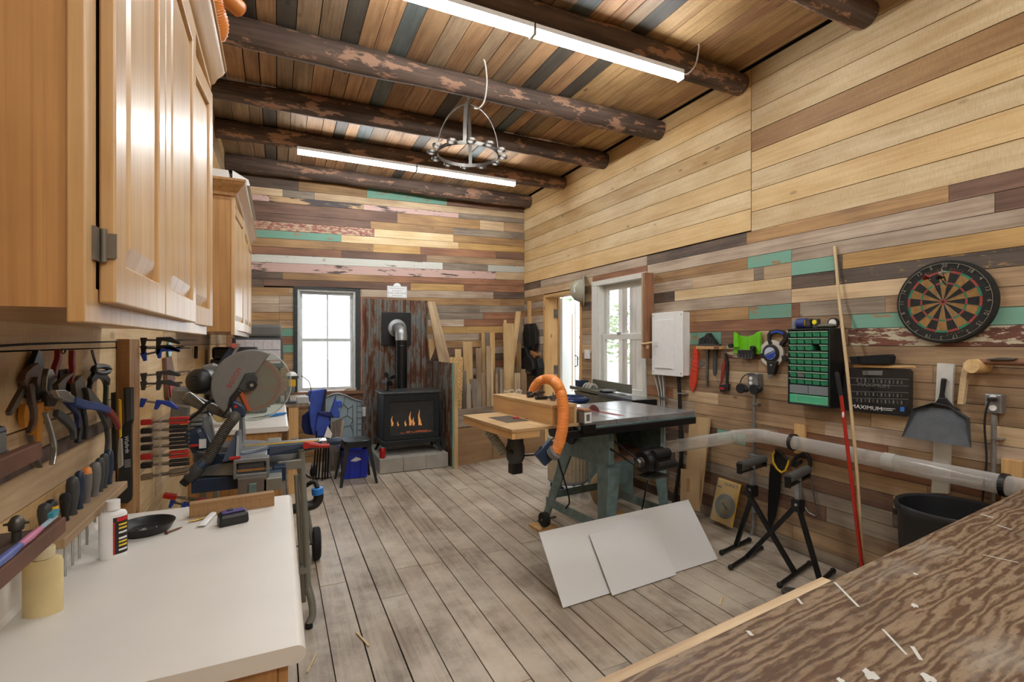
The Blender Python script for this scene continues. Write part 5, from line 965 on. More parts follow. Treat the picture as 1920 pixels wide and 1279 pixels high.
LB = [(down(15, 198, 780, 60, 170), 6.05, 'osb', 'orange strand-board strip at the front left of the lumber'), (down(92, 172, 672, 110, 190), 6.3, 'pine', 'short pine board behind the strand-board strip'), (down(195, 320, 575, 260, 350), 6.25, 'pine', 'wide clear pine board second from the divider'),
 (down(370, 440, 660, 395, 470), 6.4, 'tan', 'grey tan board behind the wide pine board'), (down(445, 487, 455, 480, 520), 6.45, 'pine', 'tall narrow pine strip left of the blue-grey board'), (down(487, 555, 452, 487, 555), 6.5, 'grey', 'tall blue-grey board between two pine strips'),
 (down(557, 620, 452, 580, 630), 6.46, 'stud', 'tall pine strip right of the blue-grey board'), (down(508, 565, 632, 520, 575), 6.3, 'ltan', 'pale tan board in front of the blue-grey board'), (down(572, 592, 650, 580, 612), 6.26, 'wpine', 'thin bright live-edge strip in the lumber'),
 (down(288, 436, 1072, 395, 450), 6.0, 'grey', 'short grey board with square top at the front'), (down(440, 490, 985, 470, 515), 6.12, 'tan', 'narrow tan board beside the short grey one'), (down(632, 710, 920, 660, 720), 6.36, 'grey', 'short dark board right of the live-edge strip'), (down(690, 755, 940, 690, 765), 6.3, 'gpink', 'short pinkish board left of the wide yellow plank'),
 (down(735, 868, 330, 765, 885), 6.2, 'pine', 'wide yellow pine plank, widest in the lumber corner'), (down(885, 960, 990, 890, 965), 6.0, 'ltan', 'short pine board under the tool belt'), (down(935, 990, 255, 890, 955), 6.5, 'grey', 'tall grey plank in the very corner'),
 (down(903, 965, 585, 950, 1010), 6.42, 'ochre', 'ochre board beside the wide yellow plank'), (down(970, 1045, 940, 975, 1045), 6.3, 'tan', 'tan board standing under the tool belt near the corner'), (down(745, 775, 285, 760, 790), 6.4, 'wpine', 'thin white strip poking up behind the wide plank'), (down(625, 660, 1000, 655, 690), 6.2, 'tan', 'narrow leaning tan strip at mid height'), (down(905, 968, 170, 690, 750), 6.31, 'pine', 'pale board leaning behind the wide yellow plank'), (down(190, 240, 960, 200, 250), 6.15, 'grey', 'grey offcut standing behind the strand board'), (down(250, 300, 1140, 230, 300), 5.98, 'gpink', 'pinkish block leaning in front of the wide pine board')]
for pts, y, m, l in LB:
    a, b = PY(*pts[0], y), PY(*pts[3], y); f = (a.z - .003) / (a.z - b.z)
    pts2 = [pts[0], pts[1], tuple(p + (q - p) * f for p, q in zip(pts[1], pts[2])), tuple(p + (q - p) * f for p, q in zip(pts[0], pts[3]))]; lum(pts2, y, m, l)

t = thing('lumber_bin', 'low plywood front holding the lumber in the corner', 'bin', (2.6, 5.8, 0))
A, B_, C_, D_ = Vector((1.945, 5.70, 0)), Vector((2.48, 5.84, 0)), Vector((2.5, 5.845, 0)), Vector((3.33, 6.0, 0))
def pan(a, b, z1, m, nm, z0=0): d = b - a; P(G().bx(0, d.length, 0, .014, z0, z1, frame(a, d, (0, 0, 1))), nm, m, t, grain=d)
pan(A, B_, .45, W['plyb'], 'front_panel'); pan(C_, D_, .45, W['plyb'], 'front_panel'); pan(A + Vector((0, .03, 0)), A.lerp(D_, .55) + Vector((0, .06, 0)), .68, W['grey'], 'back_board', .46)
for k, (p, q, m, l) in enumerate(((zH(100, 1990), zH(160, 1650), 'wpine', 'thin pale stick leaning inside the bin front'), (zH(190, 1980), zH(250, 1500), 'gpink', 'short pinkish board leaning inside the bin'))):
    a, b = PY(*p, 5.82), PY(*q, 5.82); one(G().box(((b - a).length / 2, 0, 0), ((b - a).length, .02 + .03 * k, .012), frame(a, b - a, (0, -1, 0))), 'lumber_offcut', W[m], l, 'offcut', grain=b - a)
# tool belt on the right wall near the corner
tb = thing('tool_belt', 'black leather tool belt hanging on the wall in the corner', 'tool belt', (XR - .06, 6.35, 1.1)); M_le = mat('black leather', '161718', .55, var=.3)
def rp(pts, c0, c1, name, m, t, zz=zH, bev=.004): return P(G().prism([rw(*zz(*p), c1) for p in pts], c0, c1, WR), name, m, t, bevel=bev)
rp([(1010, 350), (1060, 335), (1085, 420), (1090, 640), (1060, 700), (1010, 640), (1000, 470)], .03, .09, 'belt_strap', M_le, tb); rp([(1085, 335), (1130, 330), (1160, 420), (1165, 600), (1140, 690), (1105, 680), (1085, 520)], .03, .08, 'belt_strap', M_le, tb)
rp([(960, 655), (1020, 650), (1060, 740), (1100, 830), (1040, 980), (950, 900), (905, 840), (915, 730)], .03, .14, 'pouch', M_le, tb, bev=.012); rp([(960, 830), (1050, 740), (1120, 830), (1130, 940), (1080, 1030), (1010, 970)], .05, .17, 'pouch', M_le, tb, bev=.012); rp([(1130, 830), (1190, 800), (1205, 920), (1180, 1045), (1140, 1030)], .03, .12, 'pouch', M_le, tb, bev=.01)
rp([(1095, 690), (1175, 760), (1140, 805), (1090, 770)], .03, .1, 'tan_flap', mat('tan leather', '9a6a3d', .6), tb); rp([(1050, 960), (1100, 985), (1095, 1010), (1045, 1000)], .17, .178, 'buckle', M_dsteel, tb, bev=.001)
one(G().prism([rw(*zH(*p), .03) for p in ((1058, 30), (1085, 30), (1088, 335), (1062, 340))], .001, .03, WR), 'hook_stick', W['stud'], 'pale vertical stick the tool belt hangs from', 'stick', grain=2)
# ------------------------------------------------------------------ table saw with router extension
SO = T(1.26, 2.66, 0) @ R(5); TZ = .98
ts = thing('table_saw', 'teal-grey table saw with cast-iron top and open motor', 'table saw', mw=T(2.35, 3.1, 0) @ R(5))
def SB(x0, x1, y0, y1, z0, z1, name, m, t=None, **k): return P(G().bx(x0, x1, y0, y1, z0, z1, SO), name, m, t or ts, **k)
for a, b in ((.50, .818), (.824, 1.108), (1.114, 1.60)): SB(a, b, 0, .78, TZ - .032, TZ, 'table_top', M_iron, bevel=.003)
P(G().prism([(.035 + (.075 if q % 10 else .066) * math.cos(a), (.075 if q % 10 else .066) * math.sin(a)) for q, a in [(w_, math.radians(w_)) for w_ in range(0, 181, 5)]], -.0012, .0012, SO @ T(.95, .36, TZ - .025) @ frame((0, 0, 0), (0, 1, 0), (1, 0, 0))), 'blade', mat('rusty red blade', '7d4a42', .5, .5), ts)
SB(.93, .985, .1, .66, TZ, TZ + .001, 'throat_insert', mat('red throat insert', '9a4d4c', .5), ts); SB(.947, .953, .16, .60, TZ + .001, TZ + .0016, 'blade_slot', M_dark, ts)
SB(.30, 1.56, -.045, -.012, .895, .94, 'front_rail', M_blackm, ts, bevel=.003); SB(.50, 1.6, -.012, .012, .925, .948, 'table_lip', M_green, ts)
# base cabinet, open on the motor side
bx0, bx1, by0, by1 = .85, 1.40, .12, .68
SB(bx0, bx0 + .006, by0, by1, .62, .945, 'side_panel', M_green, ts); SB(bx1 - .006, bx1, by0, by1, .62, .945, 'side_panel', M_green, ts); SB(bx0, bx1, by1 - .006, by1, .62, .945, 'back_panel', M_green, ts); SB(bx0, bx0 + .05, by0 - .004, by0, .62, .945, 'front_flange', M_green, ts); SB(bx1 - .04, bx1, by0 - .004, by0, .62, .945, 'front_flange', M_green, ts); SB(bx0, bx1, by0 - .004, by0 + .04, .615, .64, 'front_sill', M_green, ts)
def leg(x, y, fx, fy, sx, sy):
    rg = []
    for z_, cx_, cy_, e in ((.035, fx, fy, .07), (.62, x, y, .12)): rg.append([SO @ Vector((cx_ + a, cy_ + b, z_)) for a, b in ((0, 0), (sx * e, 0), (sx * e, sy * .005), (sx * .005, sy * .005), (sx * .005, sy * e), (0, sy * e))])
    P(G().loft(rg), 'leg', M_green, ts)
F = [(.80, .10), (1.46, .10), (.78, .86), (1.46, .80)]
leg(bx0, by0, *F[0], 1, 1); leg(bx1, by0, *F[1], -1, 1); leg(bx0, by1, *F[2], 1, -1); leg(bx1, by1, *F[3], -1, -1)
SB(.80, .806, .14, .82, .17, .24, 'stretcher', M_green, ts); SB(1.44, 1.446, .14, .78, .17, .24, 'stretcher', M_green, ts); SB(.82, 1.44, .80, .806, .22, .28, 'stretcher', M_green, ts); SB(.82, 1.44, .11, .116, .15, .22, 'stretcher', M_green, ts)
# handwheel, motor, belt, chute
hw = SO @ Vector((bx0 - .03, .52, .80)); M_ = frame(hw, (0, 1, 0), SO.to_3x3() @ Vector((-1, 0, 0)))
P(G().lathe([(.055, -.01), (.075, -.014), (.085, 0), (.075, .014), (.055, .01)], M_, 24), 'handwheel', M_blackm, ts, smooth=50); P(G().lathe([(.001, -.025), (.03, -.025), (.022, .02), (.001, .025)], M_, 16), 'wheel_hub', M_blackm, ts); 
for k in range(3): P(G().box((.04, 0, 0), (.05, .016, .01), M_ @ R(120 * k)), 'wheel_spoke', M_blackm, ts)
P(G().cyl(M_ @ Vector((.065, 0, .01)), M_ @ Vector((.065, 0, .06)), .011, n=12), 'wheel_handle', M_blackm, ts)
ym = 2.62; a, b = PY(1196, 868, ym), PY(1276, 852, ym + .05); d = (b - a).normalized()
mo = P(G().tube([a + d * .03, a + d * .035, a + d * .06, a + d * .07, a + d * .22, a + d * .235, a + d * .26], [.03, .07, .078, .082, .082, .078, .05], 24), 'motor', M_blackm, ts, smooth=40)
P(G().tube([a - d * .012, a + d * .0, a + d * .001, a + d * .012, a + d * .013, a + d * .03], [.022, .03, .024, .024, .032, .034], 20), 'pulley', M_dsteel, ts, smooth=30); P(G().tube([a + d * .085 + Vector((0, -.06, .05)), a + d * .23 + Vector((0, -.06, .05))], .034, 14), 'capacitor', M_black, mo); P(G().tube([a + d * .09 + Vector((0, -.085, -.02)), a + d * .26 + Vector((0, -.085, -.02))], .034, 14), 'capacitor', M_black, mo)
P(G().box((.14, 0, -.105), (.2, .12, .012), frame(a, d, (0, 0, 1))), 'motor_plate', M_dsteel, ts)
P(G().tube([a + Vector((-.012, .0, .028)), SO @ Vector((.92, .3, .86))], .008, 6), 'belt', M_rubber, ts); P(G().tube([a + Vector((-.03, .0, -.01)), SO @ Vector((.87, .3, .80))], .008, 6), 'belt', M_rubber, ts)
P(G().hexa([SO @ Vector(q) for q in ((1.0, .3, .62), (1.12, .28, .6), (1.12, .4, .62), (1.0, .42, .62), (.96, .3, .84), (1.08, .3, .84), (1.08, .42, .84), (.96, .42, .84))]), 'blade_shroud', mat('sawdust caked metal', '8f7c5a', .9, var=.4, ns=40), ts, bevel=.01); SB(.96, 1.2, .2, .6, .86, .9, 'trunnion', M_dsteel, ts, bevel=.01); P(G().tube([SO @ Vector((1.22, .14, .92)), SO @ Vector((1.22, .5, .88))], .03, 12), 'arbor_arm', M_dsteel, ts)
SB(.87, 1.38, .16, .64, .64, .66, 'dust_pan', W['obrown'], ts)
P(G().tube(bez([PY(1060, 862, 2.6) + Vector((0, .1, 0)), SO @ Vector((.72, .4, .35)), SO @ Vector((.80, .55, .22))], 6), .006, 6), 'power_cord', M_rubber, ts); P(G().tube(bez([SO @ Vector((.9, .3, .1)), SO @ Vector((1.02, .2, .06)), SO @ Vector((1.2, .2, .1)), a + d * .1 + Vector((0, 0, -.1))], 6), .006, 6), 'power_cord', M_rubber, ts)
for fx, fy in F: P(G().box((fx, fy, .028), (.05, .05, .012), SO), 'foot_pad', M_dsteel, ts)
M_ = frame(SO @ Vector((.73, .74, .09)), (0, 1, 0), SO.to_3x3() @ Vector((1, 0, 0))); wh = P(G().lathe([(.02, -.02), (.055, -.022), (.058, -.015), (.058, .015), (.055, .022), (.02, .02)], M_, 24), 'caster_wheel', M_rubber, ts, smooth=40); P(G().tube([SO @ Vector((.70, .74, .09)), SO @ Vector((.84, .74, .09))], .009, 10), 'wheel_axle', M_dsteel, ts)
for x_, y_, l_ in ((.76, .80, 'wood block under the back left leg of the table saw'), (.79, .09, 'wood block under the near left leg of the table saw'), (1.45, .10, 'wood block under the near right leg of the table saw'), (1.45, .77, 'wood block under the back right leg of the table saw')):
    one(G().bx(x_ - .09, x_ + .09, y_ - .07, y_ + .08, 0.001, .021, SO), 'wood_block', W['stud'], l_, 'wood block', 'blocks under the table saw')
one(G().prism([(.0, -.16), (.12, -.14), (.2, 0), (.12, .13), (-.06, .15), (-.2, .02), (-.1, -.13)], 0.001, .05, SO @ T(1.12, .45, 0)), 'sawdust_heap', mat('sawdust', 'a88d62', 1, var=.35, ns=60, bump=.5), 'low heap of sawdust on the floor under the table saw', 'sawdust', bevel=.03)
# router extension
rt = thing('router_table', 'plywood router table extension fixed to the left of the saw', 'router table', mw=T(1.55, 3.0, 0) @ R(5))
SB(.0, .495, .0, .70, TZ - .018, TZ, 'top', W['ply'], rt, grain=(1, 0, 0)); SB(.005, .03, .01, .69, TZ - .06, TZ - .018, 'frame_rail', W['stud'], rt); SB(.03, .2, .005, .03, TZ - .06, TZ - .018, 'frame_rail', W['stud'], rt); SB(.03, .45, .66, .69, TZ - .06, TZ - .018, 'frame_rail', W['stud'], rt)
SB(.1, .27, .24, .5, TZ, TZ + .002, 'insert_plate', mat('dark insert plate', '55524b', .4, .3), rt); SB(.2, .26, .04, .2, TZ, TZ + .002, 'pale_inlay', W['pine'], rt); P(G().cyl(SO @ Vector((.24, .36, TZ + .002)), SO @ Vector((.24, .36, TZ + .012)), .02, n=16), 'router_collet', mat('red bit', 'c03a34', .5), rt)
P(G().lathe([(.001, .70), (.045, .70), (.06, .73), (.064, .80), (.055, .83), (.05, .92), (.001, .92)], SO @ T(.2, .3, 0), 20), 'router_motor', M_dgrey, rt, smooth=40); P(G().box((.2, .3, .665), (.08, .07, .075), SO), 'router_cap', M_black, rt, bevel=.01); P(G().box((.14, .26, .78), (.03, .03, .03), SO), 'router_knob', M_black, rt, bevel=.01)
P(hose([SO @ Vector((.04, .4, .92)), SO @ Vector((.08, .36, .85)), SO @ Vector((.13, .32, .76))], .032, .005, 12, .02), 'dust_hose', mat('pale wire hose', '9ea09a', .5), rt, smooth=50)
# fence box
fb = thing('router_fence', 'long plywood fence box standing on the router table', 'fence', mw=T(1.6, 3.1, TZ) @ R(5))
x0, x1, y0, y1, zt = .30, .488, .012, .80, 1.105
SB(x0, x0 + .018, y0, y1, TZ + .001, zt - .019, 'face_board', W['stud'], fb); SB(x1 - .018, x1, y0, y1, TZ + .001, zt - .019, 'rear_board', W['stud'], fb); SB(x0 - .002, x1 + .002, y0 - .002, y1 + .002, zt - .018, zt, 'lid', W['ply'], fb); SB(x0 + .019, x1 - .019, y0, y0 + .018, TZ + .001, zt - .019, 'end_board', W['bpine'], fb)
P(G().prism([(.02 * math.cos(q), .03 * math.sin(q)) for q in [math.radians(w_) for w_ in range(0, 181, 20)]], 0, .002, SO @ frame((x0 - .001, .32, TZ + .002), (0, 1, 0), (-1, 0, 0))), 'dust_mouth', M_dark, fb)
al = thing('rip_fence', 'aluminium rip fence profile with wooden cap on the saw', 'rip fence', mw=T(1.8, 2.7, TZ) @ R(5)); SB(.5, .56, -.05, .55, TZ + .001, TZ + .075, 'profile', M_alu, al, bevel=.003); g = G(); frect(g, .503, .557, TZ + .004, TZ + .072, 0, .004, .012, SO @ frame((0, -.05, 0), (1, 0, 0), (0, -1, 0))); P(g, 'end_plate', M_white, al); SB(.50, .56, -.05, .03, TZ + .076, TZ + .092, 'wood_cap', W['obrown'], al, bevel=.006); SB(.47, .57, -.085, -.05, .93, TZ + .0, 'rail_clamp', M_blackm, al, bevel=.004)
# orange hose to the fence
oh = thing('dust_hose', 'bright orange ribbed dust hose arching from the router fence', 'hose', mw=T(1.7, 2.8, 1.1))
pt = PZ(999, 740, 1.107)
P(hose([pt + Vector((0, 0, .02)), PY(1003, 726, pt.y - .03), PY(1012, 715, pt.y - .08), PY(1026, 711, pt.y - .14), PY(1041, 717, 2.7), PY(1051, 735, 2.63), PY(1056, 765, 2.58), PY(1055, 800, 2.55), PY(1049, 828, 2.54), PY(1041, 848, 2.545)], .034, .0018, 18, .009), 'hose', M_orange, oh, smooth=70)
P(G().lathe([(.05, 0), (.05, .008), (.036, .02), (.034, .045), (.03, .045), (.03, .0)], T(pt) @ R(20, 'Y'), 20), 'port', M_black, oh, smooth=40)
q = [vy(*p, 2.56) for p in ((1031, 823), (1050, 846), (1021, 874), (1003, 853))]; P(G().prism(q, -.02, .012, VY(2.56)), 'blast_gate', M_navy, oh, bevel=.004); c_ = PY(1035, 852, 2.545); P(G().tube([c_ + Vector((.012, -.02, .02)), c_ + Vector((-.0, .0, -.0))], .043, 18), 'gate_collar', M_grey, oh)
q = PY(1012, 840, 2.56); P(G().tube([q, SO @ Vector((.31, -.02, .92))], .004, 6), 'gate_wire', M_rubber, oh); P(G().tube([PY(1004, 853, 2.56), SO @ Vector((.24, .25, .75))], .006, 6), 'gate_arm', M_black, oh)
# small things on the fence box
def on_fence(x, y, dz=0): return SO @ Vector((x, y, zt + dz))
t = thing('safety_glasses', 'clear safety glasses lying on the fence box', 'glasses', on_fence(.40, .66)); M_sg = clear('clear spectacles', 'eef0ee', .35, .1)
for k in (-.03, .03): G().tube([(k + .026 * math.cos(q), -.02 + .006 * math.cos(q), .024 + .018 * math.sin(q)) for q in [w_ * .524 for w_ in range(12)]], .003, 6, closed=True).build('lens_rim', M_sg, t)
for k in (-.058, .058): G().tube([(k, -.02, .03), (k, .05, .03), (k * .9, .07, .006)], .003, 6).build('temple', M_sg, t)
t = thing('push_block', 'small black push block lying beside the hose port', 'push block', on_fence(.42, .32)); G().box((0, 0, .012), (.09, .035, .022)).build('block', M_black, t, bevel=.007); G().tube([(-.03, 0, .02), (-.025, 0, .045), (.025, 0, .05)], .007, 8).build('grip', M_black, t)
t = thing('hand_clamp', 'small dark screw clamp by the front of the fence box', 'clamp', on_fence(.45, .22)); G().box((0, 0, .016), (.03, .03, .03)).build('body', M_dsteel, t, bevel=.004); G().tube([(-.0, 0, .03), (.0, 0, .055)], .004, 8).build('screw', M_dsteel, t)
t = thing('measuring_gauge', 'black lever gauge behind the orange hose port', 'gauge', on_fence(.42, .46)); G().box((0, 0, .01), (.05, .03, .02)).build('base', M_black, t, bevel=.004); G().tube([(0, 0, .02), (.05, -.02, .05)], .004, 8).build('arm', M_dsteel, t)
# ------------------------------------------------------------------ dust collector, jointer
dc = thing('dust_collector', 'dust collector drum with blue rim and beige filter behind the saw', 'dust collector', (2.66, 4.3, 0)); M_flt = mat('beige pleated filter', 'b3a58c', .9, var=.15, ns=30)
n = 60; g = G(); rg = []
for z_, r_ in ((.12, .17), (.13, .20), (.55, .205), (.56, .19)): rg.append([Vector(((r_ + (.004 if k % 2 else -.004)) * math.cos(2 * math.pi * k / n), (r_ + (.004 if k % 2 else -.004)) * math.sin(2 * math.pi * k / n), z_)) for k in range(n)])
g.loft(rg).build('filter_canister', M_flt, dc); G().lathe([(.001, .10), (.19, .10), (.205, .115), (.205, .135), (.001, .136)], n=32).build('base_pan', mat('blue grey pan', '8a8f94', .5), dc, smooth=40)
G().lathe([(.001, .56), (.19, .56), (.2, .60), (.2, .86), (.001, .865)], n=32).build('drum', M_black, dc, smooth=40); G().lathe([(.2, .90), (.215, .91), (.218, .93), (.21, .945), (.17, .955), (.16, .93), (.001, .925)], n=36).build('rim', mat('glossy dark blue rim', '24355f', .15, .2), dc, smooth=50); G().lathe([(.001, .866), (.19, .866), (.19, .9), (.001, .9)], n=24).build('motor_housing', M_dgrey, dc)
for k in range(4): a = k * 1.571 + .6; G().sph((.16 * math.cos(a), .16 * math.sin(a), .04), .04, 8, (1, .5, 1)).build('caster', mat('blue caster', '35406f', .4) if k == 0 else bpy.data.materials['blue caster'], dc, smooth=60); G().cyl((.16 * math.cos(a), .16 * math.sin(a), .06), (.16 * math.cos(a), .16 * math.sin(a), .1), .012, n=8).build('caster_stem', M_dsteel, dc)
g = G(); g.sph((0, 0, .15), .15, 10, (1, .9, 1)); g.v = [(q[0] * (1 + .05 * math.sin(9 * q[2] * 6)), q[1], q[2] * 1.1) for q in g.v]; o = one(G().add(g.v, g.f, T(2.70, 3.72, .0)), 'dust_bag', mat('beige canvas', 'a08a68', .9, var=.3, ns=9), 'beige canvas dust bag slumped on the floor behind the saw', 'bag', smooth=70)
jt = thing('jointer', 'long grey jointer standing under the right wall window', 'jointer', mw=T(3.06, 4.15, 0) @ R(-8)); JO = T(3.06, 4.15, 0) @ R(-8); M_jn = mat('olive grey cast iron', '7a786b', .4, .5, var=.2)
P(G().bx(-.11, .11, .06, .74, .965, 1.0, JO), 'outfeed_bed', M_jn, jt, bevel=.004); P(G().bx(-.11, .11, -.66, .04, .955, .99, JO), 'infeed_bed', mat('bright bed steel', '8b8d8f', .25, .8), jt, bevel=.004); P(G().hexa([JO @ Vector(q) for q in ((-.1, -.5, .82), (.1, -.5, .82), (.1, .5, .82), (-.1, .5, .82), (-.1, -.62, .954), (.1, -.62, .954), (.1, .66, .954), (-.1, .66, .954))]), 'bed_casting', M_jn, jt, bevel=.01)
P(G().bx(-.1, .1, -.3, .3, .0, .82, JO), 'stand', M_green, jt, bevel=.006); P(G().bx(.06, .085, -.3, .5, 1.001, 1.09, JO), 'fence', M_jn, jt, bevel=.004); P(G().prism([(-.09, -.05), (.05, -.07), (.09, .02), (.02, .1), (-.08, .06)], 1.001, 1.02, JO), 'cutter_guard', M_alu, jt, bevel=.006); P(G().bx(-.13, .12, -.665, -.655, .90, .985, JO), 'rail', M_blackm, jt)
t = thing('dial_box', 'small dark blue box on the jointer bed', 'box', JO @ Vector((-.02, .6, 1.0)), rz=-8); G().box((0, 0, .035), (.12, .1, .065)).build('case', M_navy, t, bevel=.006); G().box((0, 0, .07), (.12, .1, .006)).build('lid', M_navy, t, bevel=.002)
for k in range(3):
    t = thing('grip_handle', ['left', 'middle', 'right'][k] + ' one of three pale looped handles on the jointer bed', 'handle', JO @ Vector((-.04, .42 - .07 * k, 1.001)), rz=-8, group='pale handles on the jointer'); G().tube(arc((0, 0), .045, 0, 180, 10, R(90, 'X')), .014, 10).build('loop', mat('pale grey grip', 'aaa69b', .5) if k == 0 else bpy.data.materials['pale grey grip'], t, smooth=60); G().box((0, 0, .004), (.13, .035, .008)).build('base', M_alu, t)
# ------------------------------------------------------------------ white sheets leaning on the saw
def sheet(u0, v0, u1, v1, ht_, dy, th, label, off=0):
    a, b = PZ(u0, v0, 0), PZ(u1, v1, 0); d = b - a; n = Vector((-d.y, d.x, 0)).normalized(); up_ = (n * math.sin(math.radians(dy)) + Vector((0, 0, math.cos(math.radians(dy)))))
    a = a + Vector((0, 0, .004)) - n * off
    return tag(G().bx(0, d.length, 0, ht_, 0, th).build('melamine_sheet', M_sheet, mw=frame(a, d, d.cross(up_)), bevel=.001), label, 'sheet', 'white sheets leaning on the saw')
sheet(1055, 1142, 1345, 1050, .425, 37, .006, 'long white sheet leaning against the table saw legs'); sheet(1145, 1117, 1265, 1078, .36, 37, .005, 'shorter white sheet resting on the front of the long one', .012)
# ------------------------------------------------------------------ right wall
def RB(t, u0, v0, u1, v1, c0, c1, name, m, **k):
    a, b = rw(u0, v0, c1), rw(u1, v1, c1); return P(G().bx(min(a[0], b[0]), max(a[0], b[0]), min(a[1], b[1]), max(a[1], b[1]), c0, c1, WR), name, m, t, **k)
def RP(t, pts, c0, c1, name, m, **k): return P(G().prism([rw(*p, c1) for p in pts], c0, c1, WR), name, m, t, **k)
def RT(t, pts, c, r, name, m, n=8, cl=False, **k): return P(G().tube([PX(u, v, XR - c) for u, v in pts], r, n, cl), name, m, t, **k)
def rth(name, label, cat, u, v, c=.02, group=None): p = PX(u, v, XR - c); return thing(name, label, cat, p, group=group)
# electrical panel and its cables
t = rth('electrical_panel', 'white electrical panel box beside the right window', 'electrical panel', 1255, 702, .04); a, b = rw(1221, 702, .1), rw(1279, 583, .1)
P(G().bx(a[0] + .01, b[0] - .01, a[1] + .01, b[1] - .01, .001, .085, WR), 'box', M_white, t); P(G().bx(a[0], b[0], a[1], b[1], .085, .092, WR), 'cover', M_white, t, bevel=.003); w_, h_ = b[0] - a[0], b[1] - a[1]
dr = P(G().bx(a[0] + .1 * w_, a[0] + .72 * w_, a[1] + .1 * h_, a[1] + .88 * h_, .092, .097, WR), 'door', M_white, t, bevel=.002); P(G().bx(a[0] + .11 * w_, a[0] + .24 * w_, a[1] + .46 * h_, a[1] + .53 * h_, .097, .101, WR), 'latch', M_vinyl, dr); P(G().bx(a[0] + .13 * w_, a[0] + .66 * w_, a[1] + .115 * h_, a[1] + .125 * h_, .097, .103, WR), 'lip', M_vinyl, dr)
for x_, y_ in ((.05, .05), (.95, .05), (.05, .95), (.95, .95)): c_ = WR @ Vector((a[0] + x_ * w_, a[1] + y_ * h_, .092)); P(G().cyl(c_, c_ + Vector((-.003, 0, 0)), .007, n=10), 'screw', M_steel, t)
t = rth('cable_bundle', 'bundle of pale cables running down from the electrical panel', 'cables', 1240, 800, .03)
for k, (u0, um) in enumerate(((1226, 1236), (1230, 1238), (1234, 1241), (1238, 1243), (1242, 1245), (1246, 1247))): P(G().tube(bez([PX(u0, 700, XR - .06), PX(um, 745, XR - .02), PX(um, 800, XR - .018), PX(um + 2, 860, XR - .018), PX(um + 4, 930, XR - .018)], 4), .006, 6), 'cable', M_galv if k % 2 else M_cable, t, smooth=60)
for v in (745, 809): RB(t, 1234, v - 2, 1252, v + 3, .03, .04, 'strap', M_galv)
t = rth('black_conduit', 'black conduit pipe between the cables and the hanging saws', 'conduit', 1276, 900, .03); P(G().tube(bez([PX(1272, 702, XR - .04), PX(1275, 760, XR - .03), PX(1277, 850, XR - .03), PX(1274, 880, XR - .03), PX(1266, 930, XR - .03), PX(1262, 950, XR - .03)], 4), .017, 10), 'pipe', M_black, t, smooth=60)
for v in (738, 824): RB(t, 1268, v - 2, 1283, v + 2, .0, .052, 'clamp_band', M_galv)
# hard hat
hh = rth('hard_hat', 'beige hard hat hanging above the doorway', 'hard hat', 1092, 568, .06); c_ = PX(1094, 545, XR - .02); M_hat = mat('beige hard hat plastic', 'a9a593', .4, var=.06)
P(G().lathe([(.001, .155), (.05, .148), (.095, .115), (.118, .06), (.124, .0), (.118, .0)], frame(c_, (0, 0, 1), (-.85, .5, 0)) @ Matrix.Diagonal((1.15, .92, 1, 1)), 28), 'shell', M_hat, hh, smooth=60); P(G().lathe([(.118, .0), (.15, -.006), (.15, .0), (.12, .008)], frame(c_, (0, 0, 1), (-.85, .5, 0)) @ Matrix.Diagonal((1.25, .92, 1, 1)) @ T(.0, 0, 0), 28), 'brim', M_hat, hh, smooth=60); q = frame(c_, (0, 0, 1), (-.85, .5, 0)); P(G().box((.0, -.08, .11), (.07, .04, .02), q), 'badge', M_vinyl, hh, bevel=.006); P(G().tube([q @ Vector((-.1, 0, .09)), q @ Vector((-.03, 0, .152)), q @ Vector((.06, 0, .15)), q @ Vector((.12, 0, .085))], .012, 8), 'ridge', M_hat, hh, smooth=60)
# switch
t = rth('light_switch', 'white light switch plate between doorway and window', 'switch', 1100, 672); RB(t, 1095.5, 656, 1104.5, 673, .001, .02, 'plate', M_white, bevel=.003); RB(t, 1098.5, 661, 1101.5, 668, .02, .028, 'toggle', M_white)
# shutter board with turn button
t = rth('shutter_board', 'upright board with brown face beside the right window', 'board', 1222, 672, .06); a, b = rw(1213, 672, .09), rw(1219, 511, .09); P(G().bx(a[0] + .0, a[0] + .03, a[1], b[1], .03, .14, WR), 'board', W['obrown'], t); P(G().bx(a[0] - .022, a[0] - .001, a[1], b[1], .03, .14, WR), 'pale_edge', W['ltan'], t)
RT(t, ((1203, 645), (1212, 644), (1222, 642)), .15, .009, 'turn_button', W['wpine']); P(G().cyl(PX(1214, 654, XR - .15), PX(1214, 648, XR - .15), .014, n=12), 'peg', W['ltan'], t)
# small ledge and hanging tools
t = rth('tool_ledge', 'small pine ledge carrying a black tool near the electrical panel', 'ledge', 1325, 655, .04); RB(t, 1305, 649, 1348, 655, .001, .08, 'shelf', W['stud']); RB(t, 1338, 648, 1347, 655, .08, .085, 'end_block', W['obrown'])
t = rth('hand_planer', 'small black ribbed tool sitting on the pine ledge', 'tool', 1324, 649, .04); RP(t, ((1308, 648.5), (1310, 635), (1320, 630), (1325, 624), (1330, 632), (1337, 640), (1341, 648.5)), .01, .07, 'body', M_black, bevel=.006)
for k in range(4): RT(t, ((1313 + 6 * k, 642), (1316 + 6 * k, 634)), .072, .004, 'fin', M_dgrey)
RB(t, 1308, 645, 1340, 648.5, .005, .078, 'sole', M_dgrey)
t = rth('strap_wrench', 'orange-red braided strap hanging left of the ledge', 'strap', 1298, 735, .03); M_or = mat('orange red nylon', 'd8432a', .5); RP(t, ((1300, 651), (1305, 650), (1308, 662), (1307, 690), (1304, 720), (1298, 736), (1292, 722), (1294, 700), (1298, 675)), .005, .025, 'strap', M_or, bevel=.004)
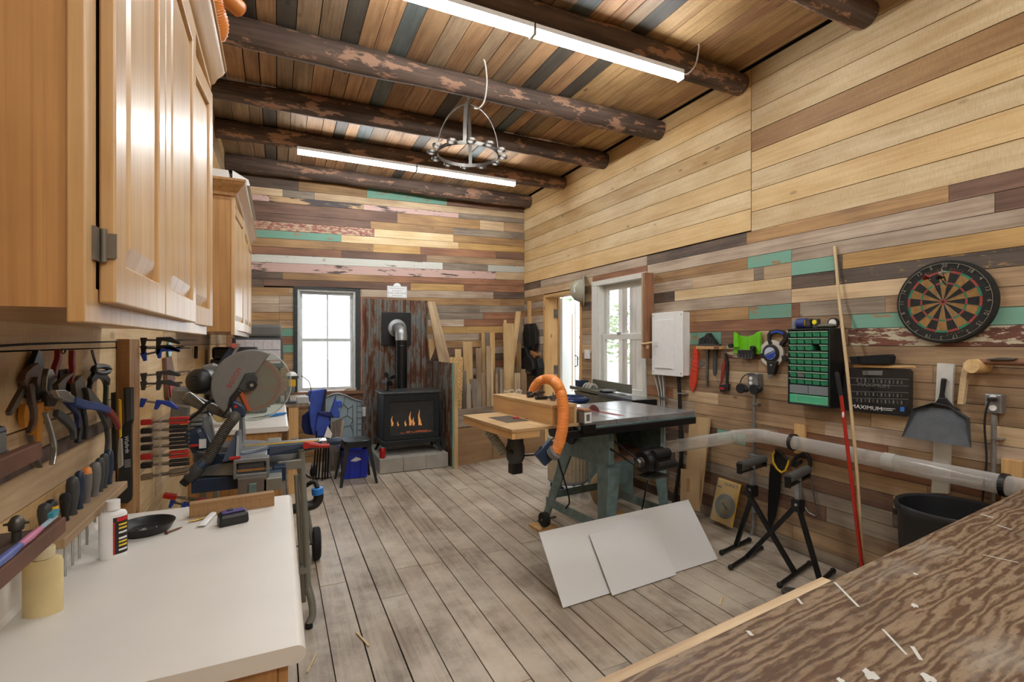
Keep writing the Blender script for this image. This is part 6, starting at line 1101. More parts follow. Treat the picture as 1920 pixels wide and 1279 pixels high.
for k in range(5): RT(t, ((1298 + (k % 2) * 1, 660 + 8 * k), (1306, 664 + 8 * k)), .028, .004, 'braid', M_or)
one(G().prism([rw(*p, .02) for p in ((1323, 656), (1327, 656), (1326.5, 725), (1324, 725))], .005, .02, WR), 'steel_file', M_dsteel, 'long thin dark file hanging under the pine ledge', 'file'); one(G().prism([rw(*p, .02) for p in ((1336, 656), (1343, 656), (1342, 700), (1339, 705), (1336.5, 700))], .01, .02, WR), 'flat_bar', M_dgrey, 'short flat bar with hole hanging right of the file', 'bar')
one(G().prism([rw(*p, .015) for p in ((1299, 664), (1320, 682), (1308, 692), (1294, 678))], .002, .006, WR), 'sanding_sheet', M_grey, 'grey sheet hanging behind the orange strap', 'sheet')
t = rth('hanging_saw', 'red and black bow-shaped tool hanging below the pine ledge', 'hand tool', 1357, 735, .03); RP(t, ((1358, 664), (1361, 662), (1365, 680), (1364, 720), (1360, 725), (1361, 690)), .005, .02, 'frame', M_black, bevel=.002); RP(t, ((1352, 690), (1358, 672), (1360, 682), (1354, 715), (1350, 722)), .015, .025, 'blade_guard', M_rgrip, bevel=.002); RP(t, ((1348, 722), (1366, 720), (1364, 733), (1350, 735)), .005, .03, 'handle', M_black, bevel=.003); RB(t, 1350, 726, 1357, 731, .03, .036, 'red_button', M_red)
RT(t, ((1348, 690), (1343, 705), (1347, 720)), .02, .002, 'cord', M_grey)
# lime green jig
t = rth('drill_jig', 'lime green plastic jig with black knobs hung on the wall', 'jig', 1400, 670, .03); def3 = lambda x, y: (1270 + x / 5.33, 580 + y / 5.33)
def R3(pts, c0, c1, nm, m, **k): return RP(t, [def3(*p) for p in pts], c0, c1, nm, m, **k)
R3([(570, 225), (610, 262), (690, 275), (760, 255), (800, 225), (825, 225), (822, 450), (560, 440), (560, 240)], .003, .02, 'plate', M_lime, bevel=.002); R3([(565, 228), (600, 258), (605, 380), (560, 380)], .02, .045, 'side_rail', M_lime, bevel=.003); R3([(795, 228), (824, 230), (822, 440), (790, 380)], .02, .045, 'side_rail', M_lime, bevel=.003); R3([(600, 405), (760, 405), (765, 480), (600, 480)], .02, .05, 'black_block', M_black, bevel=.004)
for x_, y_ in ((548, 365), (768, 388)): c_ = PX(*def3(x_, y_), XR - .03); g = G().prism([(.02 * (1 if k % 2 else .8) * math.cos(k * .393), .02 * (1 if k % 2 else .8) * math.sin(k * .393)) for k in range(16)], 0, .03, frame(c_, (0, 1, 0), (-1, 0, 0))); P(g, 'knob', M_black, t, bevel=.002)
for k in range(5): R3([(612 + 30 * k, 450), (628 + 30 * k, 450), (628 + 30 * k, 490), (612 + 30 * k, 490)], .05, .056, 'tooth', M_dgrey)
for sd_ in (640, 700): R3([(sd_, 300), (sd_ + 4, 300), (sd_ + 4, 380), (sd_, 380)], .02, .023, 'rib', M_lime)
# tape reel
t = rth('tape_reel', 'white long tape reel with black frame and blue grip', 'tape reel', 1452, 705, .03); c_ = PX(*def3(962, 440), XR - .0); q = frame(c_, (0, -1, 0), (-1, 0, 0))
P(G().lathe([(.001, .002), (.098, .002), (.1, .006), (.1, .024), (.098, .028), (.001, .028)], q, 36), 'reel', mat('ivory plastic', 'cfcabd', .5), t, smooth=40); P(G().lathe([(.001, .028), (.068, .028), (.068, .036), (.05, .04), (.001, .04)], q, 32), 'hub_ring', M_black, t, smooth=40)
P(G().lathe([(.001, .04), (.046, .04), (.046, .0415), (.001, .0415)], q, 28), 'hub_label', mat('pale blue label', 'b9c3d6', .5), t); P(G().prism([(-.04, -.022), (.044, .014), (.046, .0), (.03, -.035), (-.005, -.045), (-.03, -.035)], .0415, .0422, q), 'label_band', M_blue, t)
P(G().prism([(-.042, -.012), (.042, .026), (.044, .02), (-.04, -.02)], .0415, .0425, q), 'label_stripe', M_navy, t)
R3([(895, 250), (920, 215), (990, 200), (1060, 215), (1095, 260), (1095, 300), (1040, 370), (1010, 350), (1055, 290), (1050, 255), (990, 238), (930, 255), (920, 290), (945, 340), (915, 365), (900, 320)], .01, .035, 'grip_frame', M_black, bevel=.003); R3([(930, 228), (990, 212), (1050, 228), (1065, 250), (1045, 250), (990, 232), (935, 248)], .035, .042, 'blue_grip', M_blue, bevel=.002)
R3([(890, 520), (1000, 520), (985, 560), (960, 655), (900, 650), (895, 570)], .01, .045, 'lower_arm', M_black, bevel=.003); R3([(820, 445), (880, 430), (890, 480), (822, 490)], .01, .035, 'side_arm', M_black, bevel=.003); R3([(1040, 460), (1095, 490), (1095, 530), (1040, 500)], .01, .035, 'side_arm', M_black, bevel=.003); R3([(905, 655), (955, 655), (925, 695), (900, 690)], .02, .024, 'tape_end', M_steel); q_ = PX(*def3(935, 560), XR - .0455); textmesh('M', .02, frame(q_, (0, -1, 0), (-1, 0, 0)), 'lettering', M_lwht, t)
# ear muffs on the outlet box and its conduit
t = rth('wall_outlet', 'grey outlet box behind the ear muffs on a steel conduit', 'outlet', 1412, 745, .03); RB(t, 1402, 700, 1421, 735, .001, .06, 'box', M_galv, bevel=.004)
for y_ in (690, 735): c_ = PX(*def3(735, y_), XR - .061); P(G().cyl(c_, c_ + Vector((-.004, 0, 0)), .014, n=14), 'socket', M_white, t)
P(G().tube([PX(1414, 735, XR - .03), PX(1413, 850, XR - .03), PX(1412, 985, XR - .03), PX(1408, 1005, XR - .03)], .0115, 10), 'conduit', M_galv, t, smooth=60); RB(t, 1410, 756, 1420, 760, .0, .045, 'strap', M_galv); RB(t, 1406, 958, 1418, 962, .0, .045, 'strap', M_galv); RB(t, 1402, 850, 1424, 862, .01, .05, 'fitting', M_galv, bevel=.004)
t = rth('ear_muffs', 'black ear muffs hung over the grey outlet box', 'ear muffs', 1410, 742, .08); P(G().tube([PX(*def3(735 + 108 * math.cos(q), 750 + 108 * math.sin(q) * -1), XR - .07) for q in [math.radians(w_) for w_ in range(-15, 196, 15)]], .0045, 8), 'headband', M_dgrey, t, smooth=60)
for x_, y_, a_ in ((665, 790, 30), (800, 800, -20)): c_ = PX(*def3(x_, y_), XR - .07); P(G().sph((0, 0, 0), .036, 10, (1.15, .8, .8), T(c_) @ R(a_, 'X') @ frame((0, 0, 0), (0, -1, 0), (-1, 0, 0))), 'ear_cup', M_black, t, smooth=60); P(G().lathe([(.028, 0), (.038, .004), (.036, .018), (.026, .018)], T(c_) @ frame((-.028, 0, 0), (0, -1, 0), (-1, 0, 0)), 20), 'ear_cushion', M_rubber, t, smooth=60)
# small-parts organiser
og = rth('parts_organiser', 'black parts cabinet with rows of small green drawers', 'parts cabinet', 1520, 767, .08); C0 = .155; M_dg = mat('translucent green drawer', '3f9a72', .35, var=.2, ns=40); M_dgl = mat('pale green drawer lip', '9fc3a8', .4); M_cd = clear('smoky clear drawer', '9aa2a6', .55, .2)
a, b = rw(1477, 760, C0), rw(1556.5, 618, C0); ox0, ox1, oz0, oz1 = a[0], b[0], 1.075, 1.592
P(G().bx(ox0, ox1, oz0, oz1, .001, .02, WR), 'back', M_black, og); g = G(); frect(g, ox0, ox1, oz0, oz1, .02, C0, .01, WR); P(g, 'case', M_black, og, bevel=.002)
dh = .0455; zt_ = oz1 - .014; dw = (ox1 - ox0 - .024) / 5
for r_ in range(8):
    z1_ = zt_ - dh * r_; P(G().bx(ox0 + .01, ox1 - .01, z1_ - dh, z1_ - dh + .004, .02, C0 - .004, WR), 'shelf', M_black, og)
    for c_ in range(5):
        if (r_, c_) == (2, 3): continue
        xa = ox0 + .012 + dw * c_; m_ = M_cd if (r_, c_) == (6, 1) else M_dg; i_ = .006
        d_ = P(G().hexa([(xa + i_, z1_ - dh + .006, .06), (xa + dw - i_, z1_ - dh + .006, .06), (xa + dw - i_, z1_ - .006, .06), (xa + i_, z1_ - .006, .06), (xa + i_, z1_ - dh + .006, C0 - .004), (xa + dw - i_, z1_ - dh + .006, C0 - .004), (xa + dw - .002, z1_ - .006, C0 + .004), (xa + .002, z1_ - .006, C0 + .004)], WR), 'drawer', m_, og)
        P(G().bx(xa + .001, xa + dw - .001, z1_ - .009, z1_ - .004, C0 + .003, C0 + .009, WR), 'drawer_lip', M_dgl, d_)
z1_ = zt_ - dh * 8
for c_ in range(2):
    xa = ox0 + .012 + (ox1 - ox0 - .024) / 2 * c_; d_ = P(G().bx(xa + .002, xa + (ox1 - ox0 - .024) / 2 - .002, z1_ - .062, z1_ - .004, .05, C0, WR), 'drawer', M_cd, og, bevel=.002); P(G().bx(xa + .006, xa + (ox1 - ox0 - .024) / 2 - .006, z1_ - .058, z1_ - .04, .06, C0 - .01, WR), 'contents', M_dsteel if c_ == 0 else M_rust, d_)
P(G().bx(ox0 + .013, ox1 - .013, oz0 + .012, z1_ - .068, .05, C0, WR), 'drawer', mat('large green drawer', '4fb389', .35, var=.06), og, bevel=.003); g = G(); frect(g, ox0 + .06, ox1 - .02, oz0 + .02, z1_ - .075, C0, C0 + .002, .003, WR); P(g, 'drawer_moulding', M_dgl, og)
# things on top of the organiser
ztp = oz1 + .001
def on_org(u, c=.1): return Vector((XR - c, -rw(u, 600, c)[0], ztp))
t = thing('small_can', 'blue can with yellow end lying on the parts cabinet', 'can', on_org(1505, .09)); q = R(90, 'Y') @ R(0); G().lathe([(.001, -.03), (.036, -.03), (.036, .03), (.001, .03)], T(0, 0, .037) @ R(90, 'X'), 20).build('body', mat('dark blue paper', '2a3a7c', .5), t, smooth=40); G().lathe([(.001, .0301), (.03, .0301), (.03, .034), (.001, .034)], T(0, 0, .037) @ R(90, 'X') @ R(180, 'X') @ T(0, 0, -.064), 20).build('end', M_yellow, t); G().box((0, .05, .03), (.05, .03, .06)).build('clear_wrap', M_cd, t, bevel=.004)
t = thing('drill_battery', 'black battery with label standing beside the blue can', 'battery', on_org(1519, .09)); G().box((0, 0, .034), (.05, .045, .066)).build('case', M_black, t, bevel=.01); G().box((-.026, 0, .035), (.002, .03, .03)).build('label', M_dgrey, t)
t = thing('work_light', 'small black box with bright yellow lens on the parts cabinet', 'light', on_org(1531, .09)); G().box((0, 0, .033), (.04, .036, .064)).build('case', M_dgrey, t, bevel=.006); G().cyl((-.02, 0, .042), (-.025, 0, .042), .015, n=18).build('lens', mat('bright yellow lens', 'efe01f', .4), t)
t = thing('plastic_bag', 'dull olive bag lying on the right of the parts cabinet', 'bag', on_org(1550, .08)); G().sph((0, 0, .016), .016, 8, (2.5, 4.2, 1)).build('bag', mat('olive plastic bag', '6b6a5a', .5, var=.3), t, smooth=60)
t = thing('masking_roll', 'white-cored tape roll with black outer ring on the cabinet', 'tape roll', on_org(1563, .06) ); G().lathe([(.012, -.012), (.033, -.012), (.033, .012), (.012, .012)], T(0, 0, .034) @ R(90, 'Y'), 24).build('tape', M_black, t, smooth=40); G().lathe([(.008, -.013), (.025, -.013), (.025, .013), (.008, .013)], T(0, 0, .034) @ R(90, 'Y'), 24).build('core', M_white, t)
# stick and broom
a, b = PX(1565, 462, XR - .02), PZ(1622, 1056, .0); b = Vector((XR - .16, -rw(1622, 1060, .16)[0], .003)); b = PX(1622, 1058, XR - .12); 
one(G().tube([PX(1565, 462, XR - .015), PX(1573, 560, XR - .05), PX(1587, 680, XR - .2), PX(1604, 850, XR - .19), Vector((XR - .17, PX(1622, 1055, XR - .17).y, .003))], .0095, 10), 'dowel_stick', W['wpine'], 'long pale wooden stick leaning on the wall past the parts cabinet', 'stick', smooth=60, grain=2)
t = rth('broom_pole', 'red pole with black grip leaning against the wall', 'pole', 1617, 1056, .2); P0, P1 = PX(1569, 697, XR - .22), PX(1577, 742, XR - .22); Q = Vector((XR - .2, PX(1622, 1090, XR - .2).y, .02))
P(G().tube([P0, P0.lerp(P1, .1), P0.lerp(P1, .9), P1], [.009, .0135, .0135, .0125], 12), 'grip', M_rubber, t, smooth=50); P(G().tube([P1, Q + (P1 - Q) * .02], .0105, 12), 'pole', mat('red painted pole', 'b1281c', .35), t, smooth=50); P(G().tube([Q + (P1 - Q) * .03, Q], .014, 12), 'foot', M_black, t); c_ = P1.lerp(Q, .1); P(G().sph(c_ + Vector((-.008, -.003, 0)), .011, 6, (.5, .6, 1.7)), 'sticker', M_lwht, t)
# dart board
db = rth('dart_board', 'worn round dart board with wire numbers on the right wall', 'dart board', 1768, 644, .03); c_ = PX(1768, 566, XR - .04); c_.x = XR - .002; q = frame(c_, (0, -1, 0), (-1, 0, 0)) @ R(-2); M_db = mat('worn black sisal', '24231f', .85, var=.4, ns=50); M_dt = mat('worn tan sisal', '9c7440', .85, var=.3, ns=50); M_dr = mat('faded red sisal', '9d4238', .8, var=.3, ns=50); M_dgn = mat('faded green sisal', '2f7d5f', .8, var=.3, ns=50); M_wire = mat('dull wire', 'a09c90', .4, .6)
P(G().lathe([(.001, 0), (.226, 0), (.229, .004), (.229, .03), (.224, .036), (.001, .036)], q, 64), 'board', M_db, db, smooth=40)
def seg(r0, r1, k, m, nm):
    a0, a1 = math.radians(90 - 9 + 18 * k), math.radians(90 + 9 + 18 * k); A_ = [a0 + (a1 - a0) * j / 3 for j in range(4)]
    P(G().prism([(r1 * math.cos(w_), r1 * math.sin(w_)) for w_ in A_] + [(r0 * math.cos(w_), r0 * math.sin(w_)) for w_ in A_[::-1]], .036, .0368, q), nm, m, db)
for k in range(20):
    dk = k % 2 == 1; seg(.016, .098, k, M_db if dk else M_dt, 'inner_wedge'); seg(.098, .108, k, M_dr if dk else M_dgn, 'triple_bed'); seg(.108, .158, k, M_db if dk else M_dt, 'outer_wedge'); seg(.158, .17, k, M_dr if dk else M_dgn, 'double_bed')
P(G().lathe([(.001, .0365), (.016, .0365), (.016, .0372), (.001, .0372)], q, 24), 'outer_bull', M_dr, db); P(G().lathe([(.001, .0372), (.0065, .0372), (.0065, .038), (.001, .038)], q, 16), 'bull', M_db, db)
P(G().tube([q @ Vector((.212 * math.cos(w_), .212 * math.sin(w_), .041)) for w_ in [k * 2 * math.pi / 48 for k in range(48)]], .0014, 5, closed=True), 'number_ring', M_wire, db)
for k in range(20): a_ = math.radians(99 + 18 * k); P(G().tube([q @ Vector((.016 * math.cos(a_), .016 * math.sin(a_), .038)), q @ Vector((.176 * math.cos(a_), .176 * math.sin(a_), .038))], .0006, 4), 'wire', M_wire, db)
for k, n_ in enumerate((20, 5, 12, 9, 14, 11, 8, 16, 7, 19, 3, 17, 2, 15, 10, 6, 13, 4, 18, 1)): a_ = math.radians(90 + 18 * k); textmesh(str(n_), .028, q @ T(.198 * math.cos(a_), .198 * math.sin(a_), .039) @ R(18 * k), 'number', M_wire, db, .001)
M_gold = mat('faded gold print', '7a5a35', .7)
for i_, ch in enumerate('National Darts'): a_ = math.radians(118 - 4.2 * i_); textmesh(ch, .014, q @ T(.181 * math.cos(a_), .181 * math.sin(a_), .0365) @ R(math.degrees(a_) - 90), 'print', M_gold, db, .0003) if ch != ' ' else None
for i_, ch in enumerate('BOARD'): a_ = math.radians(278 + 5.4 * i_); textmesh(ch, .014, q @ T(.183 * math.cos(a_), .183 * math.sin(a_), .0365) @ R(math.degrees(a_) + 90), 'print', M_gold, db, .0003)
for k, (x_, y_, l_, m_) in enumerate(((-.022, .078, 'dart with dark red flight stuck left of the upper centre', M_rgrip), (.02, .075, 'dart with black flight stuck right of the upper centre', M_black), (.012, .10, 'dart with pale flight stuck nearest the top', M_white))):
    p_ = q @ Vector((x_, y_, .037)); d_ = (q.to_3x3() @ Vector((.16 * (k - .6), .45, .9))).normalized(); t = thing('dart', l_, 'dart', p_, group='darts in the board'); P(G().tube([p_, p_ + d_ * .03, p_ + d_ * .032, p_ + d_ * .075, p_ + d_ * .08, p_ + d_ * .11], [.0008, .001, .0035, .0035, .002, .002], 8), 'barrel', M_dsteel, t)
    for w_ in range(3): fm_ = frame(p_ + d_ * .1, d_, d_.orthogonal()) @ R(120 * w_, 'X'); P(G().prism([(0, 0), (.012, .018), (.035, .018), (.036, 0)], -.0003, .0003, fm_), 'flight', m_, t)
# white board with dustpan
one(G().prism([rw(*p, .02) for p in ((1757, 681), (1788, 683), (1778, 926), (1746, 924))], .001, .02, WR), 'white_board_strip', mat('chipped white paint', 'cfcfc8', .5, var=.1), 'white painted upright board behind the dustpan', 'board')
t = rth('dustpan', 'grey dustpan hanging by its handle on the white board', 'dustpan', 1760, 838, .06); M_dp = mat('scuffed dark grey plastic', '45484c', .6, var=.3, ns=20); zz5 = lambda x, y: (1560 + x / 3.045, 640 + y / 3.045)
def R5(pts, c0, c1, nm, m, **k): return RP(t, [zz5(*p) for p in pts], c0, c1, nm, m, **k)
R5([(620, 210), (648, 215), (635, 300), (640, 345), (600, 350), (612, 290)], .022, .045, 'handle', M_black, bevel=.006); R5([(606, 325), (646, 322), (690, 372), (735, 395), (560, 372), (520, 372), (585, 352)], .036, .05, 'neck', M_black, bevel=.004)
A5 = [PX(*zz5(*p), XR - cc) for p, cc in (((402, 545), .14), ((795, 608), .14), ((785, 440), .05), ((680, 370), .035), ((590, 352), .035), ((475, 385), .05))]; B5 = [p_ + Vector((.004, 0, 0)) for p_ in A5]
P(G().add([tuple(p_) for p_ in A5 + B5], [(0, 1, 2, 3, 4, 5), (11, 10, 9, 8, 7, 6)] + [(i, 6 + i, 6 + (i + 1) % 6, (i + 1) % 6) for i in range(6)]), 'pan', M_dp, t)
for i_ in ((1, 2), (2, 3), (3, 4), (4, 5), (5, 0)): a_, b_ = A5[i_[0]], A5[i_[1]]; o_ = Vector((-.03, 0, .0)); P(G().hexa([a_, b_, b_ + Vector((.004, 0, 0)), a_ + Vector((.004, 0, 0)), a_ + o_ * (.2 if i_[0] in (0, 1) else 1), b_ + o_ * (.2 if i_[1] in (0, 1) else 1), b_ + o_ * (.2 if i_[1] in (0, 1) else 1) + Vector((0, 0, .004)), a_ + o_ * (.2 if i_[0] in (0, 1) else 1) + Vector((0, 0, .004))]), 'side_wall', M_dp, t)
# drill bit case, hand brush
t = rth('bit_case', 'clear black drill-bit case hung right of the red pole', 'case', 1650, 782, .03); R5([(78, 165), (60, 200), (62, 395), (420, 432), (438, 415), (440, 175), (425, 158), (100, 152)], .003, .05, 'case', mat('smoky black case', '2b2c2d', .25, var=.2), bevel=.004)
R5([(110, 350), (430, 368), (428, 418), (100, 398)], .05, .052, 'label_strip', M_black); R5([(172, 168), (290, 168), (285, 196), (175, 194)], .05, .056, 'carry_handle', M_grey, bevel=.004); p_ = PX(*zz5(195, 379), XR - .0525); textmesh('MAXIMUM', .034, frame(p_, (0, -1, 0), (-1, 0, 0)), 'lettering', M_lwht, t, sx=1.15); p_ = PX(*zz5(235, 252), XR - .0515); textmesh('MAXIMUM', .034, frame(p_, (0, -1, 0), (-1, 0, 0)), 'embossed_lettering', M_grey, t, sx=1.15)
R5([(390, 374), (414, 376), (412, 402), (388, 399)], .052, .054, 'blue_mark', mat('blue label mark', '2f6fc0', .5)); R5([(286, 380), (360, 385), (360, 388), (286, 383)], .052, .053, 'print_line', M_lwht); R5([(286, 390), (345, 394), (345, 397), (286, 393)], .052, .053, 'print_line', M_lwht)
for r_ in range(4):
    for k in range(12): x_ = 140 + 23 * k; y_ = 212 + 38 * r_ + k * 1.2; R5([(x_, y_), (x_ + 8, y_ + .5), (x_ + 8, y_ + 20), (x_, y_ + 20)], .05, .0512, 'drill_bit', M_dsteel if (k + r_) % 2 else M_grey) if r_ != 1 else None
for y_ in (208, 246, 284, 322): R5([(90, y_), (436, y_ + 8), (436, y_ + 11), (90, y_ + 3)], .05, .0518, 'divider', M_grey)
t = rth('hand_brush', 'black bristle hand brush with wooden handle on the bit case', 'brush', 1650, 690, .05); R5([(95, 88), (322, 74), (335, 88), (328, 130), (110, 130)], .02, .08, 'bristles', mat('black bristles', '111112', .9, var=.4, ns=80), bevel=.004); R5([(122, 133), (300, 138), (460, 140), (468, 152), (300, 154), (122, 148)], .03, .06, 'handle', W['stud'], bevel=.004, grain=1)
# mallet, axe handle, outlet
t = rth('wooden_mallet', 'pale wooden mallet hanging right of the dustpan', 'mallet', 1810, 758, .06); R5([(750, 120), (790, 120), (770, 200), (748, 362), (713, 360), (730, 210)], .02, .05, 'handle', W['wpine'], bevel=.003, grain=2); p_ = PX(*zz5(795, 142), XR - .1); P(G().cyl(p_, p_ + Vector((.09, -.02, 0)), .036, n=20), 'head', W['pine'], t, smooth=40)
t = rth('axe_handle', 'reddish wooden tool handle with steel plate at the right edge', 'tool', 1890, 690, .06); P(G().tube([PX(*zz5(845, 116), XR - .06), PX(*zz5(960, 118), XR - .06), PX(*zz5(1150, 122), XR - .07)], [.014, .017, .018], 10), 'handle', W['obrown'], t, smooth=50, grain=1); R5([(880, 100), (960, 92), (1050, 99), (1040, 108), (890, 108)], .04, .09, 'steel_plate', M_dsteel, bevel=.002); R5([(790, 138), (850, 130), (850, 150), (800, 160)], .0, .06, 'peg', W['ltan'])
t = rth('wall_outlet', 'grey outlet box with black plug at the far right of the wall', 'outlet', 1862, 778, .03); RB(t, 1846, 738, 1878, 777, .001, .05, 'box', M_galv, bevel=.006)
for y_ in (746, 765): c_ = PX(1862, y_, XR - .051); P(G().cyl(c_, c_ + Vector((-.004, 0, 0)), .015, n=14), 'socket', M_white, t)
P(G().tube([PX(1864, 777, XR - .03), PX(1863, 850, XR - .03), PX(1862, 940, XR - .03)], .0115, 10), 'conduit', M_galv, t); RB(t, 1857, 821, 1878, 826, .0, .045, 'strap', M_galv)
t = rth('power_plug', 'black plug and cord hanging from the right-hand outlet', 'plug', 1855, 760, .08); P(G().box(PX(1860, 749, XR - .075), (.04, .03, .022)), 'plug', M_black, t, bevel=.005); P(G().tube(bez([PX(1857, 750, XR - .09), PX(1850, 765, XR - .09), PX(1846, 800, XR - .07), PX(1850, 860, XR - .06), PX(1845, 910, XR - .06), PX(1842, 940, XR - .06)], 5), .0045, 6), 'cord', M_rubber, t, smooth=60)
# clear dust pipe along the wall
dp = rth('dust_pipe', 'clear plastic dust pipe running along the wall to the saw', 'dust pipe', 1600, 860, .08); M_pipe = clear('clear dusty pipe', 'e9e6e0', .22, .12); E0 = Vector((3.27, 2.60, .80))
P(G().tube([(3.27, 1.0, .79), (3.27, 1.7, .793)], .05, 20), 'pipe', M_pipe, dp, smooth=50); P(G().tube([(3.27, 1.69, .793), (3.27, 2.5, .80)], .048, 20), 'pipe', M_pipe, dp, smooth=50); P(G().tube(bez([(3.27, 2.48, .80), (3.265, 2.57, .80), (3.23, 2.64, .79), (3.15, 2.72, .775)], 5), .051, 20), 'elbow', M_pipe, dp, smooth=60); P(G().tube([(3.17, 2.70, .778), (2.72, 3.05, .66)], .048, 20), 'pipe', M_pipe, dp, smooth=50); P(G().lathe([(.05, -.03), (.053, -.03), (.053, .03), (.05, .03)], frame((3.27, 1.69, .793), (1, 0, 0), (0, 1, 0)), 20), 'coupling', clear('clear coupling', 'e8e6e0', .3, .12), dp)
for y_, z_ in ((2.3, .80), (1.18, .79)):
    P(G().bx(XR - .027, XR - .003, y_ - .04, y_ + .04, z_ - .09, z_ + .12), 'bracket_block', W['stud'], dp, bevel=.003); P(G().ring(.052, .058, -.012, .012, frame((3.27, y_, z_), (1, 0, 0), (0, 1, 0)), 24), 'strap_ring', M_black, dp)
# bin
p_ = Vector((3.08, 1.31, 0)); t = thing('waste_bin', 'round black bin standing against the wall behind the bench', 'bin', p_); G().lathe([(.001, .002), (.19, .002), (.2, .01), (.225, .62), (.236, .63), (.24, .655), (.232, .67), (.218, .66), (.215, .62), (.19, .02), (.001, .02)], n=40).build('tub', mat('scuffed black plastic', '202124', .45, var=.3, ns=12), t, smooth=50)
for s_ in (-1, 1): G().box((0, s_ * .238, .58), (.1, .02, .03)).build('handle', M_black, t, bevel=.004)
# hand saws on the wall
t = rth('hand_saw', 'hand saw with yellow and black handle hung low on the wall', 'saw', 1455, 960, .03); zz6 = lambda x, y: (1380 + x / 5.33, 780 + y / 5.33)
def R6(pts, c0, c1, nm, m, **k): return RP(t, [zz6(*p) for p in pts], c0, c1, nm, m, **k)
R6([(345, 475), (450, 585), (440, 760), (400, 1000), (330, 1180), (315, 1000), (330, 600)], .02, .024, 'blade', M_blackm); R6([(395, 335), (440, 345), (500, 430), (535, 440), (515, 530), (470, 575), (420, 555), (370, 470), (365, 390)], .008, .02, 'handle_back', M_black, bevel=.003)
P(G().tube([PX(*zz6(*p), XR - .03) for p in ((390, 345), (368, 390), (372, 460), (410, 530), (455, 565), (495, 545), (520, 480), (530, 435))], .008, 8), 'yellow_grip', M_yellow, t, smooth=60); P(G().tube([PX(*zz6(*p), XR - .03) for p in ((395, 345), (440, 360), (480, 410), (525, 440))], .011, 8), 'handle_grip', M_black, t, smooth=60)
t = rth('hacksaw', 'black hacksaw hanging beside the yellow hand saw', 'saw', 1515, 960, .03); P(G().tube(bez([PX(*zz6(*p), XR - .03) for p in ((560, 500), (590, 430), (660, 385), (710, 390), (740, 470), (735, 510))], 4), .013, 8), 'handle', M_black, t, smooth=60); P(G().tube([PX(*zz6(*p), XR - .03) for p in ((730, 520), (760, 700), (790, 850), (820, 1010))], .0055, 6), 'blade_bar', M_dsteel, t); P(G().tube(bez([PX(*zz6(*p), XR - .03) for p in ((600, 520), (650, 760), (700, 930), (780, 995), (815, 1000))], 4), .008, 6), 'frame', M_dsteel, t, smooth=60); R6([(560, 480), (640, 440), (650, 470), (580, 520)], .01, .03, 'handle_guard', M_black, bevel=.003)
# saw blade package leaning at the wall foot
t = rth('saw_blade_pack', 'yellow packaged saw blade leaning at the foot of the wall', 'saw blade', 1365, 995, .06); zz8 = lambda x, y: (1220 + x / 7.105, 820 + y / 7.105); a_ = Vector((XR - .075, 0, 0)); A_, B_, C_, D_ = [PX(*zz8(*p), XR - cc) for p, cc in (((800, 1085), .12), ((1090, 1210), .12), ((1225, 625), .03), ((915, 535), .03))]; ex = (B_ - A_); ey = (D_ - A_); fm = frame(A_, ex, ex.cross(ey)); Lx, Ly = ex.length, (fm.inverted() @ D_).y
P(G().bx(0, Lx, 0, Ly, 0, .004, fm), 'card', mat('yellow card', 'f0bd22', .5, var=.05), t); P(G().prism([(Lx * .52 + .46 * Lx * (1 if k % 2 else .94) * math.cos(k * math.pi / 40), Ly * .4 + .46 * Lx * (1 if k % 2 else .94) * math.sin(k * math.pi / 40)) for k in range(80)], .004, .007, fm), 'blade', mat('grey blade steel', '6d7478', .45, .4), t)
P(G().lathe([(.001, .007), (.28 * Lx, .007), (.28 * Lx, .0078), (.001, .0078)], fm @ T(Lx * .52, Ly * .4, 0), 32), 'blade_print', mat('olive print', '8d7d33', .5), t); P(G().box((0, 0, .008), (.32 * Lx, .1 * Lx, .001), fm @ T(Lx * .52, Ly * .4, 0) @ R(-35)), 'black_mark', M_black, t); textmesh('DEWALT', .15 * Lx, fm @ T(Lx * .6, Ly * .9, .0045), 'lettering', M_black, t); P(G().box((Lx * .12, Ly * .8, .0045), (.18 * Lx, .03 * Ly, .001), fm), 'black_strip', M_black, t)
P(G().bx(.0, Lx, .0, Ly, .012, .0135, fm), 'clear_cover', clear('clear blister', 'f2f2ee', .04, .1), t)
# particle board offcuts
zt8 = lambda *p: [rw(*zz8(*q_), .1) for q_ in p]
one(G().hexa([PX(1282, 945, XR - .14), PX(1312, 950, XR - .14), PX(1312, 950, XR - .14) + Vector((.016, 0, 0)), PX(1282, 945, XR - .14) + Vector((.016, 0, 0)), PX(1293, 781, XR - .03), PX(1331, 784, XR - .03), PX(1331, 784, XR - .03) + Vector((.016, 0, 0)), PX(1293, 781, XR - .03) + Vector((.016, 0, 0))]), 'particle_board', W['mdf'], 'tall particle board strip leaning by the black conduit', 'board', grain=2)
g = G(); A_, B_, C_, D_ = PX(1277, 938, XR - .19), PX(1306, 944, XR - .19), PX(1317, 890, XR - .15), PX(1284, 880, XR - .15); ex, ey = B_ - A_, D_ - A_; fm = frame(A_, ex, ex.cross(ey)); Lx, Ly = ex.length, (fm.inverted() @ D_).y
t = thing('slotted_board', 'short particle board with square slots in front of the tall one', 'board', A_); P(G().bx(-.01, Lx + .02, -.06, Ly, -.016, 0, fm), 'board', W['mdf'], t); P(G().bx(Lx * .34, Lx * .55, Ly * .3, Ly * .72, -.002, .0006, fm), 'slot', W['bpine'], t); P(G().bx(Lx * .34, Lx * .55, -.05, Ly * .02, -.002, .0006, fm), 'slot', W['bpine'], t)
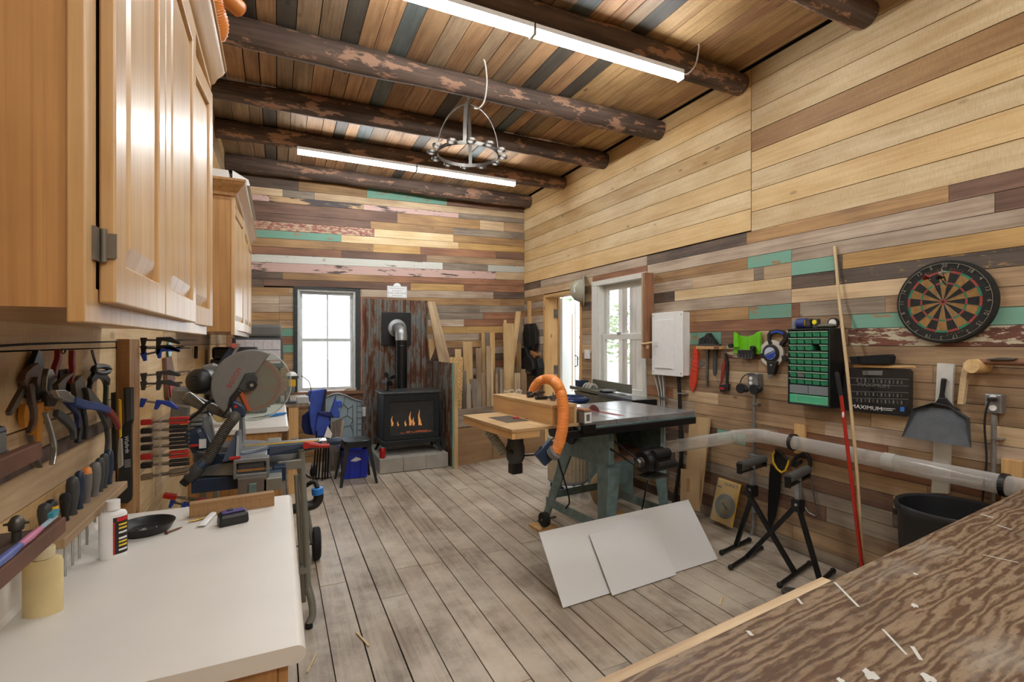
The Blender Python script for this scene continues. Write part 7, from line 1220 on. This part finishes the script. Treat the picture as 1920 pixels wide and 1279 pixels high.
# roller stands
def roller(f1a, f1b, f2a, f2b, ru0, rv0, ru1, rv1, label, yr):
    A1, A2, B1, B2 = [PZ(*q_, .018) for q_ in (f1a, f1b, f2a, f2b)]; m1, m2 = A1.lerp(A2, .5), B1.lerp(B2, .5); c = m1.lerp(m2, .5); t = thing('roller_stand', label, 'roller stand', (c.x, c.y, 0), group='roller stands')
    for a, b in ((A1, A2), (B1, B2)):
        P(G().tube([a, b], .014, 12), 'foot_tube', M_blackm, t, smooth=50)
        for e in (a, b): P(G().sph(e, .0178, 8), 'foot_cap', M_rubber, t, smooth=60)
    hub = m1.lerp(m2, yr); hub.z = .47; d1 = (hub - m1).normalized(); ax = (A2 - A1).normalized()
    for m_ in (m1, m2): d_ = (hub - m_); P(G().box((d_.length / 2, 0, 0), (d_.length, .028, .028), frame(m_ , d_, ax)), 'leg', M_blackm, t, bevel=.003)
    P(G().box(hub + Vector((0, 0, -.01)), (.06, .06, .08)), 'hub_bracket', M_blackm, t, bevel=.008); P(G().cyl(hub - ax * .04, hub + ax * .04, .009, n=10), 'hub_bolt', M_steel, t)
    top = hub + Vector((0, 0, .145)); P(G().box((0, 0, .08), (.03, .03, .18), T(hub) ), 'post', M_galv, t, bevel=.003)
    r0, r1 = top - ax * .165 + Vector((0, 0, .045)), top + ax * .165 + Vector((0, 0, .045)); P(G().tube([r0, r1], .028, 18), 'roller', mat('grey roller', '4c4d4b', .5) if 'grey roller' not in bpy.data.materials else bpy.data.materials['grey roller'], t, smooth=50)
    P(G().box((0, 0, 0), (.33, .03, .012), frame(top, ax, (0, 0, 1))), 'roller_bracket', M_blackm, t)
    for e in (r0 - ax * .006, r1 + ax * .006): P(G().box((0, 0, -.022), (.008, .036, .07), frame(e, ax, (0, 0, 1))), 'end_plate', M_blackm, t, bevel=.002)
    return t
roller((1353, 1036), (1405, 1012), (1488, 1078) if False else (1462, 1097), (1518, 1056), 1, 1, 1, 1, 'far black roller stand beside the white sheets', .3)
roller((1370, 1064), (1427, 1027), (1512, 1115), (1562, 1070), 1, 1, 1, 1, 'near black roller stand with warning label beside the bench', .72)
# wood bench in the foreground
bt = thing('work_bench', 'paint-flecked plywood bench top filling the lower right corner', 'bench', (1.9, .4, 0)); a_, b_ = PZ(1157, 1279, .9), PZ(1896, 927.5, .9); d_ = (b_ - a_).normalized(); BO = frame(a_ - d_ * .25, d_, (0, 0, 1)); BL = 2.95
P(G().bx(0, BL, -.85, 0, -.02, 0, BO), 'plywood_top', W['benchtop'], bt, bevel=.003, grain=d_); P(G().bx(0, 1.02, .0, .045, -.06, -.021, BO), 'edge_plank', W['ltan'], bt, grain=d_); P(G().bx(.05, BL - .05, -.82, -.03, -.10, -.021, BO), 'apron_frame', W['stud'], bt)
for x_ in (.1, BL - .2):
    for y_ in (-.75, -.15): P(G().bx(x_, x_ + .09, y_, y_ + .09, -.9, -.10, BO), 'leg', W['stud'], bt)
M_fleck = mat('white paint drips', 'c9c6bd', .6)
for (u0, v0, u1, v1, w_) in ((1565, 1092, 1610, 1138, .006), (1838, 964, 1863, 971, .008), (1870, 985, 1897, 993, .006), (1655, 1180, 1700, 1228, .005), (1710, 1212, 1727, 1238, .007), (1495, 1122, 1504, 1133, .006), (1842, 1040, 1910, 1055, .004), (1402, 1183, 1410, 1192, .008)):
    a2, b2 = PZ(u0, v0, .9008), PZ(u1, v1, .9008); P(G().box(((b2 - a2).length / 2, 0, 0), ((b2 - a2).length, w_, .0008), frame(a2, b2 - a2, (0, 0, 1))), 'paint_streak', M_fleck, bt)
for (u, v, r_) in ((1632, 1266, .016), (1576, 1277, .008), (1715, 1136, .01), (1740, 1272, .014), (1716, 1077, .007)): a2 = PZ(u, v, .9003); P(G().prism([(r_ * (1 + .35 * math.sin(3 * k + u)) * math.cos(k * .57), r_ * .7 * (1 + .3 * math.cos(2 * k + v)) * math.sin(k * .57)) for k in range(11)], 0, .0012, T(a2) @ R(30)), 'paint_blob', M_fleck, bt)
p_ = PZ(1480, 1115, .0); one(G().prism([(-.05, -.03), (.03, -.04), (.06, .0), (.02, .04), (-.03, .035)], .001, .03, T(p_)), 'crumpled_foil', M_dsteel, 'crumpled grey scrap lying on the floor by the bench', 'scrap', bevel=.01)
for k, (u, v) in enumerate(((1390, 1030), (1352, 1128), (585, 1245), (680, 1200))): p_ = PZ(u, v, .001); one(G().box((0, 0, .004), (.09 + .02 * k, .008, .006), T(p_) @ R(35 * k)), 'wood_sliver', W['wpine'], ['thin wood sliver on the floor near the roller stands', 'thin wood sliver on the floor below the white sheets', 'small wood sliver on the floor by the pale counter', 'wood sliver on the floor in the middle of the lower edge'][k], 'sliver', 'slivers on the floor')
# ------------------------------------------------------------------ iron hoop rack under the ceiling
hr = thing('hoop_rack', 'wrought-iron hoop rack with small rings hanging from a beam', 'hoop rack', (1.45, 3.9, 2.95)); c = PY(877, 290, 3.75); Rr = .245; M_wi = mat('grey wrought iron', '6d6862', .4, .6, var=.15)
g = G(); g.ring(Rr - .003, Rr + .003, -.014, .014, T(c), 48); P(g, 'hoop', M_wi, hr); axd = Vector((CS, -SN, 0))
zt2 = PY(877, 197, 3.75).z; g = G(); rg = []
for k in range(25):
    a = math.pi * k / 24; p_ = c + axd * Rr * math.cos(a) + Vector((0, 0, (zt2 - c.z) * math.sin(a))); n_ = (axd * math.cos(a) + Vector((0, 0, math.sin(a)))).normalized(); s_ = axd.cross(Vector((0, 0, 1)))
    rg.append([p_ + s_ * .011 + n_ * .002, p_ - s_ * .011 + n_ * .002, p_ - s_ * .011 - n_ * .002, p_ + s_ * .011 - n_ * .002])
P(g.loft(rg), 'arch_band', M_wi, hr); rg = []
for k in range(25):
    a = math.pi * k / 24; ay = axd.cross(Vector((0, 0, 1))); p_ = c + ay * Rr * math.cos(a) + Vector((0, 0, (zt2 - c.z) * math.sin(a) * 1.02)); n_ = (ay * math.cos(a) + Vector((0, 0, math.sin(a)))).normalized(); s_ = axd
    rg.append([p_ + s_ * .014 + n_ * .002, p_ - s_ * .014 + n_ * .002, p_ - s_ * .014 - n_ * .002, p_ + s_ * .014 - n_ * .002])
P(G().loft(rg), 'arch_band', M_wi, hr)
for k in range(12): a = 2 * math.pi * (k + .5) / 12; p_ = c + Vector(((Rr + .04) * math.cos(a), (Rr + .04) * math.sin(a), .0)); g = G(); g.ring(.034, .037, -.009, .009, T(p_), 20); P(g, 'candle_ring', M_wi, hr)
P(G().tube(bez([c + Vector((0, 0, zt2 - c.z)), c + Vector((0, 0, zt2 - c.z + .04)), c + Vector((.01, 0, zt2 - c.z + .06)), c + Vector((-.01, 0, zt2 - c.z + .075)), Vector((c.x, 3.75, 3.472))], 5), .004, 6), 'hook', M_wi, hr, smooth=60)
e0 = PY(905, 97, 3.52); one(G().tube(bez([Vector((e0.x, 3.5, 3.649)), PY(910, 120, 3.5), PY(913, 155, 3.58), PY(908, 190, 3.66), PY(897, 203, 3.71), PY(889, 203, 3.73)], 6), .006, 8), 'hanging_cable', M_cable, 'white cable hanging from the ceiling to the hoop rack', 'cable', smooth=60)
